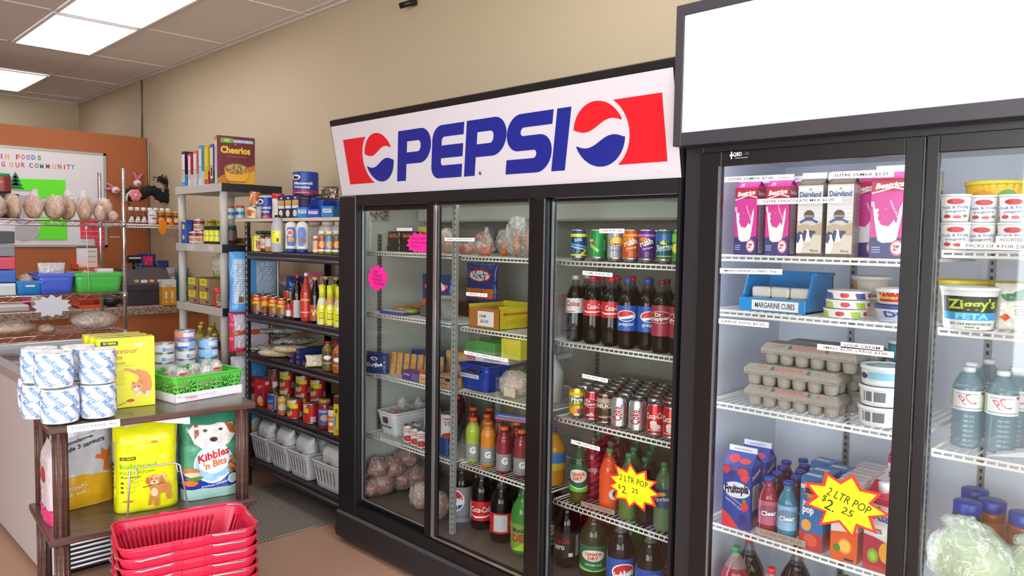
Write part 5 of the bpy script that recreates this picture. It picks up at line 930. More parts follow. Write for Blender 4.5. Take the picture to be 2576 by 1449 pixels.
oa = [('r', 0, 0, 1, 1, 'e2e4e4'), ('p', [(.0, .92), (1, .9), (1, 1), (0, 1)], 'c8244a'), ('t', 'OASIS', .5, .74, 1.0, .09, '2f58a8', -.06, .05), ('e', .5, .86, .06, .03, '5aa04a'), ('e', .5, .55, .3, .08, 'f0f0ee'), ('t', '100%', .45, .55, .4, .07, '5a5a60', 0, .03), ('p', [(0, 0), (1, 0), (1, .4), (.4, .46), (0, .48)], 'b8304c'), ('e', .35, .2, .2, .1, '7ab03a'), ('e', .35, .2, .12, .06, 'a8d04a'), ('e', .8, .28, .24, .14, 'e8a83a'), ('r', 0, 0, 1, .07, 'c8444e')]
b = MB(); T_oa = boxpack(.078, .075, .215, 'e2e4e4', oa, [('r', 0, 0, 1, 1, 'd8dada'), ('r', 0, 0, 1, .4, 'b8304c')], kind='juice_carton', topcol='c8244a')
b = MB(); b.box(-.039, -.0375, 0, .039, .0375, .215, C('e2e4e4', .3), .002); art(b, oa, front(.077, .075, .001, .214)); art(b, [('r', 0, 0, 1, 1, 'dcdede'), ('r', 0, 0, 1, .4, 'b8304c')], side(.078, .074, .001, .214, 1)); b.add([(-.039, -.0375, .215), (.039, -.0375, .215), (.039, .0375, .245), (-.039, .0375, .245)], [(0, 1, 2, 3)], C('c8244a', .3)); b.add([(-.039, .0375, .215), (.039, .0375, .215), (.039, .0375, .245), (-.039, .0375, .245)], [(0, 1, 2, 3)], C('c8244a', .3))
for s in (-1, 1): b.add([(s * .039, -.0375, .215), (s * .039, .0375, .215), (s * .039, .0375, .245)], [(0, 1, 2)], C('e2e4e4', .3))
cp = MB().lathe([(.017, .222), (.017, .25), (.015, .253), (.0001, .253)], C('e8e8ea', .3), 16)
T_oa = tpl('juice_carton', ('carton_body', b), ('screw_cap', cp))
Q(T_oa, 2208, 2.24, z4, 'white and red juice carton with a screw cap beside the black door frame', 'juice carton', FACE, dx=.038, zoff=.1)
Q(T_oa, 2218, 2.45, z4 + .02, 'grey-white juice carton with a screw cap standing tall at the back', 'juice carton', FACE, dx=.1, zoff=.2, sc=1.12)
# floor: bottles
for px, X, T in ((1852, 2.34, bottle(.305, .05, '2f8a52', '8a2a34', 'b03040', [], .78, (.2, .5), clear='a88a8c', ccl=.5)), (1940, 2.3, bottle(.29, .05, 'd8303a', '9a2a34', 'b03040', [], .78, (.2, .5), clear='a88a8c', ccl=.5)), (2050, 2.3, bottle(.29, .05, '2f8a52', '5a3434', '9a3040', [], .78, (.2, .5), clear='a88a8c', ccl=.5))):
    Q(T, px, X, .262, {1852: 'green-capped two-litre bottle at the bottom left of the fridge', 1940: 'red-capped two-litre bottle on the fridge floor', 2050: 'green-capped two-litre bottle below the big yellow star'}[px], 'bottle', zoff=.27)
for px, X, T in ((1885, 2.5, T2_coke), (2005, 2.5, T2_zero), (2130, 2.34, T2_dew), (2190, 2.34, T2_coke)): Q(T, px, X, .262, 'two-litre bottle standing behind on the fridge floor', 'bottle', group='two-litre bottles on the fridge floor', zoff=.27)
# ---------------------------------------------------------------- right door
r1, r2, r3 = 1.592, 1.385, 1.055
yg = [('r', 0, 0, 1, 1, 'eceaea'), ('e', .5, .8, .2, .12, 'c83a4a'), ('t', 'Fruit & Fruity', .5, .55, .7, .16, '6a7ab0', .08, .02), ('t', 'yogurt', .5, .38, .5, .12, '6a7ab0', .08, .02), ('e', .3, .18, .1, .08, 'c8404a'), ('e', .55, .16, .1, .07, 'd8606a'), ('e', .75, .2, .07, .06, '7aa04a')]
T_yog = tub(.029, .034, .07, 'e8e6e6', 'e4e6ea', yg, (.03, .9), 'yogurt_cup', .003)
lbs = ('lower left', 'lower middle', 'lower right', 'upper left', 'upper middle', 'upper right')
for r_ in (0, 1):
    for k in range(3): Q(T_yog, 2404 + k * 72, 2.275, r1 + r_ * .071, 'strawberry yogurt cup, %s of the front group' % lbs[r_ * 3 + k], 'yogurt cup', d=2)
for k in range(4): Q(T_yog, 2424 + (k % 2) * 76, 2.345, r1 + (k // 2) * .071, 'yogurt cup in the second row of the front group', 'yogurt cup', group='yogurt cups in the second row', d=2)
mg = [('r', 0, 0, 1, 1, 'e2b72a'), ('e', .2, .45, .16, .35, 'd89a2a'), ('t', 'IMPERIAL', .72, .5, .4, .25, '3a3a7c', 0, .03), ('e', .45, .5, .1, .3, '6a9a3a')]
T_mg = tub(.075, .085, .095, 'e2b72a', 'd8c43a', mg, (.05, .9), span=PI)
Q(T_mg, 2510, 2.5, r1, 'big yellow margarine tub, lower of the two behind the yogurt', 'tub', d=2); y_ = Yat(2510, 2.5, r1 + .06); put(T_mg, 'big yellow margarine tub on top of another behind the yogurt', 'tub', (2.5, y_, r1 + .097), FACE + .6)
Q(T_mg, 2580, 2.35, r1, 'yellow margarine tub at the right edge of the top shelf', 'tub', d=2)
fe = [('r', .12, .44, .98, .86, '1f2a22'), ('t', "Ziggy's", .55, .63, .66, .34, 'b8c83a', .05, .03), ('r', .12, .24, .98, .44, '2a9ad8'), ('t', 'FETA', .55, .34, .44, .15, '8ad4f0', 0, .04), ('t', 'M.F. 22% MOISTURE 55%', .55, .14, .6, .05, '4a5a5a'), ('t', '400 g', .55, .05, .2, .05, '4a5a5a'), *[('r', .0 + k * .02, .3, .008 + k * .02, .85, '3a3a3a') for k in range(4)]]
T_feta = tub(.057, .066, .11, 'e4e8e8', 'eef0f0', fe, (.02, .92), span=PI * .94, lidh=.006)
Q(T_feta, 2435, 2.28, r2, 'white feta cheese tub with a black and blue label', 'tub', d=2, dx=.03)
Q(tub(.07, .08, .12, 'd8d4c0', 'd8c43a', [('r', 0, .2, 1, .8, 'c8c4b0')]), 2470, 2.45, r2, 'yellow-lidded tub behind the feta cheese tub', 'tub', d=2); Q(tub(.07, .08, .12, 'd8d4c0', 'd8c43a', []), 2560, 2.45, r2, 'yellow-lidded tub at the right edge of the second shelf', 'tub', d=2)
T_ch = bag(.13, .12, .05, 'd8d4c8', [('p', [(.1, .75), (.5, .9), (.9, .85), (.9, .7), (.2, .62)], '4a7a5a'), ('r', .1, .3, .9, .58, 'e4e0d8'), ('p', [(.08, .28), (.2, .36), (.3, .28), (.2, .2)], 'e8502e'), *[('r', .35, .34 + k * .06, .85, .36 + k * .06, '6a7a74') for k in range(4)]], kind='cheese_bag', stand=True, seed=8)
Q(T_ch, 2535, 2.28, r2, 'pale cheese bag with an orange sticker beside the feta tub', 'cheese bag', FACE + .2, d=2, dx=.03)
# water bottles
m_w = C('86a2b2', .05, spec=.9, clear=.5); pc = [('t', 'PC', .5, .55, .34, .5, 'd04a5a', .5, -.01, .5), ('r', .02, .1, .16, .95, '9ad07a'), ('r', .8, .82, .88, .95, 'c83a44'), ('r', .2, .1, .9, .16, 'b0b4bc'), ('r', .25, .82, .7, .86, 'a8acb4')]
def waterbottle():
    pr = [(.03, 0), (.04, .006)]
    for k in range(7): z_ = .012 + k * .017; pr += [(.04, z_), (.0375, z_ + .006), (.04, z_ + .012)]
    pr += [(.041, .135), (.041, .205), (.04, .215), (.033, .238), (.0155, .262), (.0155, .27)]
    b = MB().lathe(pr, m_w, 20); l = MB().lathe([(.0415, .135), (.0415, .205)], C('e6e4ea', .4), 24, caps=False); art(l, pc, cyl(.0416, .135, .205, PI), du=.07)
    return tpl('water_bottle', ('bottle_body', b), ('label', l), ('cap', MB().lathe([(.017, .266), (.017, .283), (.0001, .284)], C('e8eaee', .35), 16)))
T_wa = waterbottle()
Q(T_wa, 2433, 2.33, r3, 'clear water bottle, left one of the front pair', 'water bottle', jit=.03, d=2, zoff=.1, sc=(.93, .93, .77)); Q(T_wa, 2519, 2.33, r3, 'clear water bottle, right one of the front pair', 'water bottle', jit=.03, d=2, zoff=.1, sc=(.93, .93, .77))
for px, X, nm in ((2443, 2.43, 'directly behind the left front bottle'), (2486, 2.53, 'between the two rows at the back'), (2553, 2.43, 'behind the right front bottle')): Q(T_wa, px, X, r3, 'clear water bottle standing ' + nm, 'water bottle', d=2, zoff=.15, sc=(.93, .93, .77))
b = MB(); b.add([(0, 0, 0), (.0, -.25, .04), (.03, -.25, .075), (.025, -.02, .01), (0, 0, .001), (.0, -.25, .041), (.03, -.25, .076), (.025, -.02, .011)], [(0, 1, 2, 3), (4, 5, 6, 7), (0, 1, 5, 4), (1, 2, 6, 5), (2, 3, 7, 6), (3, 0, 4, 7)], C('d4d6e2', .6))
p_ = onX(2452, 1112, 2.25); single('paper_sheet', b, 'folded sheet of white paper on the shelf in front of the water bottles', 'paper', (2.248, p_.y - .03, r3 + .004))
# jars with blue lids and cabbages
T_pj = jar('3a4a34', '2240a0', .15, .04, '4a6a44', [('e', .5, .5, .3, .2, 'd8c43a'), ('r', 0, 0, 1, .2, '8a9a4a')], (.1, .7), 'salad_dressing_jar', .045, .95)
T_pk = jar('a85a2a', '2240a0', .15, .04, 'c0743a', [('e', .5, .5, .3, .2, 'e8dcc0'), ('e', .5, .3, .3, .14, '8a4a24')], (.1, .7), 'sauce_jar', .045, .95)
for T, px, X, lb in ((T_pj, 2437, 2.48, 'blue-lidded jar with a green label, nearest the glass'), (T_pk, 2474, 2.52, 'blue-lidded jar with a brown label behind the green-labelled one'), (T_pj, 2452, 2.62, 'blue-lidded jar at the back of the small group'), (T_pk, 2575, 2.48, 'blue-lidded jar at the right edge of the photo')): Q(T, px, X, .668, lb, 'jar', d=2, zoff=.15, sc=(.98, .98, 1.28))
m_cab = noisecol('cabbage_leaves', [(.3, '8aa864'), (.5, 'b4c890'), (.7, 'd4dcb8')], 9, .5, 5, .3, stretch=(1, 1, 2.5))
def cab(seed, r):
    c_ = MB().blob((0, 0, r * .95), (r, r, r * .95), m_cab, .06, 2.5, seed, 28, flat=.002)
    s = MB().blob((0, 0, r), (r * 1.14, r * 1.1, r * 1.08), film('#f2f8ee', .62, bump=2, bscale=22), .1, 3, seed + 3, 30, flat=.001); s.blob((-r * .2, 0, r * 1.95), (r * .6, r * .3, r * .3), film('#f2f8ee', .6), .4, 4, seed, 16)
    return wrapped('bagged_cabbage', c_, s, 'clear_bag', 'cabbage')
P(cab(3, .092), 2396, 2.345, .668, 'pale green cabbage in a clear bag at the bottom of the right door', 'cabbage', FACE, zoff=.1, hi=.66, lo=-.07); P(cab(5, .078), 2560, 2.34, .668, 'second bagged cabbage at the bottom right corner of the photo', 'cabbage', FACE, zoff=.1, hi=.66, lo=-.07)
# ================================================================ BLACK STEEL SHELVING BEYOND THE SIGN COOLER
BX, BY0, BY1, BD = 2.2, 3.46, 4.575, 2.8
m_steel = C('1e1c1f', .4); m_beam = C('4a464a', .35, .3)
t = thing('shelving_unit', 'black steel boltless shelving unit between the sign cooler and the grey plastic shelf', 'shelving', (BX, BY0, 0))
L_ = BY1 - BY0; D_ = BD - BX; ZB = (1.503, 1.112, .858, .524, .185)
for x, y in ((0, 0), (0, L_), (D_, 0), (D_, L_)):
    b = MB(); sx = 1 if x == 0 else -1; sy = 1 if y == 0 else -1
    b.box(x, y, 0, x + sx * .034, y + sy * .003, 1.69, m_steel); b.box(x, y, 0, x + sx * .003, y + sy * .034, 1.69, m_steel)
    for k in range(44):
        z = .05 + k * .0375; b.box(x - sx * .0006, y + sy * .012, z, x, y + sy * .022, z + .018, C('b8b4ae', .6)); b.box(x + sx * .012, y - sy * .0006, z, x + sx * .022, y, z + .018, C('b8b4ae', .6))
    part('post', b, t)
for z in ZB:
    b = MB(); b.box(.004, .004, z - .012, D_ - .004, L_ - .004, z, C('3a3336', .5)); b.box(.001, .003, z - .05, .02, L_ - .003, z - .004, m_steel, .002); b.tube([(.004, .03, z - .036), (.004, L_ - .03, z - .036)], .01, m_beam, 8)
    for y in (.003, L_ - .02): b.box(.003, y, z - .05, D_ - .003, y + .017, z - .004, m_steel)
    b.box(D_ - .02, .003, z - .05, D_ - .001, L_ - .003, z - .004, m_steel); part('shelf', b, t)
single('shelf_board', MB().box(0, 0, 0, .55, 1.36, .019, C('d8c8b4', .5), .001), 'pale chipboard laid across the tops of the black shelving posts', 'shelf board', (2.255, 3.47, 1.691))
def K(T, px, X, z, label, cat, rz=None, **k): return P(T, px, X, z, label, cat, rz, k.get('group'), k.get('sc', 1), k.get('jit', .1), k.get('zoff', .06), k.get('name'), 6.0, 3.47, k.get('dx', 0))
ZT = 1.711
T_vit = jar('dfe0e2', 'c83a3e', .09, .03, 'c6d8e6', [('r', .1, .3, .9, .7, '4a90c0'), ('r', .2, .35, .4, .65, '2a3a7a')], (.1, .75))
K(T_vit, 580, 2.34, ZT, 'white jar with a red lid at the far left end of the chipboard', 'jar'); K(T_vit, 604, 2.34, ZT, 'red-lidded white jar with a blue label beside the stacked tins', 'jar')
T_stew = tincan('e4d9b8', [('e', .3, .45, .25, .3, 'c8603a'), ('p', [(.4, 1), (1, 1), (1, .5)], '3a4a8a'), ('e', .6, .3, .2, .2, 'e8d070')], .08, .045); T_ora = tincan('c8702a', [('p', [(.1, .1), (.4, .9), (.3, .9), (.05, .3)], 'ecdcc0'), ('r', .55, .1, .75, .35, 'e8e4de')], .092, .033)
K(T_stew, 640, 2.32, ZT, 'cream tin with a food picture under the orange tin', 'tin'); y_ = Yat(641, 2.32, ZT + .1); put(T_ora, 'orange tin stacked on the cream tin', 'tin', (2.32, y_, ZT + .082), camface(2.32, y_))
put(tpl('plastic_cup', ('plastic_cup', MB().lathe([(.012, 0), (.018, .075)], C('c8ccd4', .2, clear=.35), 14))), 'small clear plastic cup in front of the blue coffee can', 'cup', (2.285, Yat(652, 2.285, ZT), ZT), 0)
mxa = [('e', .22, .8, .15, .13, 'f0ece8'), ('e', .22, .79, .1, .08, '4a2620'), ('t', 'Maxwell', .42, .52, .5, .14, 'e8e8f0', 0, .03), ('t', 'House', .4, .34, .42, .14, 'e8e8f0', 0, .03), ('r', 0, .02, 1, .18, 'b82a3a'), ('r', .2, .06, .6, .09, 'e0b0b4')]
T_max = jar('22419c', 'd8d8dc', .145, .05, '22419c', mxa, (.0, .93), 'coffee_can', .012, .98, .35); T_maxb = jar('22419c', '2a4aa8', .14, .078, '22419c', mxa, (.0, .93), 'coffee_can', .012, 1.0, .35)
K(T_max, 671, 2.35, ZT, 'blue coffee can on the chipboard beside the creamer jar', 'coffee can', jit=.02)
T_cm = bottle(.15, .037, 'cc3038', 'e0d4b4', 'e4dcd0', [('r', .1, .1, .5, .9, 'd8d4d0'), *[('r', .14, .2 + k * .08, .46, .22 + k * .08, '9a9490') for k in range(8)], ('p', [(.6, .0), (1, .4), (1, 0)], '8a2a34')], .99, (.02, .7), cap_r=.036, kind='creamer_jar', neck=.8)
T_cm = tpl('creamer_jar', ('jar_body', MB().lathe([(.034, 0), (.036, .01), (.034, .07), (.036, .12)], C('e0d4b4', .3), 20)), ('lid', MB().lathe([(.037, .12), (.037, .148), (.034, .151), (.0001, .151)], C('cc3038', .3), 20)), ('label', (lambda m_: (art(m_, [('r', .15, .1, .5, .9, 'dcd8d6'), *[('r', .2, .2 + k * .08, .46, .22 + k * .08, '9a9490') for k in range(8)], ('p', [(.6, .0), (1, .4), (1, 0)], '8a2a34')], cyl(.0364, .01, .115), du=.08), m_)[1])(MB())))
K(T_cm, 703, 2.31, ZT, 'cream coffee whitener jar with a red lid', 'jar', jit=.02)
T_nv = boxpack(.052, .1, .133, '2a2860', [('r', .05, .58, .95, .8, 'c8a050'), ('r', .05, .42, .95, .56, 'd8d8dc'), ('e', .45, .2, .3, .16, 'd0d89a'), ('t', 'tea', .5, .9, .4, .1, 'e0e0e8')], [('r', 0, 0, 1, 1, '2c2c6a'), ('r', .2, .35, .8, .8, '5a5a94'), ('r', .2, .85, .8, .92, '8a7a4a')], kind='tea_box', topcol='2a2860')
for k, px in enumerate((721, 739, 757)): K(T_nv, px, 2.33, ZT, 'dark navy box with a gold band, %s from the creamer jar' % ('first', 'second', 'third')[k], 'box', FACE + .35)
K(T_nv, 760, 2.47, ZT, 'dark navy box set back behind the blue bins', 'box', FACE); K(T_nv, 790, 2.47, ZT, 'dark navy box set back behind the foil bag', 'box', FACE)
b = MB()
for k in range(7): b.box(-.04, -.16 + k * .045, 0, .04, -.118 + k * .045, .012, C(('22306c', 'b83040')[k % 2], .35), .003)
K(tpl('snack_tray', ('snack_tray', b)), 766, 2.45, ZT + .137, 'flat tray of red and navy packs under the big blue tub', 'tray', 0); 
o = K(T_maxb, 769, 2.47, ZT + .151, 'big blue coffee tub standing on top of the navy boxes', 'coffee tub', jit=.0, zoff=.06)
def openbin(w, d, h, col, cut=.5):
    b = MB(); m = C(col, .3); pr = [(-d / 2, 0), (-d / 2 - .004, h * cut), (-d / 2 + .02, h * cut), (-d / 2 + .05, h), (d / 2, h), (d / 2, 0)]
    for s in (-1, 1): b.prism(pr, s * w / 2, s * (w / 2 - .003), m, fn=lambda x, y, z: (z, x, y))
    b.box(-w / 2, -d / 2, 0, w / 2, d / 2, .004, m).box(-w / 2, d / 2 - .003, 0, w / 2, d / 2, h, m).box(-w / 2, -d / 2 - .003, 0, w / 2, -d / 2, h * cut, m)
    art(b, [('r', .15, .4, .85, .75, 'd8d8de'), ('t', 'gravy', .5, .57, .5, .2, '4a4a54')], flat((-w / 2, -d / 2 - .003, 0), (w, 0, 0), (0, 0, h * cut), (0, -1, 0)))
    return tpl('storage_bin', ('storage_bin', b))
K(openbin(.075, .11, .058, '2a86cc', 1), 774, 2.315, ZT, 'small sky-blue bin in front of the jar with a blue lid', 'bin', FACE + .5); K(openbin(.085, .13, .105, '3450b8', .45), 803, 2.33, ZT, 'royal blue stacking bin between two sky-blue ones', 'bin', FACE + .5)
K(openbin(.075, .11, .06, '2f80c0', 1), 836, 2.315, ZT, 'sky-blue bin with a paper label next to the cooler', 'bin', FACE + .5); K(openbin(.09, .13, .105, '3450b8', .45), 846, 2.42, ZT, 'royal blue bin behind the sky-blue bin nearest the cooler', 'bin', FACE + .4)
K(jar('3a2420', '2a3f9a', .125, .038, 'd8d4d8', [], (.1, .5), lidh=.025, lidr=.98), 790, 2.43, ZT, 'coffee jar with a wide blue lid behind the bins', 'jar')
c_ = bag(.12, .08, .05, '6a5a50', [], kind='foil_bag', seed=12, mat=C('8a7a70', .15, .8, bump=1, bscale=30)); o = K(c_, 830, 2.44, ZT + .1, 'crumpled shiny foil bag lying on the blue bins', 'bag', FACE + .5)
b = MB(); m_sc = noisecol('plaid', [(.4, '1f3a34'), (.6, '3a5a50')], 30, .7); b.grid(lambda u, v: (.02 * math.sin(v * 9) + .03 * (u - .5), -.035 + .07 * u + .012 * math.sin(v * 14), .28 * v), 4, 24, m_sc); b.grid(lambda u, v: (.035 + .02 * math.sin(v * 7 + 1) , -.02 + .05 * u, .2 * v), 4, 20, m_sc)
p_ = onY(852, 500, 3.46); single('scarf', b, 'dark green plaid scarf hanging between the shelving and the cooler sign', 'scarf', (2.27, 3.455, 1.72), mod=solid(.004))
# second level ------------------------------------------------
zb = ZB[0] + .001
T_bear = boxpack(.055, .035, .105, 'dcd83a', [('r', 0, .9, 1, 1, 'c84a34'), ('t', 'crackers', .5, .8, .8, .1, '4a4a2a'), ('e', .5, .35, .34, .26, '8a4a2a'), ('e', .26, .6, .12, .08, '8a4a2a'), ('e', .74, .6, .12, .08, '8a4a2a'), ('e', .5, .25, .2, .14, 'c87a5a')], [('r', 0, 0, 1, 1, 'cfcf4a')], kind='cracker_box', topcol='4a78b8')
K(T_bear, 633, 2.24, zb, 'yellow cracker box with a brown bear shape, next to the black post', 'box', camface(2.24, 4.4) + .1); K(T_bear, 650, 2.24, zb, 'second yellow cracker box with a brown bear shape, beside the red jar', 'box', camface(2.24, 4.3) + .1)
K(jar('7a2a24', '2a2a2a', .1, .022, 'c8b8b0', [('r', .2, .3, .8, .6, 'd88a4a')], (.2, .8)), 664, 2.24, zb, 'narrow dark red jar beside the yellow boxes', 'jar'); K(jar('b89050', '3a2e22', .105, .03, 'd4d0d4', [], (.3, .75)), 679, 2.25, zb, 'tan spread jar with a white label beside the clear jug', 'jar')
jg = MB().lathe([(.036, 0), (.04, .006), (.04, .13), (.034, .17), (.02, .198), (.016, .21)], C('c2c4cc', .25, clear=.2), 20); lb_ = MB(); art(lb_, [('r', 0, 0, 1, 1, 'e4e02a'), ('r', .55, .1, .8, .4, '4a4a1a'), ('t', 'vinegar', .4, .8, .5, .1, '5a5a1a'), ('e', .6, .75, .16, .1, 'f0f0d0')], cyl(.0405, .055, .13, 1.5, -PI / 2 - .3), du=.1)
K(tpl('vinegar_jug', ('jug_body', jg), ('label', lb_), ('cap', MB().lathe([(.018, .208), (.018, .222), (.0001, .222)], C('1c1c1e', .4), 14))), 705, 2.245, zb, 'clear plastic jug with a bright yellow label and a black cap', 'jug', jit=0)
def squeeze(art_, base='26408c'):
    b = MB(); prf = [(.034, .022), (.036, .03), (.033, .1), (.036, .14), (.03, .172), (.012, .182), (.0001, .183)]
    b.lathe(prf, C('dedcd2', .2), 20); b.v = [(x, y * .62, z) for x, y, z in b.v]; l = MB(); art(l, art_, lambda u, v, o: Vector(((u - .5) * .052, -.0225 - o - .001 * math.sin(u * PI) * 3, .04 + .11 * v)), du=.1)
    return tpl('mayonnaise_bottle', ('bottle_body', b), ('label', l), ('cap', MB().lathe([(.028, 0), (.031, .022), (.0001, .022)], C(base, .35), 16)))
K(squeeze([('p', rpoly([(.05, 0, .2), (.95, 0, .2), (.95, 1, .2), (.05, 1, .2)]), '2f58b0'), ('e', .4, .7, .35, .18, 'e8e4e6'), ('e', .4, .7, .28, .12, 'c83a3a'), ('e', .5, .35, .35, .15, 'd88a4a'), ('r', .1, .2, .9, .26, '5a9a3a')]), 733, 2.25, zb, 'white mayonnaise squeeze bottle with a red oval on its label', 'bottle', camface(2.25, 4) - .1)
K(squeeze([('p', rpoly([(.05, 0, .2), (.8, 0, .3), (.95, 1, .3), (.05, 1, .2)]), '2f74c8'), ('e', .4, .66, .16, .08, 'e84a2e'), ('e', .6, .3, .3, .15, '8a4a34')]), 761, 2.25, zb, 'white mayonnaise squeeze bottle with a blue label and orange sticker', 'bottle', camface(2.25, 3.9) - .1)
T_bj = jar('d8c9bf', 'e0d6ce', .185, .055, 'dccfc8', [('r', .3, .55, .7, .6, 'b8a8a4'), ('r', .72, .5, .8, .62, 'b83a44'), ('e', .6, .35, .15, .1, 'c86a4a')], (.05, .8), 'dressing_jar', .02, .7, .3)
for k, px in enumerate((792, 826, 858)): K(T_bj, px, 2.40, zb, 'large beige jar in the back row, %s from the mayonnaise' % ('first', 'second', 'third')[k], 'jar')
for px, lid, col, lab, r, h, lb in ((796, 'd8d8d4', '8a6a5a', 'c8b8b0', .02, .1, 'small jar with a pale label, leftmost of the relish jars'), (811, 'dcdcd6', '7a7a3a', 'c83a34', .024, .128, 'relish jar with a red label'), (829, 'dcdcd6', '7a7a3a', '4a8ad0', .024, .128, 'relish jar with a blue label'), (848, 'd4d4d0', '6a6a3a', '7a4a3a', .024, .13, 'relish jar with a brown and green label'), (868, 'c8a04a', 'b0903a', 'd8c8a0', .022, .12, 'golden jar closest to the cooler')):
    K(jar(col, lid, h, r, lab, [('e', .5, .5, .28, .25, 'e0a85a'), ('r', 0, 0, 1, .15, 'e4e0dc')], (.12, .72)), px, 2.235, zb, lb, 'jar')
T_gj = jar('4a2e2a', '2a6a58', .13, .036, '6a5a58', [], (.2, .7))
for px in (656, 677, 697): K(T_gj, px, 2.42, zb + .0, 'dark jar with a green lid in the shade at the back', 'jar', group='green-lidded jars at the back of the shelf')
# third level ---------------------------------------------------
zb = ZB[1] + .001
T_ric = tincan('e8b02a', [('r', 0, .68, 1, 1, 'c83a2e'), ('t', 'RICO', .5, .82, .56, .14, 'e8e04a', 0, .04), ('e', .35, .3, .3, .26, '8a5a30'), ('e', .7, .34, .26, .24, 'c8a070'), ('r', 0, 0, 1, .08, '3a3a7a')], .118, .027); T_chk = tincan('e0a022', [('r', 0, .75, 1, .95, 'c84a2e'), ('e', .5, .3, .4, .2, '7a3a1a'), ('r', 0, 0, 1, .12, '2a2a5c')], .118, .025)
T_ricL = tincan('e8b02a', [('r', 0, .68, 1, 1, 'c83a2e'), ('r', .55, 0, 1, 1, 'c8cac8'), ('e', .25, .3, .2, .3, 'd8a040')], .15, .034)
for T, px, lb in ((T_chk, 632, 'yellow chickpea tin next to the black post'), (T_ric, 648, 'red and yellow tin between the two chickpea tins'), (T_chk, 668, 'second yellow chickpea tin, from the black post'), (T_ric, 688, 'red and yellow bean tin left of its twin'), (T_ric, 709, 'red and yellow bean tin beside the small sauce bottle')): K(T, px, 2.235, zb, lb, 'tin', jit=.05)
for px in (640, 660, 682, 703): K(T_ric, px, 2.31, zb, 'red and yellow tin in the second row of bean tins', 'tin', group='tins in the second row of bean tins')
K(T_ricL, 722, 2.36, zb + .06, 'tall red tin rising behind the bean tins', 'tin', jit=.0).location.z = zb + .0
def sauce(h, r, cap, col, lab, items=(), z=(.1, .4), capr=.011, neck=.55, caph=.1): return bottle(h, r, cap, col, lab, items, .9, z, cap_r=capr, clear=col, kind='sauce_bottle', neck=neck, ccl=.1)
K(sauce(.12, .017, 'e0d83a', '4a2a24', 'b83444', [('r', 0, 0, 1, .5, 'd8d4d4')], (.15, .75)), 727, 2.225, zb, 'small sauce bottle with a yellow cap and a red and white label', 'bottle')
K(sauce(.265, .033, 'c83034', '1c1416', 'b8bcc0', [('r', 0, 0, .28, 1, 'c83034'), *[('r', .4, .1 + k * .08, .9, .12 + k * .08, '8a9094') for k in range(10)]], (.06, .44)), 748, 2.245, zb, 'dark soy sauce bottle with a red cap and a silver label', 'bottle', jit=.02)
K(sauce(.28, .031, 'd0d0d4', 'a83a24', 'c8322a', [('r', .1, .75, .7, .82, 'd8b04a'), ('r', .1, .2, .9, .24, 'e0d0c0')], (.1, .55)), 770, 2.235, zb, 'tall red sauce bottle with a white cap', 'bottle', jit=.02)
K(sauce(.26, .03, 'c8a83a', '1c1418', 'a8522a', [('t', 'W', .5, .5, .5, .4, 'e8d8b0')], (.05, .4), .016), 793, 2.245, zb, 'dark sauce bottle with a gold cap beside the red sauce', 'bottle'); K(sauce(.26, .03, 'c8a83a', '1c1418', 'a8522a', [], (.05, .4), .016), 820, 2.33, zb, 'gold-capped dark bottle behind the first dressing bottle', 'bottle'); K(sauce(.26, .03, 'c8a83a', '1c1418', 'a8522a', [], (.05, .4), .016), 845, 2.33, zb, 'gold-capped dark bottle behind the third dressing bottle', 'bottle')
def dress(col, w): 
    b = MB().lathe([(.028, 0), (.03, .005), (.03, .1), (.024, .135), (.018, .15), (.017, .165)], C(col, .3), 20); l = MB(); art(l, [('e', .5, .5, .5, .55, 'dfe022'), ('e', .45, .85, .14, .09, 'f0f0c8'), ('t', w, .5, .55, .5, .09, '4a4a1a'), ('t', 'dressing', .5, .4, .6, .06, '4a4a1a'), ('t', 'sauce', .5, .26, .5, .09, '4a4a1a')], cyl(.0305, .012, .115, 2.4), du=.1)
    return tpl('dressing_bottle', ('bottle_body', b), ('label', l), ('cap', MB().lathe([(.019, .15), (.0185, .222), (.0001, .223)], C('dcd82e', .35), 18)))
for w, c_, px in (('ranch', 'd8d8c4', 811), ('thousand', 'd09a6c', 831), ('Caesar', 'c8c0a4', 853)): K(dress(c_, w), px, 2.232, zb, 'dressing bottle with a long yellow cap, %s of the three' % {'ranch': 'leftmost', 'thousand': 'tan middle one', 'Caesar': 'rightmost'}[w], 'bottle', jit=.03)
K(dress('d8d8c4', 'ranch'), 843, 2.31, zb, 'dressing bottle with a yellow cap in the second row', 'bottle')
for k, (px, col, w, h, lb, zz) in enumerate(((727, 'c0283a', .1, .12, 'bright red candy bag standing at the back', .1), (745, '2a4a9c', .12, .12, 'blue snack bag with yellow marks at the back', .06), (770, '3a3a5a', .1, .12, 'dark snack bag leaning beside the pink one', .08), (793, 'c86a90', .1, .16, 'pink candy bag near the rear black post', .08), (712, 'b8a8a0', .12, .12, 'crinkled clear candy bag behind the soy sauce', .02), (825, 'c8a8a8', .1, .14, 'pale bag behind the rear black post', .06))):
    K(bag(w, h + .1, .05, col, [('e', .5, .6, .25, .15, shade(col, 1.4))], seed=k + 20, kind='candy_bag', stand=True), px, 2.55, zb, lb, 'bag', camface(2.5, 4.1))
pn = MB(); pn.lathe([(.075, 0), (.085, .02)], C('1c1c1e', .4), 24); pn.v = [(x, -z, y + .085) for x, y, z in pn.v]; hd = MB().tube([(.0, -.01, .14), (.06, -.012, .09), (.05, -.012, .0)], .012, C('6a6a70', .4)); K(tpl('frying_pan', ('pan', pn), ('handle', hd)), 688, 2.44, zb, 'black frying pan standing on edge behind the bean tins', 'pan', camface(2.4, 4.2), dx=.05)
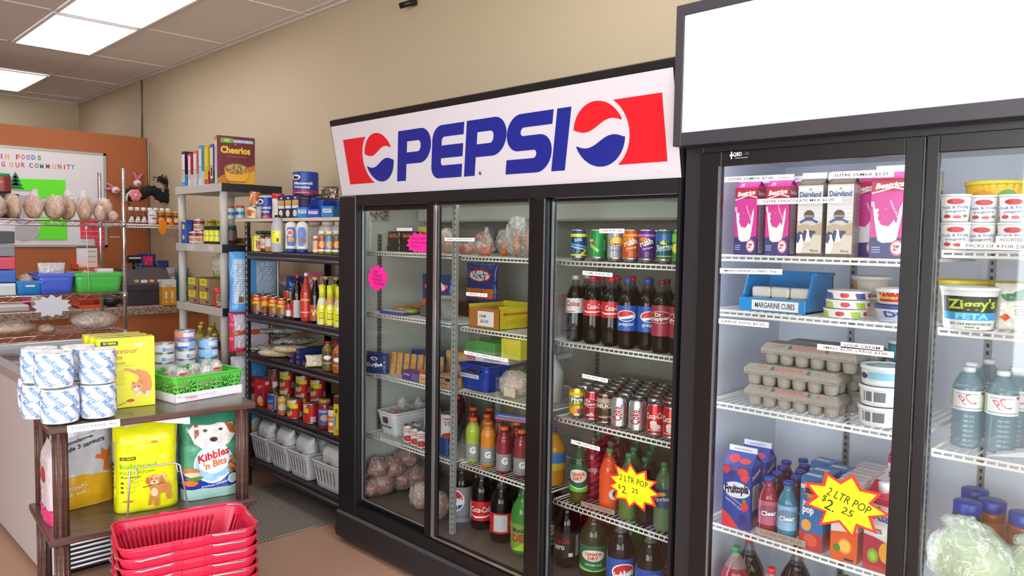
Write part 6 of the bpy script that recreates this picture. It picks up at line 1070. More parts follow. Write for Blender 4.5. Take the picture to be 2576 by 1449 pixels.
for px in (637, 699): 
    y_ = Yat(px, 2.28, 1.25); single('hanging_strip', MB().box(0, 0, 0, .004, .008, .31, C('c8c0b4', .5)), 'thin pale merchandising strip hanging over the bean tins, %s one' % ('left' if px < 650 else 'right'), 'strip', (2.28, y_, 1.14))
# big bags standing at the far end of the unit
def bigbag(px0, px1, z, h, col, items, lb, seed, Y=4.615):
    x0, x1 = Xat(px0, Y, z + h / 2), Xat(px1, Y, z + h / 2); T = bag(x1 - x0, h, .07, col, items, kind='rice_bag', seed=seed, stand=True, amp=.004, n=20)
    return put(T, lb, 'bag', ((x0 + x1) / 2, Y + .045, z + .001), 0)
bigbag(584, 706, ZB[1], .385, '5aa2e0', [('r', .06, .14, .33, .88, 'b4c8dc'), ('r', .5, .04, .95, .84, 'b4c4d4'), ('r', .14, .16, .24, .26, '7a5a30'), *[('r', .08, .3 + k * .04, .3, .31 + k * .04, '8aa0b8') for k in range(13)], *[('r', .54, .3 + k * .04, .9, .31 + k * .04, '8a9cb4') for k in range(12)]], 'big sky-blue rice bag behind the black post on the third shelf level', 31)
bigbag(583, 690, ZB[2], .25, 'd83a60', [('r', .08, .1, .34, .95, 'c8c0d0'), ('r', .45, .1, .9, .9, 'c8bccc'), ('r', .0, .42, 1, .55, 'b85a34')], 'big pink bag behind the black post below the sky-blue rice bag', 33)
bigbag(588, 690, ZB[3], .3, 'b8c4d0', [('r', .35, .3, 1, .95, '4a90cc'), ('r', .45, .4, .9, .5, 'c8d4e0'), ('r', .08, .1, .3, .95, 'd0d4dc')], 'big white and blue bag behind the black post below the pink bag', 35)
bigbag(560, 700, ZB[4], .3, '4a94d0', [('e', .3, .5, .1, .2, 'd8c0b0'), ('e', .6, .6, .12, .16, 'd8c8b8'), ('r', .0, .0, 1, .2, '3a3a44')], 'blue patterned bag behind the black post on the lowest level', 37)
# fourth level: pasta ---------------------------------------------
zb = ZB[2] + .001; m_pas = noisecol('pasta', [(.3, 'b8904a'), (.6, 'd8b870'), (.8, 'e4cc90')], 90, .4)
m_gp = noisecol('green_wrapper', [(.4, '24402c'), (.6, '4a5a34'), (.7, 'b0b49a')], 14, .15, 3, .3)
def pastapack(w, mat, seed):
    c_ = MB().blob((0, 0, .022), (w / 2, .045, .022), mat, .08, 3, seed, 18, pw=.8); s = MB().blob((0, 0, .024), (w / 2 + .015, .05, .026), film('#eeeae0', .72), .16, 4, seed + 1, 22, flat=.0005); return wrapped('pasta_bag', c_, s, 'clear_wrapper', 'pasta')
for k, (px, X, dz, w, mt, rz, lb) in enumerate(((640, 2.29, 0, .2, m_pas, 2.4, 'bag of curly pasta lying beside the black post'), (690, 2.34, 0, .26, m_gp, 2.6, 'green pasta bag lying under the others'), (708, 2.27, .0, .2, m_pas, 2.2, 'clear pasta bag at the front edge, middle of the row'), (735, 2.28, .04, .2, m_pas, 2.3, 'clear pasta bag lying across the front ones'), (672, 2.44, .05, .3, m_gp, 2.7, 'long green pasta bag on top at the left'), (715, 2.46, .1, .3, m_gp, 2.8, 'dark green pasta bag at the top of the heap'), (745, 2.40, .06, .26, m_gp, 2.9, 'green pasta bag reaching towards the navy boxes'), (738, 2.29, 0, .16, m_pas, 2.1, 'clear pasta bag at the right end of the front row'))):
    K(pastapack(w, mt, k * 4 + 1), px, X, zb + dz, lb, 'pasta bag', rz - PI)
T_sp = boxpack(.04, .16, .03, '26346c', [('e', .5, .5, .3, .3, 'c84a4a')], kind='pasta_box', topcol='26346c')
for k, (px, dz) in enumerate(((764, 0), (764, .031), (780, 0), (780, .031), (780, .062), (796, 0))): K(T_sp, px, 2.285, zb + dz, 'navy pasta box, %s' % ('bottom one nearest the pasta bags', 'upper one nearest the pasta bags', 'bottom one of the stack of three', 'middle one of the stack of three', 'top one of the stack of three', 'single one behind the white bag')[k], 'box', FACE)
K(bag(.12, .07, .04, 'ddd6c0', [('r', .0, .0, 1, .12, 'c8c83a')], kind='flour_bag', seed=41), 795, 2.25, zb, 'small cream bag with a yellow edge beside the dressing bottles', 'bag', camface(2.25, 3.8))
def kd(col, cap): return bottle(.165, .032, cap, col, shade(col, .85), [('t', 'dressing', .5, .3, .6, .1, 'e0d8d0'), ('e', .45, .62, .22, .12, 'e8e8f0'), ('e', .45, .85, .2, .12, shade(col, .6))], .9, (.1, .7), cap_r=.018, clear=col, kind='dressing_bottle', neck=.66, ccl=.1)
K(kd('7a6a30', 'b02838'), 825, 2.236, zb, 'olive dressing bottle with a red cap', 'bottle', jit=.03); K(kd('b8602a', '24489c'), 851, 2.236, zb, 'orange dressing bottle with a blue cap', 'bottle', jit=.03); K(kd('a0522a', 'b02838'), 846, 2.31, zb, 'red-capped dressing bottle in the second row', 'bottle')
# fifth level: tins --------------------------------------------------
zb = ZB[3] + .001
T_rb = boxpack(.085, .05, .17, 'c02a34', [('t', 'Rice', .6, .75, .5, .14, 'e8a08a', .2, .03), ('e', .6, .22, .3, .16, 'e0c8a0'), ('r', .3, .4, .8, .6, '8a2a5a'), ('e', .7, .1, .2, .1, 'd8b040')], [('r', 0, 0, 1, 1, 'c8303a'), ('r', .2, .8, .8, .92, 'e8d0d0'), ('r', .3, .1, .7, .7, 'b02838')], kind='rice_box', topcol='8a2a34')
K(T_rb, 641, 2.26, zb, 'red dinner box beside the black post', 'box', FACE + .25); K(T_rb, 660, 2.26, zb, 'second red dinner box, right next to the stacked tins', 'box', FACE + .25)
T_bl = tincan('d0d4dc', [('r', 0, 0, .6, 1, '2a4a90'), ('e', .3, .25, .22, .16, 'c8622e'), ('r', .1, .5, .5, .7, '4a8ad0')], .105, .032); T_br = tincan('7a3a34', [('r', .4, .0, .7, .3, 'd8d4d0'), ('r', 0, 0, .15, 1, 'd8b040'), ('r', .85, 0, 1, 1, '3a4a9a')], .115, .034)
K(T_bl, 686, 2.245, zb, 'blue and white soup tin in front of the dark red tins', 'tin', jit=.05); K(T_br, 690, 2.33, zb, 'brown-red tin, lower one behind the blue and white tin', 'tin'); y_ = Yat(690, 2.33, zb + .17); put(T_br, 'brown-red tin stacked on its twin behind the blue and white tin', 'tin', (2.33, y_, zb + .117), camface(2.33, y_))
T_hz = tincan('3a5aa8', [('t', 'beans', .5, .6, .7, .2, 'e0e0e8', .1, .03), ('e', .5, .2, .34, .16, 'd87a4a')], .1, .034)
K(T_hz, 724, 2.42, zb, 'blue bean tin, lower one in the back', 'tin'); y_ = Yat(722, 2.42, zb + .16); put(T_hz, 'blue bean tin stacked in the back', 'tin', (2.42, y_, zb + .102), camface(2.42, y_)); K(T_br, 762, 2.5, zb + .0, 'dark red tin in the shade at the back of the tins', 'tin'); K(T_br, 748, 2.5, zb + .117, 'dark red tin stacked in the shade at the back', 'tin')
T_sf = tincan('c82a2e', [('r', .0, .6, .5, 1, 'e0c030'), ('t', 'ALDEF', .3, .9, .5, .16, 'e8e8e0', 0, .04), ('e', .2, .3, .2, .2, 'd8a060'), ('r', .3, .55, .62, .8, 'e8d82a'), ('r', .7, .05, .92, .35, 'c8c8c8'), ('r', .02, .35, .3, .6, '2a6a44')], .115, .045); T_or2 = tincan('d8a83a', [('t', 'ALDEF', .4, .85, .6, .14, 'e0e0d8', 0, .04), ('e', .5, .4, .3, .2, 'd8d4c4'), ('r', 0, 0, 1, .25, 'c8622a')], .115, .03)
K(T_or2, 711, 2.235, zb, 'tall orange and white vegetable tin at the front', 'tin', jit=.05); K(T_sf, 742, 2.25, zb, 'wide red tin with a yellow label, front left of its pair', 'tin', jit=0); K(T_sf, 783, 2.26, zb, 'wide red tin turned to its barcode, front right of its pair', 'tin').rotation_euler.z += -.8
for k, px in enumerate((722, 763, 800)):
    X_ = 2.36; K(T_sf, px, X_, zb, 'wide red tin in the lower back row, %s' % ('left', 'middle', 'right')[k], 'tin'); y_ = Yat(px, X_, zb + .06); put(T_sf, 'wide red tin stacked on the back row, %s' % ('left', 'middle', 'right')[k], 'tin', (X_, y_, zb + .117), camface(X_, y_) + .1)
K(jar('8a2820', 'b8924a', .165, .036, '4a5aa8', [('t', 'RANCO', .5, .85, .7, .14, 'e8e0d8', 0, .03), ('e', .5, .45, .25, .2, 'b8a890')], (.15, .7)), 817, 2.245, zb, 'red sauce jar with a gold lid and a blue label', 'jar', jit=.05)
K(jar('ddd3bc', '4a4234', .145, .028, 'd8742e', [('t', 'mayo', .5, .75, .6, .14, 'f0e0c8', 0, .02), ('e', .35, .45, .16, .14, 'e8e0d8')], (.1, .65)), 838, 2.235, zb, 'cream-coloured jar with an orange label beside the yellow box', 'jar', jit=.05)
K(boxpack(.045, .06, .215, 'd0c020', [('r', 0, .8, 1, 1, '5a1a24'), ('e', .4, .62, .2, .06, '8a3a2a'), ('r', .1, .2, .35, .5, '4a90d0'), ('r', .2, .03, .9, .16, 'd88a3a')], [('r', 0, 0, 1, 1, 'c8b81e'), ('r', 0, .8, 1, 1, '5a1a24')], kind='spaghetti_box', topcol='d8c820'), 856, 2.238, zb, 'tall narrow yellow box with a brown top next to the cooler', 'box', FACE + .4)
# lowest level: white bins of bagged diapers --------------------------------
zb = ZB[4] + .001; m_bin = C('d6d8de', .35, clear=.15); m_dia = noisecol('diaper_bag', [(.35, 'c4cacc'), (.55, 'dfe2e4'), (.68, '9cc4c4'), (.8, 'd8c8bc')], 9, .2, 3, .5)
for k, (px, dx, w) in enumerate(((668, .0, .2), (712, .0, .2), (766, .0, .2), (838, 0, .24))):
    tb_, per = tubm(w * 1.12, .33, .15, .14, m_bin, lambda s, v: .3 < v < .75 and (int(s * 96) % 3 == 1) and (s < .2 or .5 < s < .7), 96, 8, .02, .006)
    T = tpl('storage_basket', ('storage_basket', tb_, solid(.002))); X_ = 2.37; y_ = min(4.46, max(3.6, Yat(px, 2.21, zb + .06)))
    y_ = (4.43, 4.195, 3.96, 3.65)[k]
    put(T, 'white slotted plastic basket of wrapped packs on the lowest shelf, %s from the far post' % ('first', 'second', 'third', 'fourth')[k], 'basket', (X_, y_, zb + .003), FACE)
    for j in range(3):
        q = bag(w * .85, .235, .085, 'd4d8da', [('e', .5, .55, .14, .1, 'b87a5a'), ('r', .2, .2, .4, .5, '9cc8cc')] if j == 0 else [], kind='diaper_pack', seed=50 + k * 3 + j, mat=m_dia, stand=True, n=16)
        put(q, 'clear-wrapped white pack, %s in the %s white basket from the far post' % (('front one', 'middle one', 'rear one')[j], ('first', 'second', 'third', 'fourth')[k]), 'package', (2.28 + j * .09, y_, zb + .01), FACE)
# ================================================================ GREY PLASTIC SHELF UNIT
m_pl = C('bdbab4', .5); m_pd = C('25242a', .45)
PX0, PX1, PY0, PY1 = 2.17, 2.6, 4.85, 5.6
t = thing('plastic_shelf', 'pale grey plastic shelf unit with black side rims, cereal boxes on its top', 'shelving', (PX0, PY0, 0)); w, d = PX1 - PX0, PY1 - PY0
ZP = (1.942, 1.541, 1.12, .69, .12)
for z in ZP:
    b = MB(); b.box(.0, 0, z - .052, w, d, z - .004, m_pl, .004); b.box(.004, -.0015, z - .054, w, .003, z, m_pd); b.box(-.001, .0, z - .054, .004, d, z, m_pl, .001)
    if z == 1.541:
        for y0, y1 in ((.12, .2), (.42, .55)):
            for q in range(4): b.box(-.0016, y0, z - .016 - q * .009, -.0008, y1, z - .012 - q * .009, C('eceae6', .5))
    part('shelf_tier', b, t)
for i, zz in enumerate(zip((0,) + ZP[::-1][:-1], ZP[::-1])):
    if i == 0: continue
    for x, y in ((.032, .032), (.032, d - .032), (w - .032, .032), (w - .032, d - .032)): part('post', MB().lathe([(.026, zz[0]), (.026, zz[1] - .053)], m_pl, 16, (x, y)), t)
for x, y in ((.032, .032), (.032, d - .032), (w - .032, .032), (w - .032, d - .032)): part('post', MB().lathe([(.026, 0), (.026, ZP[-1] - .053)], m_pl, 16, (x, y)), t)
zt = ZP[0] + .001
# cereal on top
chs = [('r', 0, 0, 1, 1, '6a1e2c'), ('p', [(0, 0), (1, 0), (1, .42), (.6, .3), (.2, .2), (0, .1)], 'b8761e'), ('p', [(.3, 0), (1, 0), (1, .3), (.7, .2)], 'd8a62a'), ('p', rpoly([(.08, .86, .03), (.42, .86, .03), (.42, .96, .03), (.08, .96, .03)]), '6aa83a'), ('e', .25, .91, .08, .035, 'a8d05a'), ('r', .42, .87, .96, .94, '8aa8c8'), ('t', 'FORMAT FAMILIAL', .69, .905, .48, .035, 'e8ecf0', 0, .02), ('p', [(.44, .85), (.52, .87), (.52, .83), (.46, .82)], 'e84a34'),
       ('t', 'Cheerios', .48, .71, .8, .16, 'c88a1e', .0, .05), ('t', 'Cheerios', .48, .715, .78, .15, 'ecc83a', .0, .03), ('t', 'au miel et aux noix', .52, .58, .5, .035, 'b87a2a', 0, .01), ('e', .5, .3, .33, .13, 'b08a3a'), ('e', .5, .31, .29, .1, '8a6a30')]
rn = random.Random(3)
for k in range(60): a_ = rn.uniform(0, 6.28); q = rn.random() ** .5; chs += [('e', .5 + .27 * q * math.cos(a_), .315 + .09 * q * math.sin(a_), .018, .012, rn.choice(('d8b870', 'c8a050', 'e4cc90')))]
chs += [('p', [(.17, .27), (.22, .1), (.35, .03), (.65, .03), (.78, .1), (.83, .27), (.65, .2), (.35, .2)], 'e0a82e'), ('r', .28, .03, .72, .05, 'a05a24')]
T_che = boxpack(.245, .06, .31, '6a1e2c', chs, [('r', 0, 0, 1, 1, 'cfcfd4'), ('r', 0, .9, 1, 1, 'c88a2a'), *[('r', .2, .1 + k * .05, .8, .12 + k * .05, 'b4b4bc') for k in range(14)]], kind='cereal_box', topcol='8a2a34')
put(T_che, 'large brown and gold cereal box facing the room on top of the plastic shelf', 'cereal box', (Xat(592, 4.9, zt + .15), 4.905, zt), camface(2.3, 4.9) * .35)
cer = (('c8c8cc', '3a1a34', '4a90d0', 'C', 'dark cereal box, farthest from the big brown box', 0), ('d8d0d0', 'a83040', 'd8d0d0', 'C', 'thin white cereal box with a red top, second from the far end', -.02), ('d8d8dc', 'd86a5a', 'c0c0c8', 'R', 'thin pale cereal box, third from the far end', -.01), ('c8d8e8', '4a9ad0', 'd8d8dc', 'C', 'cereal box with a light blue top', .02), ('e0c82a', 'd8b820', 'c8382e', 'M', 'yellow cereal box with a red band', .01), ('2a2a30', '6a5a8a', '3a4a34', 'STAR WARS', 'dark cereal box with a purple sky picture, next to the big brown box', .015))
for k, (sp, fr_, ac, tx, lb, dh) in enumerate(cer):
    h = .25 + dh; a_ = [('r', 0, 0, 1, 1, fr_), ('r', 0, 0, 1, .35, ac), ('t', tx, .25 if len(tx) < 3 else .5, .88, .3 if len(tx) < 3 else .7, .1, 'e8e4e8', 0, .03), ('e', .5, .5, .25, .15, shade(fr_, 1.5))]
    s_ = [('r', 0, 0, 1, 1, 'd6d4d8' if sp != 'e0c82a' else 'e0c82a'), ('r', 0, .92, 1, 1, fr_), ('r', 0, .45, 1, .47, shade(fr_, .8)), ('r', 0, .0, 1, .14, ac), ('r', .2, .2, .8, .42, shade(sp, .85))]
    T = boxpack(.17, .048, h, fr_, a_, s_, kind='cereal_box', topcol=fr_); px = (459, 475, 488, 502, 516, 531)[k]; y = Yat(px, 2.19, zt + .1); put(T, lb, 'cereal box', (2.195 + .085, y, zt), .04 * (-1) ** k)
# tier 2
z = ZP[1] + .001
def G(T, px, X, z, lb, cat, rz=None, **k):
    y = Yat(px, X, z + .05); y = min(max(y, PY0 + .05), PY1 - .05)
    return put(T, lb, cat, (X, y, z), camface(X, y) if rz is None else rz, k.get('group'))
T_ml = boxpack(.042, .06, .165, '2a54a8', [('e', .5, .7, .3, .12, 'd8b83a'), ('e', .5, .25, .25, .1, 'd8b83a'), ('r', 0, .92, 1, 1, 'd8b83a')], [('r', .1, .2, .9, .8, '3a62b0')], kind='milk_powder_box', topcol='d8a83a')
for k, px in enumerate((456, 470, 484)): G(T_ml, px, 2.22, z, 'blue and yellow box on the upper plastic tier, %s from the far post' % ('first', 'second', 'third')[k], 'box', FACE + .4)
T_cs = tincan('d8d4d4', [('r', 0, .6, 1, .9, '9a2a34'), ('e', .35, .3, .25, .18, 'c8803a'), ('r', .5, .4, .8, .6, 'b0b0b8')], .085, .036)
G(T_cs, 491, 2.23, z, 'soup tin with a red band, left of the lower pair', 'tin'); G(T_cs, 507, 2.25, z, 'soup tin with a red band, right of the lower pair', 'tin'); y_ = Yat(499, 2.24, z + .12); put(T_cs, 'soup tin with a red band stacked on the lower pair', 'tin', (2.245, y_, z + .0865), camface(2.2, y_))
T_yj = jar('2a2620', '26241e', .122, .027, 'dfe024', [('r', .4, .1, .6, .8, 'f0f08a'), ('t', 'gravy', .5, .5, .5, .1, '5a5a1a')], (.14, .76), lidh=.016)
for k, px in enumerate((523, 535, 547)): G(T_yj, px, 2.215, z, 'dark jar with a bright yellow label, %s of the row of three' % ('left', 'middle', 'right')[k], 'jar')
T_pk = jar('b07a2a', 'c8c83a', .13, .034, 'd8d83a', [('r', 0, .3, 1, .6, 'b83a34')], (.3, .8))
for k, px in enumerate((468, 488, 508)): G(T_pk, px, 2.42, z + .044, 'jar with a yellow-green lid in the back row, %s' % ('left', 'middle', 'right')[k], 'jar')
for k, px in enumerate((514, 533, 552)): G(tincan('8a3a34', [('r', .3, .2, .7, .8, 'c8c0b8')], .1, .033), px, 2.54, z, 'brown-red tin behind the yellow-labelled jars, %s' % ('left', 'middle', 'right')[k], 'tin')
single('cardboard_tray', MB().box(0, -.3, -.04, .1, .3, 0, C('6a4a34', .6)), 'low dark cardboard tray the yellow-green-lidded jars stand on', 'tray', (2.37, 5.22, z + .042))
for px in (582, 600): G(T_gj, px, 2.38, ZP[1] + .001, 'dark jar with a green lid at the near end of the upper plastic tier', 'jar', group='green-lidded jars at the near end of the plastic tier')
# tier 3
z = ZP[2] + .001; m_card = C('9a7d5c', .75)
def cardbox(w, d, h): 
    b = MB().box(-w / 2, -d / 2, 0, w / 2, d / 2, h, m_card, .002); art(b, [('r', .02, .45, .72, 1, 'dcd82a'), ('r', .6, .12, .9, .32, '5a4438'), ('e', .35, .75, .2, .15, 'c8a84a')], front(w, d, 0, h)); art(b, [('r', 0, .985, 1, 1, 'a8a02a'), ('r', .0, 0, .02, 1, '7a6248')], side(w, d, 0, h, 1)); return tpl('cardboard_box', ('cardboard_box', b))
T_cb = cardbox(.17, .2, .088)
for k, (y, zz, dx) in enumerate(((5.19, 0, 0), (5.19, .089, 0), (5.385, 0, 0), (5.385, .089, .0))): put(T_cb, 'brown cardboard case with a yellow label, %s' % ('bottom one of the near stack', 'top one of the near stack', 'bottom one of the far stack', 'top one of the far stack')[k], 'case', (2.3 + dx, y, z + zz), FACE)
s = MB().blob((0, 0, .1), (.08, .075, .1), film('#e8e8e0', .7), .28, 3.4, 33, 26, flat=.002); c_ = MB().blob((0, 0, .035), (.07, .06, .035), C('8a9a3a', .4, bump=.3), .15, 3, 4, 18, flat=.002); put(wrapped('chip_bag', c_, s, 'clear_bag', 'snacks'), 'clear bag of yellow-green snacks on top of the cardboard cases', 'bag', (2.32, 5.17, z + .179), 0)
put(bag(.11, .13, .05, 'b8362e', [('p', [(.2, .1), (.5, .5), (.9, .2), (.6, 0)], 'c8c8a8'), ('e', .3, .4, .2, .14, '5a8a3a'), ('e', .7, .6, .15, .1, 'e0dcd8'), ('r', .0, .8, 1, 1, 'c8402e')], kind='snack_bag', seed=61, stand=True), 'red snack bag with green and white marks at the front of the lower plastic tier', 'snack bag', (2.23, 4.97, z), camface(2.2, 5))
put(boxpack(.12, .1, .17, 'c8703a', [('e', .5, .7, .3, .12, 'd83a2e'), ('r', 0, .4, 1, .42, '8a4a24'), ('r', 0, .2, 1, .22, '8a4a24')], kind='carton_box'), 'orange carton behind the near post of the plastic shelf', 'box', (2.42, 4.98, z), -.2)
# tier 4: oil bottles
z = ZP[3] + .001
T_oil = bottle(.27, .042, 'd8c82a', 'a89a3c', 'c8b83a', [('r', .2, .2, .8, .8, 'd8d8a0')], .8, (.2, .55), cap_r=.018, clear='8a8250', kind='oil_bottle', ccl=.35)
T_oil2 = bottle(.24, .038, 'd8b82a', '7a2a2e', 'c83a44', [('r', .2, .2, .8, .8, 'd8b8b0')], .8, (.2, .6), cap_r=.018, clear='6a3a34', kind='juice_bottle', ccl=.35)
for k, (px, X, T, lb) in enumerate(((505, 2.23, T_oil, 'oil bottle with a yellow cap, front left'), (530, 2.23, T_oil, 'oil bottle with a yellow cap, front right'), (495, 2.33, T_oil, 'oil bottle with a yellow cap, rear left'), (537, 2.36, T_oil, 'oil bottle with a yellow cap, rear right'), (543, 2.22, T_oil2, 'dark red bottle beside the oil bottles'), (556, 2.26, T_oil2, 'dark red bottle at the near end of the oil bottles'))): G(T, px, X, z, lb, 'bottle')
# ================================================================ WHITE WIRE WALL SHELF WITH SYRUP AND JARS
WY = 7.05; x0_ = Xat(302, WY, 1.69)
t = thing('wall_shelf', 'white wire wall shelf with syrup bottles in the corner by the orange partition', 'shelf', (x0_, WY, 1.69)); part('wire_deck', wire_shelf(2.842 - x0_, .97, 24, r=.004, lip=.03), t)
for x in (.06, .54): part('bracket', MB().tube([(x, .975, -.05), (x, .965, -.012), (x, .03, -.012)], .006, m_wire), t)
T_syr = tpl('syrup_bottle', ('bottle_body', MB().lathe([(.028, 0), (.03, .01), (.03, .07), (.018, .11), (.018, .13)], C('7a4a2a', .2), 14)), ('cap', MB().lathe([(.024, .13), (.024, .17), (.0001, .17)], C('e0dad8', .4), 14)), ('label', (lambda m_: (art(m_, [('p', [(.1, .0), (.9, .0), (.6, 1), (.4, 1)], 'e4dcdc'), ('r', .3, .2, .7, .3, 'b0605a')], cyl(.0312, .015, .075), du=.1), m_)[1])(MB())))
for k, px in enumerate((332, 345, 361, 375, 388, 401, 414)): x = Xat(px, WY + .07, 1.77); put(T_syr, 'white-capped syrup bottle on the wire wall shelf, %s from the left' % ('first', 'second', 'third', 'fourth', 'fifth', 'sixth', 'seventh')[k], 'syrup bottle', (x, WY + .09, 1.692), 0, sc=.86)
put(jar('e4dfe2', 'e8e4e6', .13, .037, 'e6e2e6', [('e', .5, .4, .2, .1, 'c86a4a'), ('r', .2, .65, .5, .75, '4a7ac0')], (.1, .8)), 'white tub-like jar in front of the syrup bottles', 'jar', (Xat(384, WY + .02, 1.75), WY + .025, 1.692), 0)
T_pb = jar('7a2a2a', 'd8b83a', .13, .035, 'c87a3a', [('e', .5, .3, .3, .2, 'e8d0a0'), ('r', .2, .65, .8, .85, '5a1a24')], (.1, .8))
for k, (px, dy, dz) in enumerate(((408, .0, 0), (427, .0, 0), (446, .0, 0), (424, .14, 0), (444, .14, 0))): put(T_pb, 'yellow-lidded dark jar on the wire wall shelf, %s of the jars' % ('first', 'second', 'third', 'fourth', 'fifth', 'sixth', 'seventh', 'eighth')[k], 'jar', (min(2.8, Xat(px, WY + dy, 1.75)), WY + dy + .03, 1.692), 0, sc=.9)
# ================================================================ CHEST FREEZER ON THE LEFT
FX0, FX1, FY0, FY1, FH = .9, 1.63, 3.88, 5.42, .92
m_fz = C('c9c8cc', .25); m_fzr = C('b9bcc2', .3, .4)
t = thing('chest_freezer', 'long pale grey chest freezer with a glass top behind the toilet paper', 'freezer', (FX0, FY0, 0)); w, d = FX1 - FX0, FY1 - FY0
b = MB(); b.box(0, 0, .03, .05, d, FH - .05, m_fz).box(w - .05, 0, .03, w, d, FH - .05, m_fz).box(.05, 0, .03, w - .05, .05, FH - .05, m_fz).box(.05, d - .05, .03, w - .05, d, FH - .05, m_fz).box(.05, .05, .03, w - .05, d - .05, .55, C('d8dade', .5)); b.box(.03, .03, 0, w - .03, d - .03, .03, m_black); part('cabinet', b, t)
b = MB()
for a in ((-.012, -.012, .045, d + .012), (w - .045, -.012, w + .012, d + .012), (.045, -.012, w - .045, .045), (.045, d - .045, w - .045, d + .012)): b.box(a[0], a[1], FH - .05, a[2], a[3], FH, m_fzr, .004)
b.box(.045, d / 2 - .015, FH - .03, w - .045, d / 2 + .015, FH - .005, m_fzr, .003); part('rim', b, t)
for y0, y1, z in ((.045, d / 2 + .03, FH - .02), (d / 2 - .03, d - .045, FH - .028)):
    l = part('sliding_lid', MB().box(.05, y0, z - .008, w - .05, y0 + .02, z + .006, m_fzr).box(.05, y1 - .02, z - .008, w - .05, y1, z + .006, m_fzr).box(.045, y0, z - .008, .06, y1, z + .006, m_fzr).box(w - .06, y0, z - .008, w - .045, y1, z + .006, m_fzr), t); part('glass_pane', MB().box(.06, y0 + .02, z - .003, w - .06, y1 - .02, z + .001, glass()), l)
b = MB(); m_gr = C('d0ccd4', .25, .6)
b.box(.045, -.012, .03, w - .02, -.002, .5, C('3a363c', .5))
for k in range(21): b.tube([(.05, -.018, .045 + k * .022), (w - .03, -.018, .045 + k * .022)], .0065, m_gr, 8)
part('grille', b, t); part('corner_trim', MB().box(.006, -.014, .03, .033, -.001, .6, C('f0f0f4', .3)).box(.035, -.013, .03, .042, -.001, .6, m_blk2), t)
b = MB(); b.box(-.2, -.15, 0, .2, .15, .18, C('4aa04a', .4), .005); single('frozen_food_box', b, 'green box inside the chest freezer near its far end', 'box', (1.35, 5.0, .551))
for k in range(4): single('frozen_food_pack', MB().box(-.12, -.1, 0, .12, .1, .12, C(('2c2c30', 'c8c8cc', '8a4a3a', 'b8b0a8')[k], .4), .006), ('black', 'white', 'brown', 'beige')[k] + ' frozen food pack inside the chest freezer', 'package', (1.1 + .26 * (k % 2), 4.1 + .3 * (k // 2), .551), .1)
# ================================================================ BROWN THREE-TIER STAND
TZ = .9; TL = (.725, 3.06); TRZ = -.09; TW, TD = .76, .5
m_br = noisecol('dark_laminate', [(.35, '4a302a'), (.65, '5c3f38')], 6, .3, 4, stretch=(1, 1, 12)); m_brt = noisecol('dark_laminate_top', [(.35, '5a4c46'), (.65, '6e5f57')], 5, .22, 4, stretch=(1, 10, 1))
t = thing('display_stand', 'dark brown three-tier stand with round posts, holding toilet paper and pet food', 'stand', (*TL, 0), TRZ)
for z in (TZ, .485, .07):
    b = MB(); b.box(0, 0, z - .026, TW, TD, z - .001, m_br, .004).box(.004, .004, z - .0015, TW - .004, TD - .004, z, m_brt); part('shelf', b, t)
for x in (.045, TW - .045):
    for y in (.045, TD - .045):
        for z0, z1 in ((0, .044), (.0705, .459), (.4855, TZ - .0265)):
            b = MB(); n = 24; b.lathe([(.024, z0), (.024, z1)], m_br, 12, (x, y), smooth=False)
            for k in range(8): a = PI / 4 * k; b.tube([(x + .021 * math.cos(a), y + .021 * math.sin(a), z0), (x + .021 * math.cos(a), y + .021 * math.sin(a), z1)], .0055, m_br, 6)
            part('post', b, t)
def tabpt(x, y, z=0): c_, s_ = math.cos(TRZ), math.sin(TRZ); return (TL[0] + x * c_ - y * s_, TL[1] + x * s_ + y * c_, z)
b = MB(); f = flat((.062, -.0005, TZ - .024), (.175, 0, 0), (0, 0, .024), (0, -1, 0)); b.box(.062, -.0015, TZ - .026, .237, -.0002, TZ + .002, C('f0eef4', .4)); art(b, [('t', 'TOILET PAPER .45¢', .5, .5, .86, .5, '8a8a9a', 0, .01)], f, off=.0014); part('price_label', b, t)
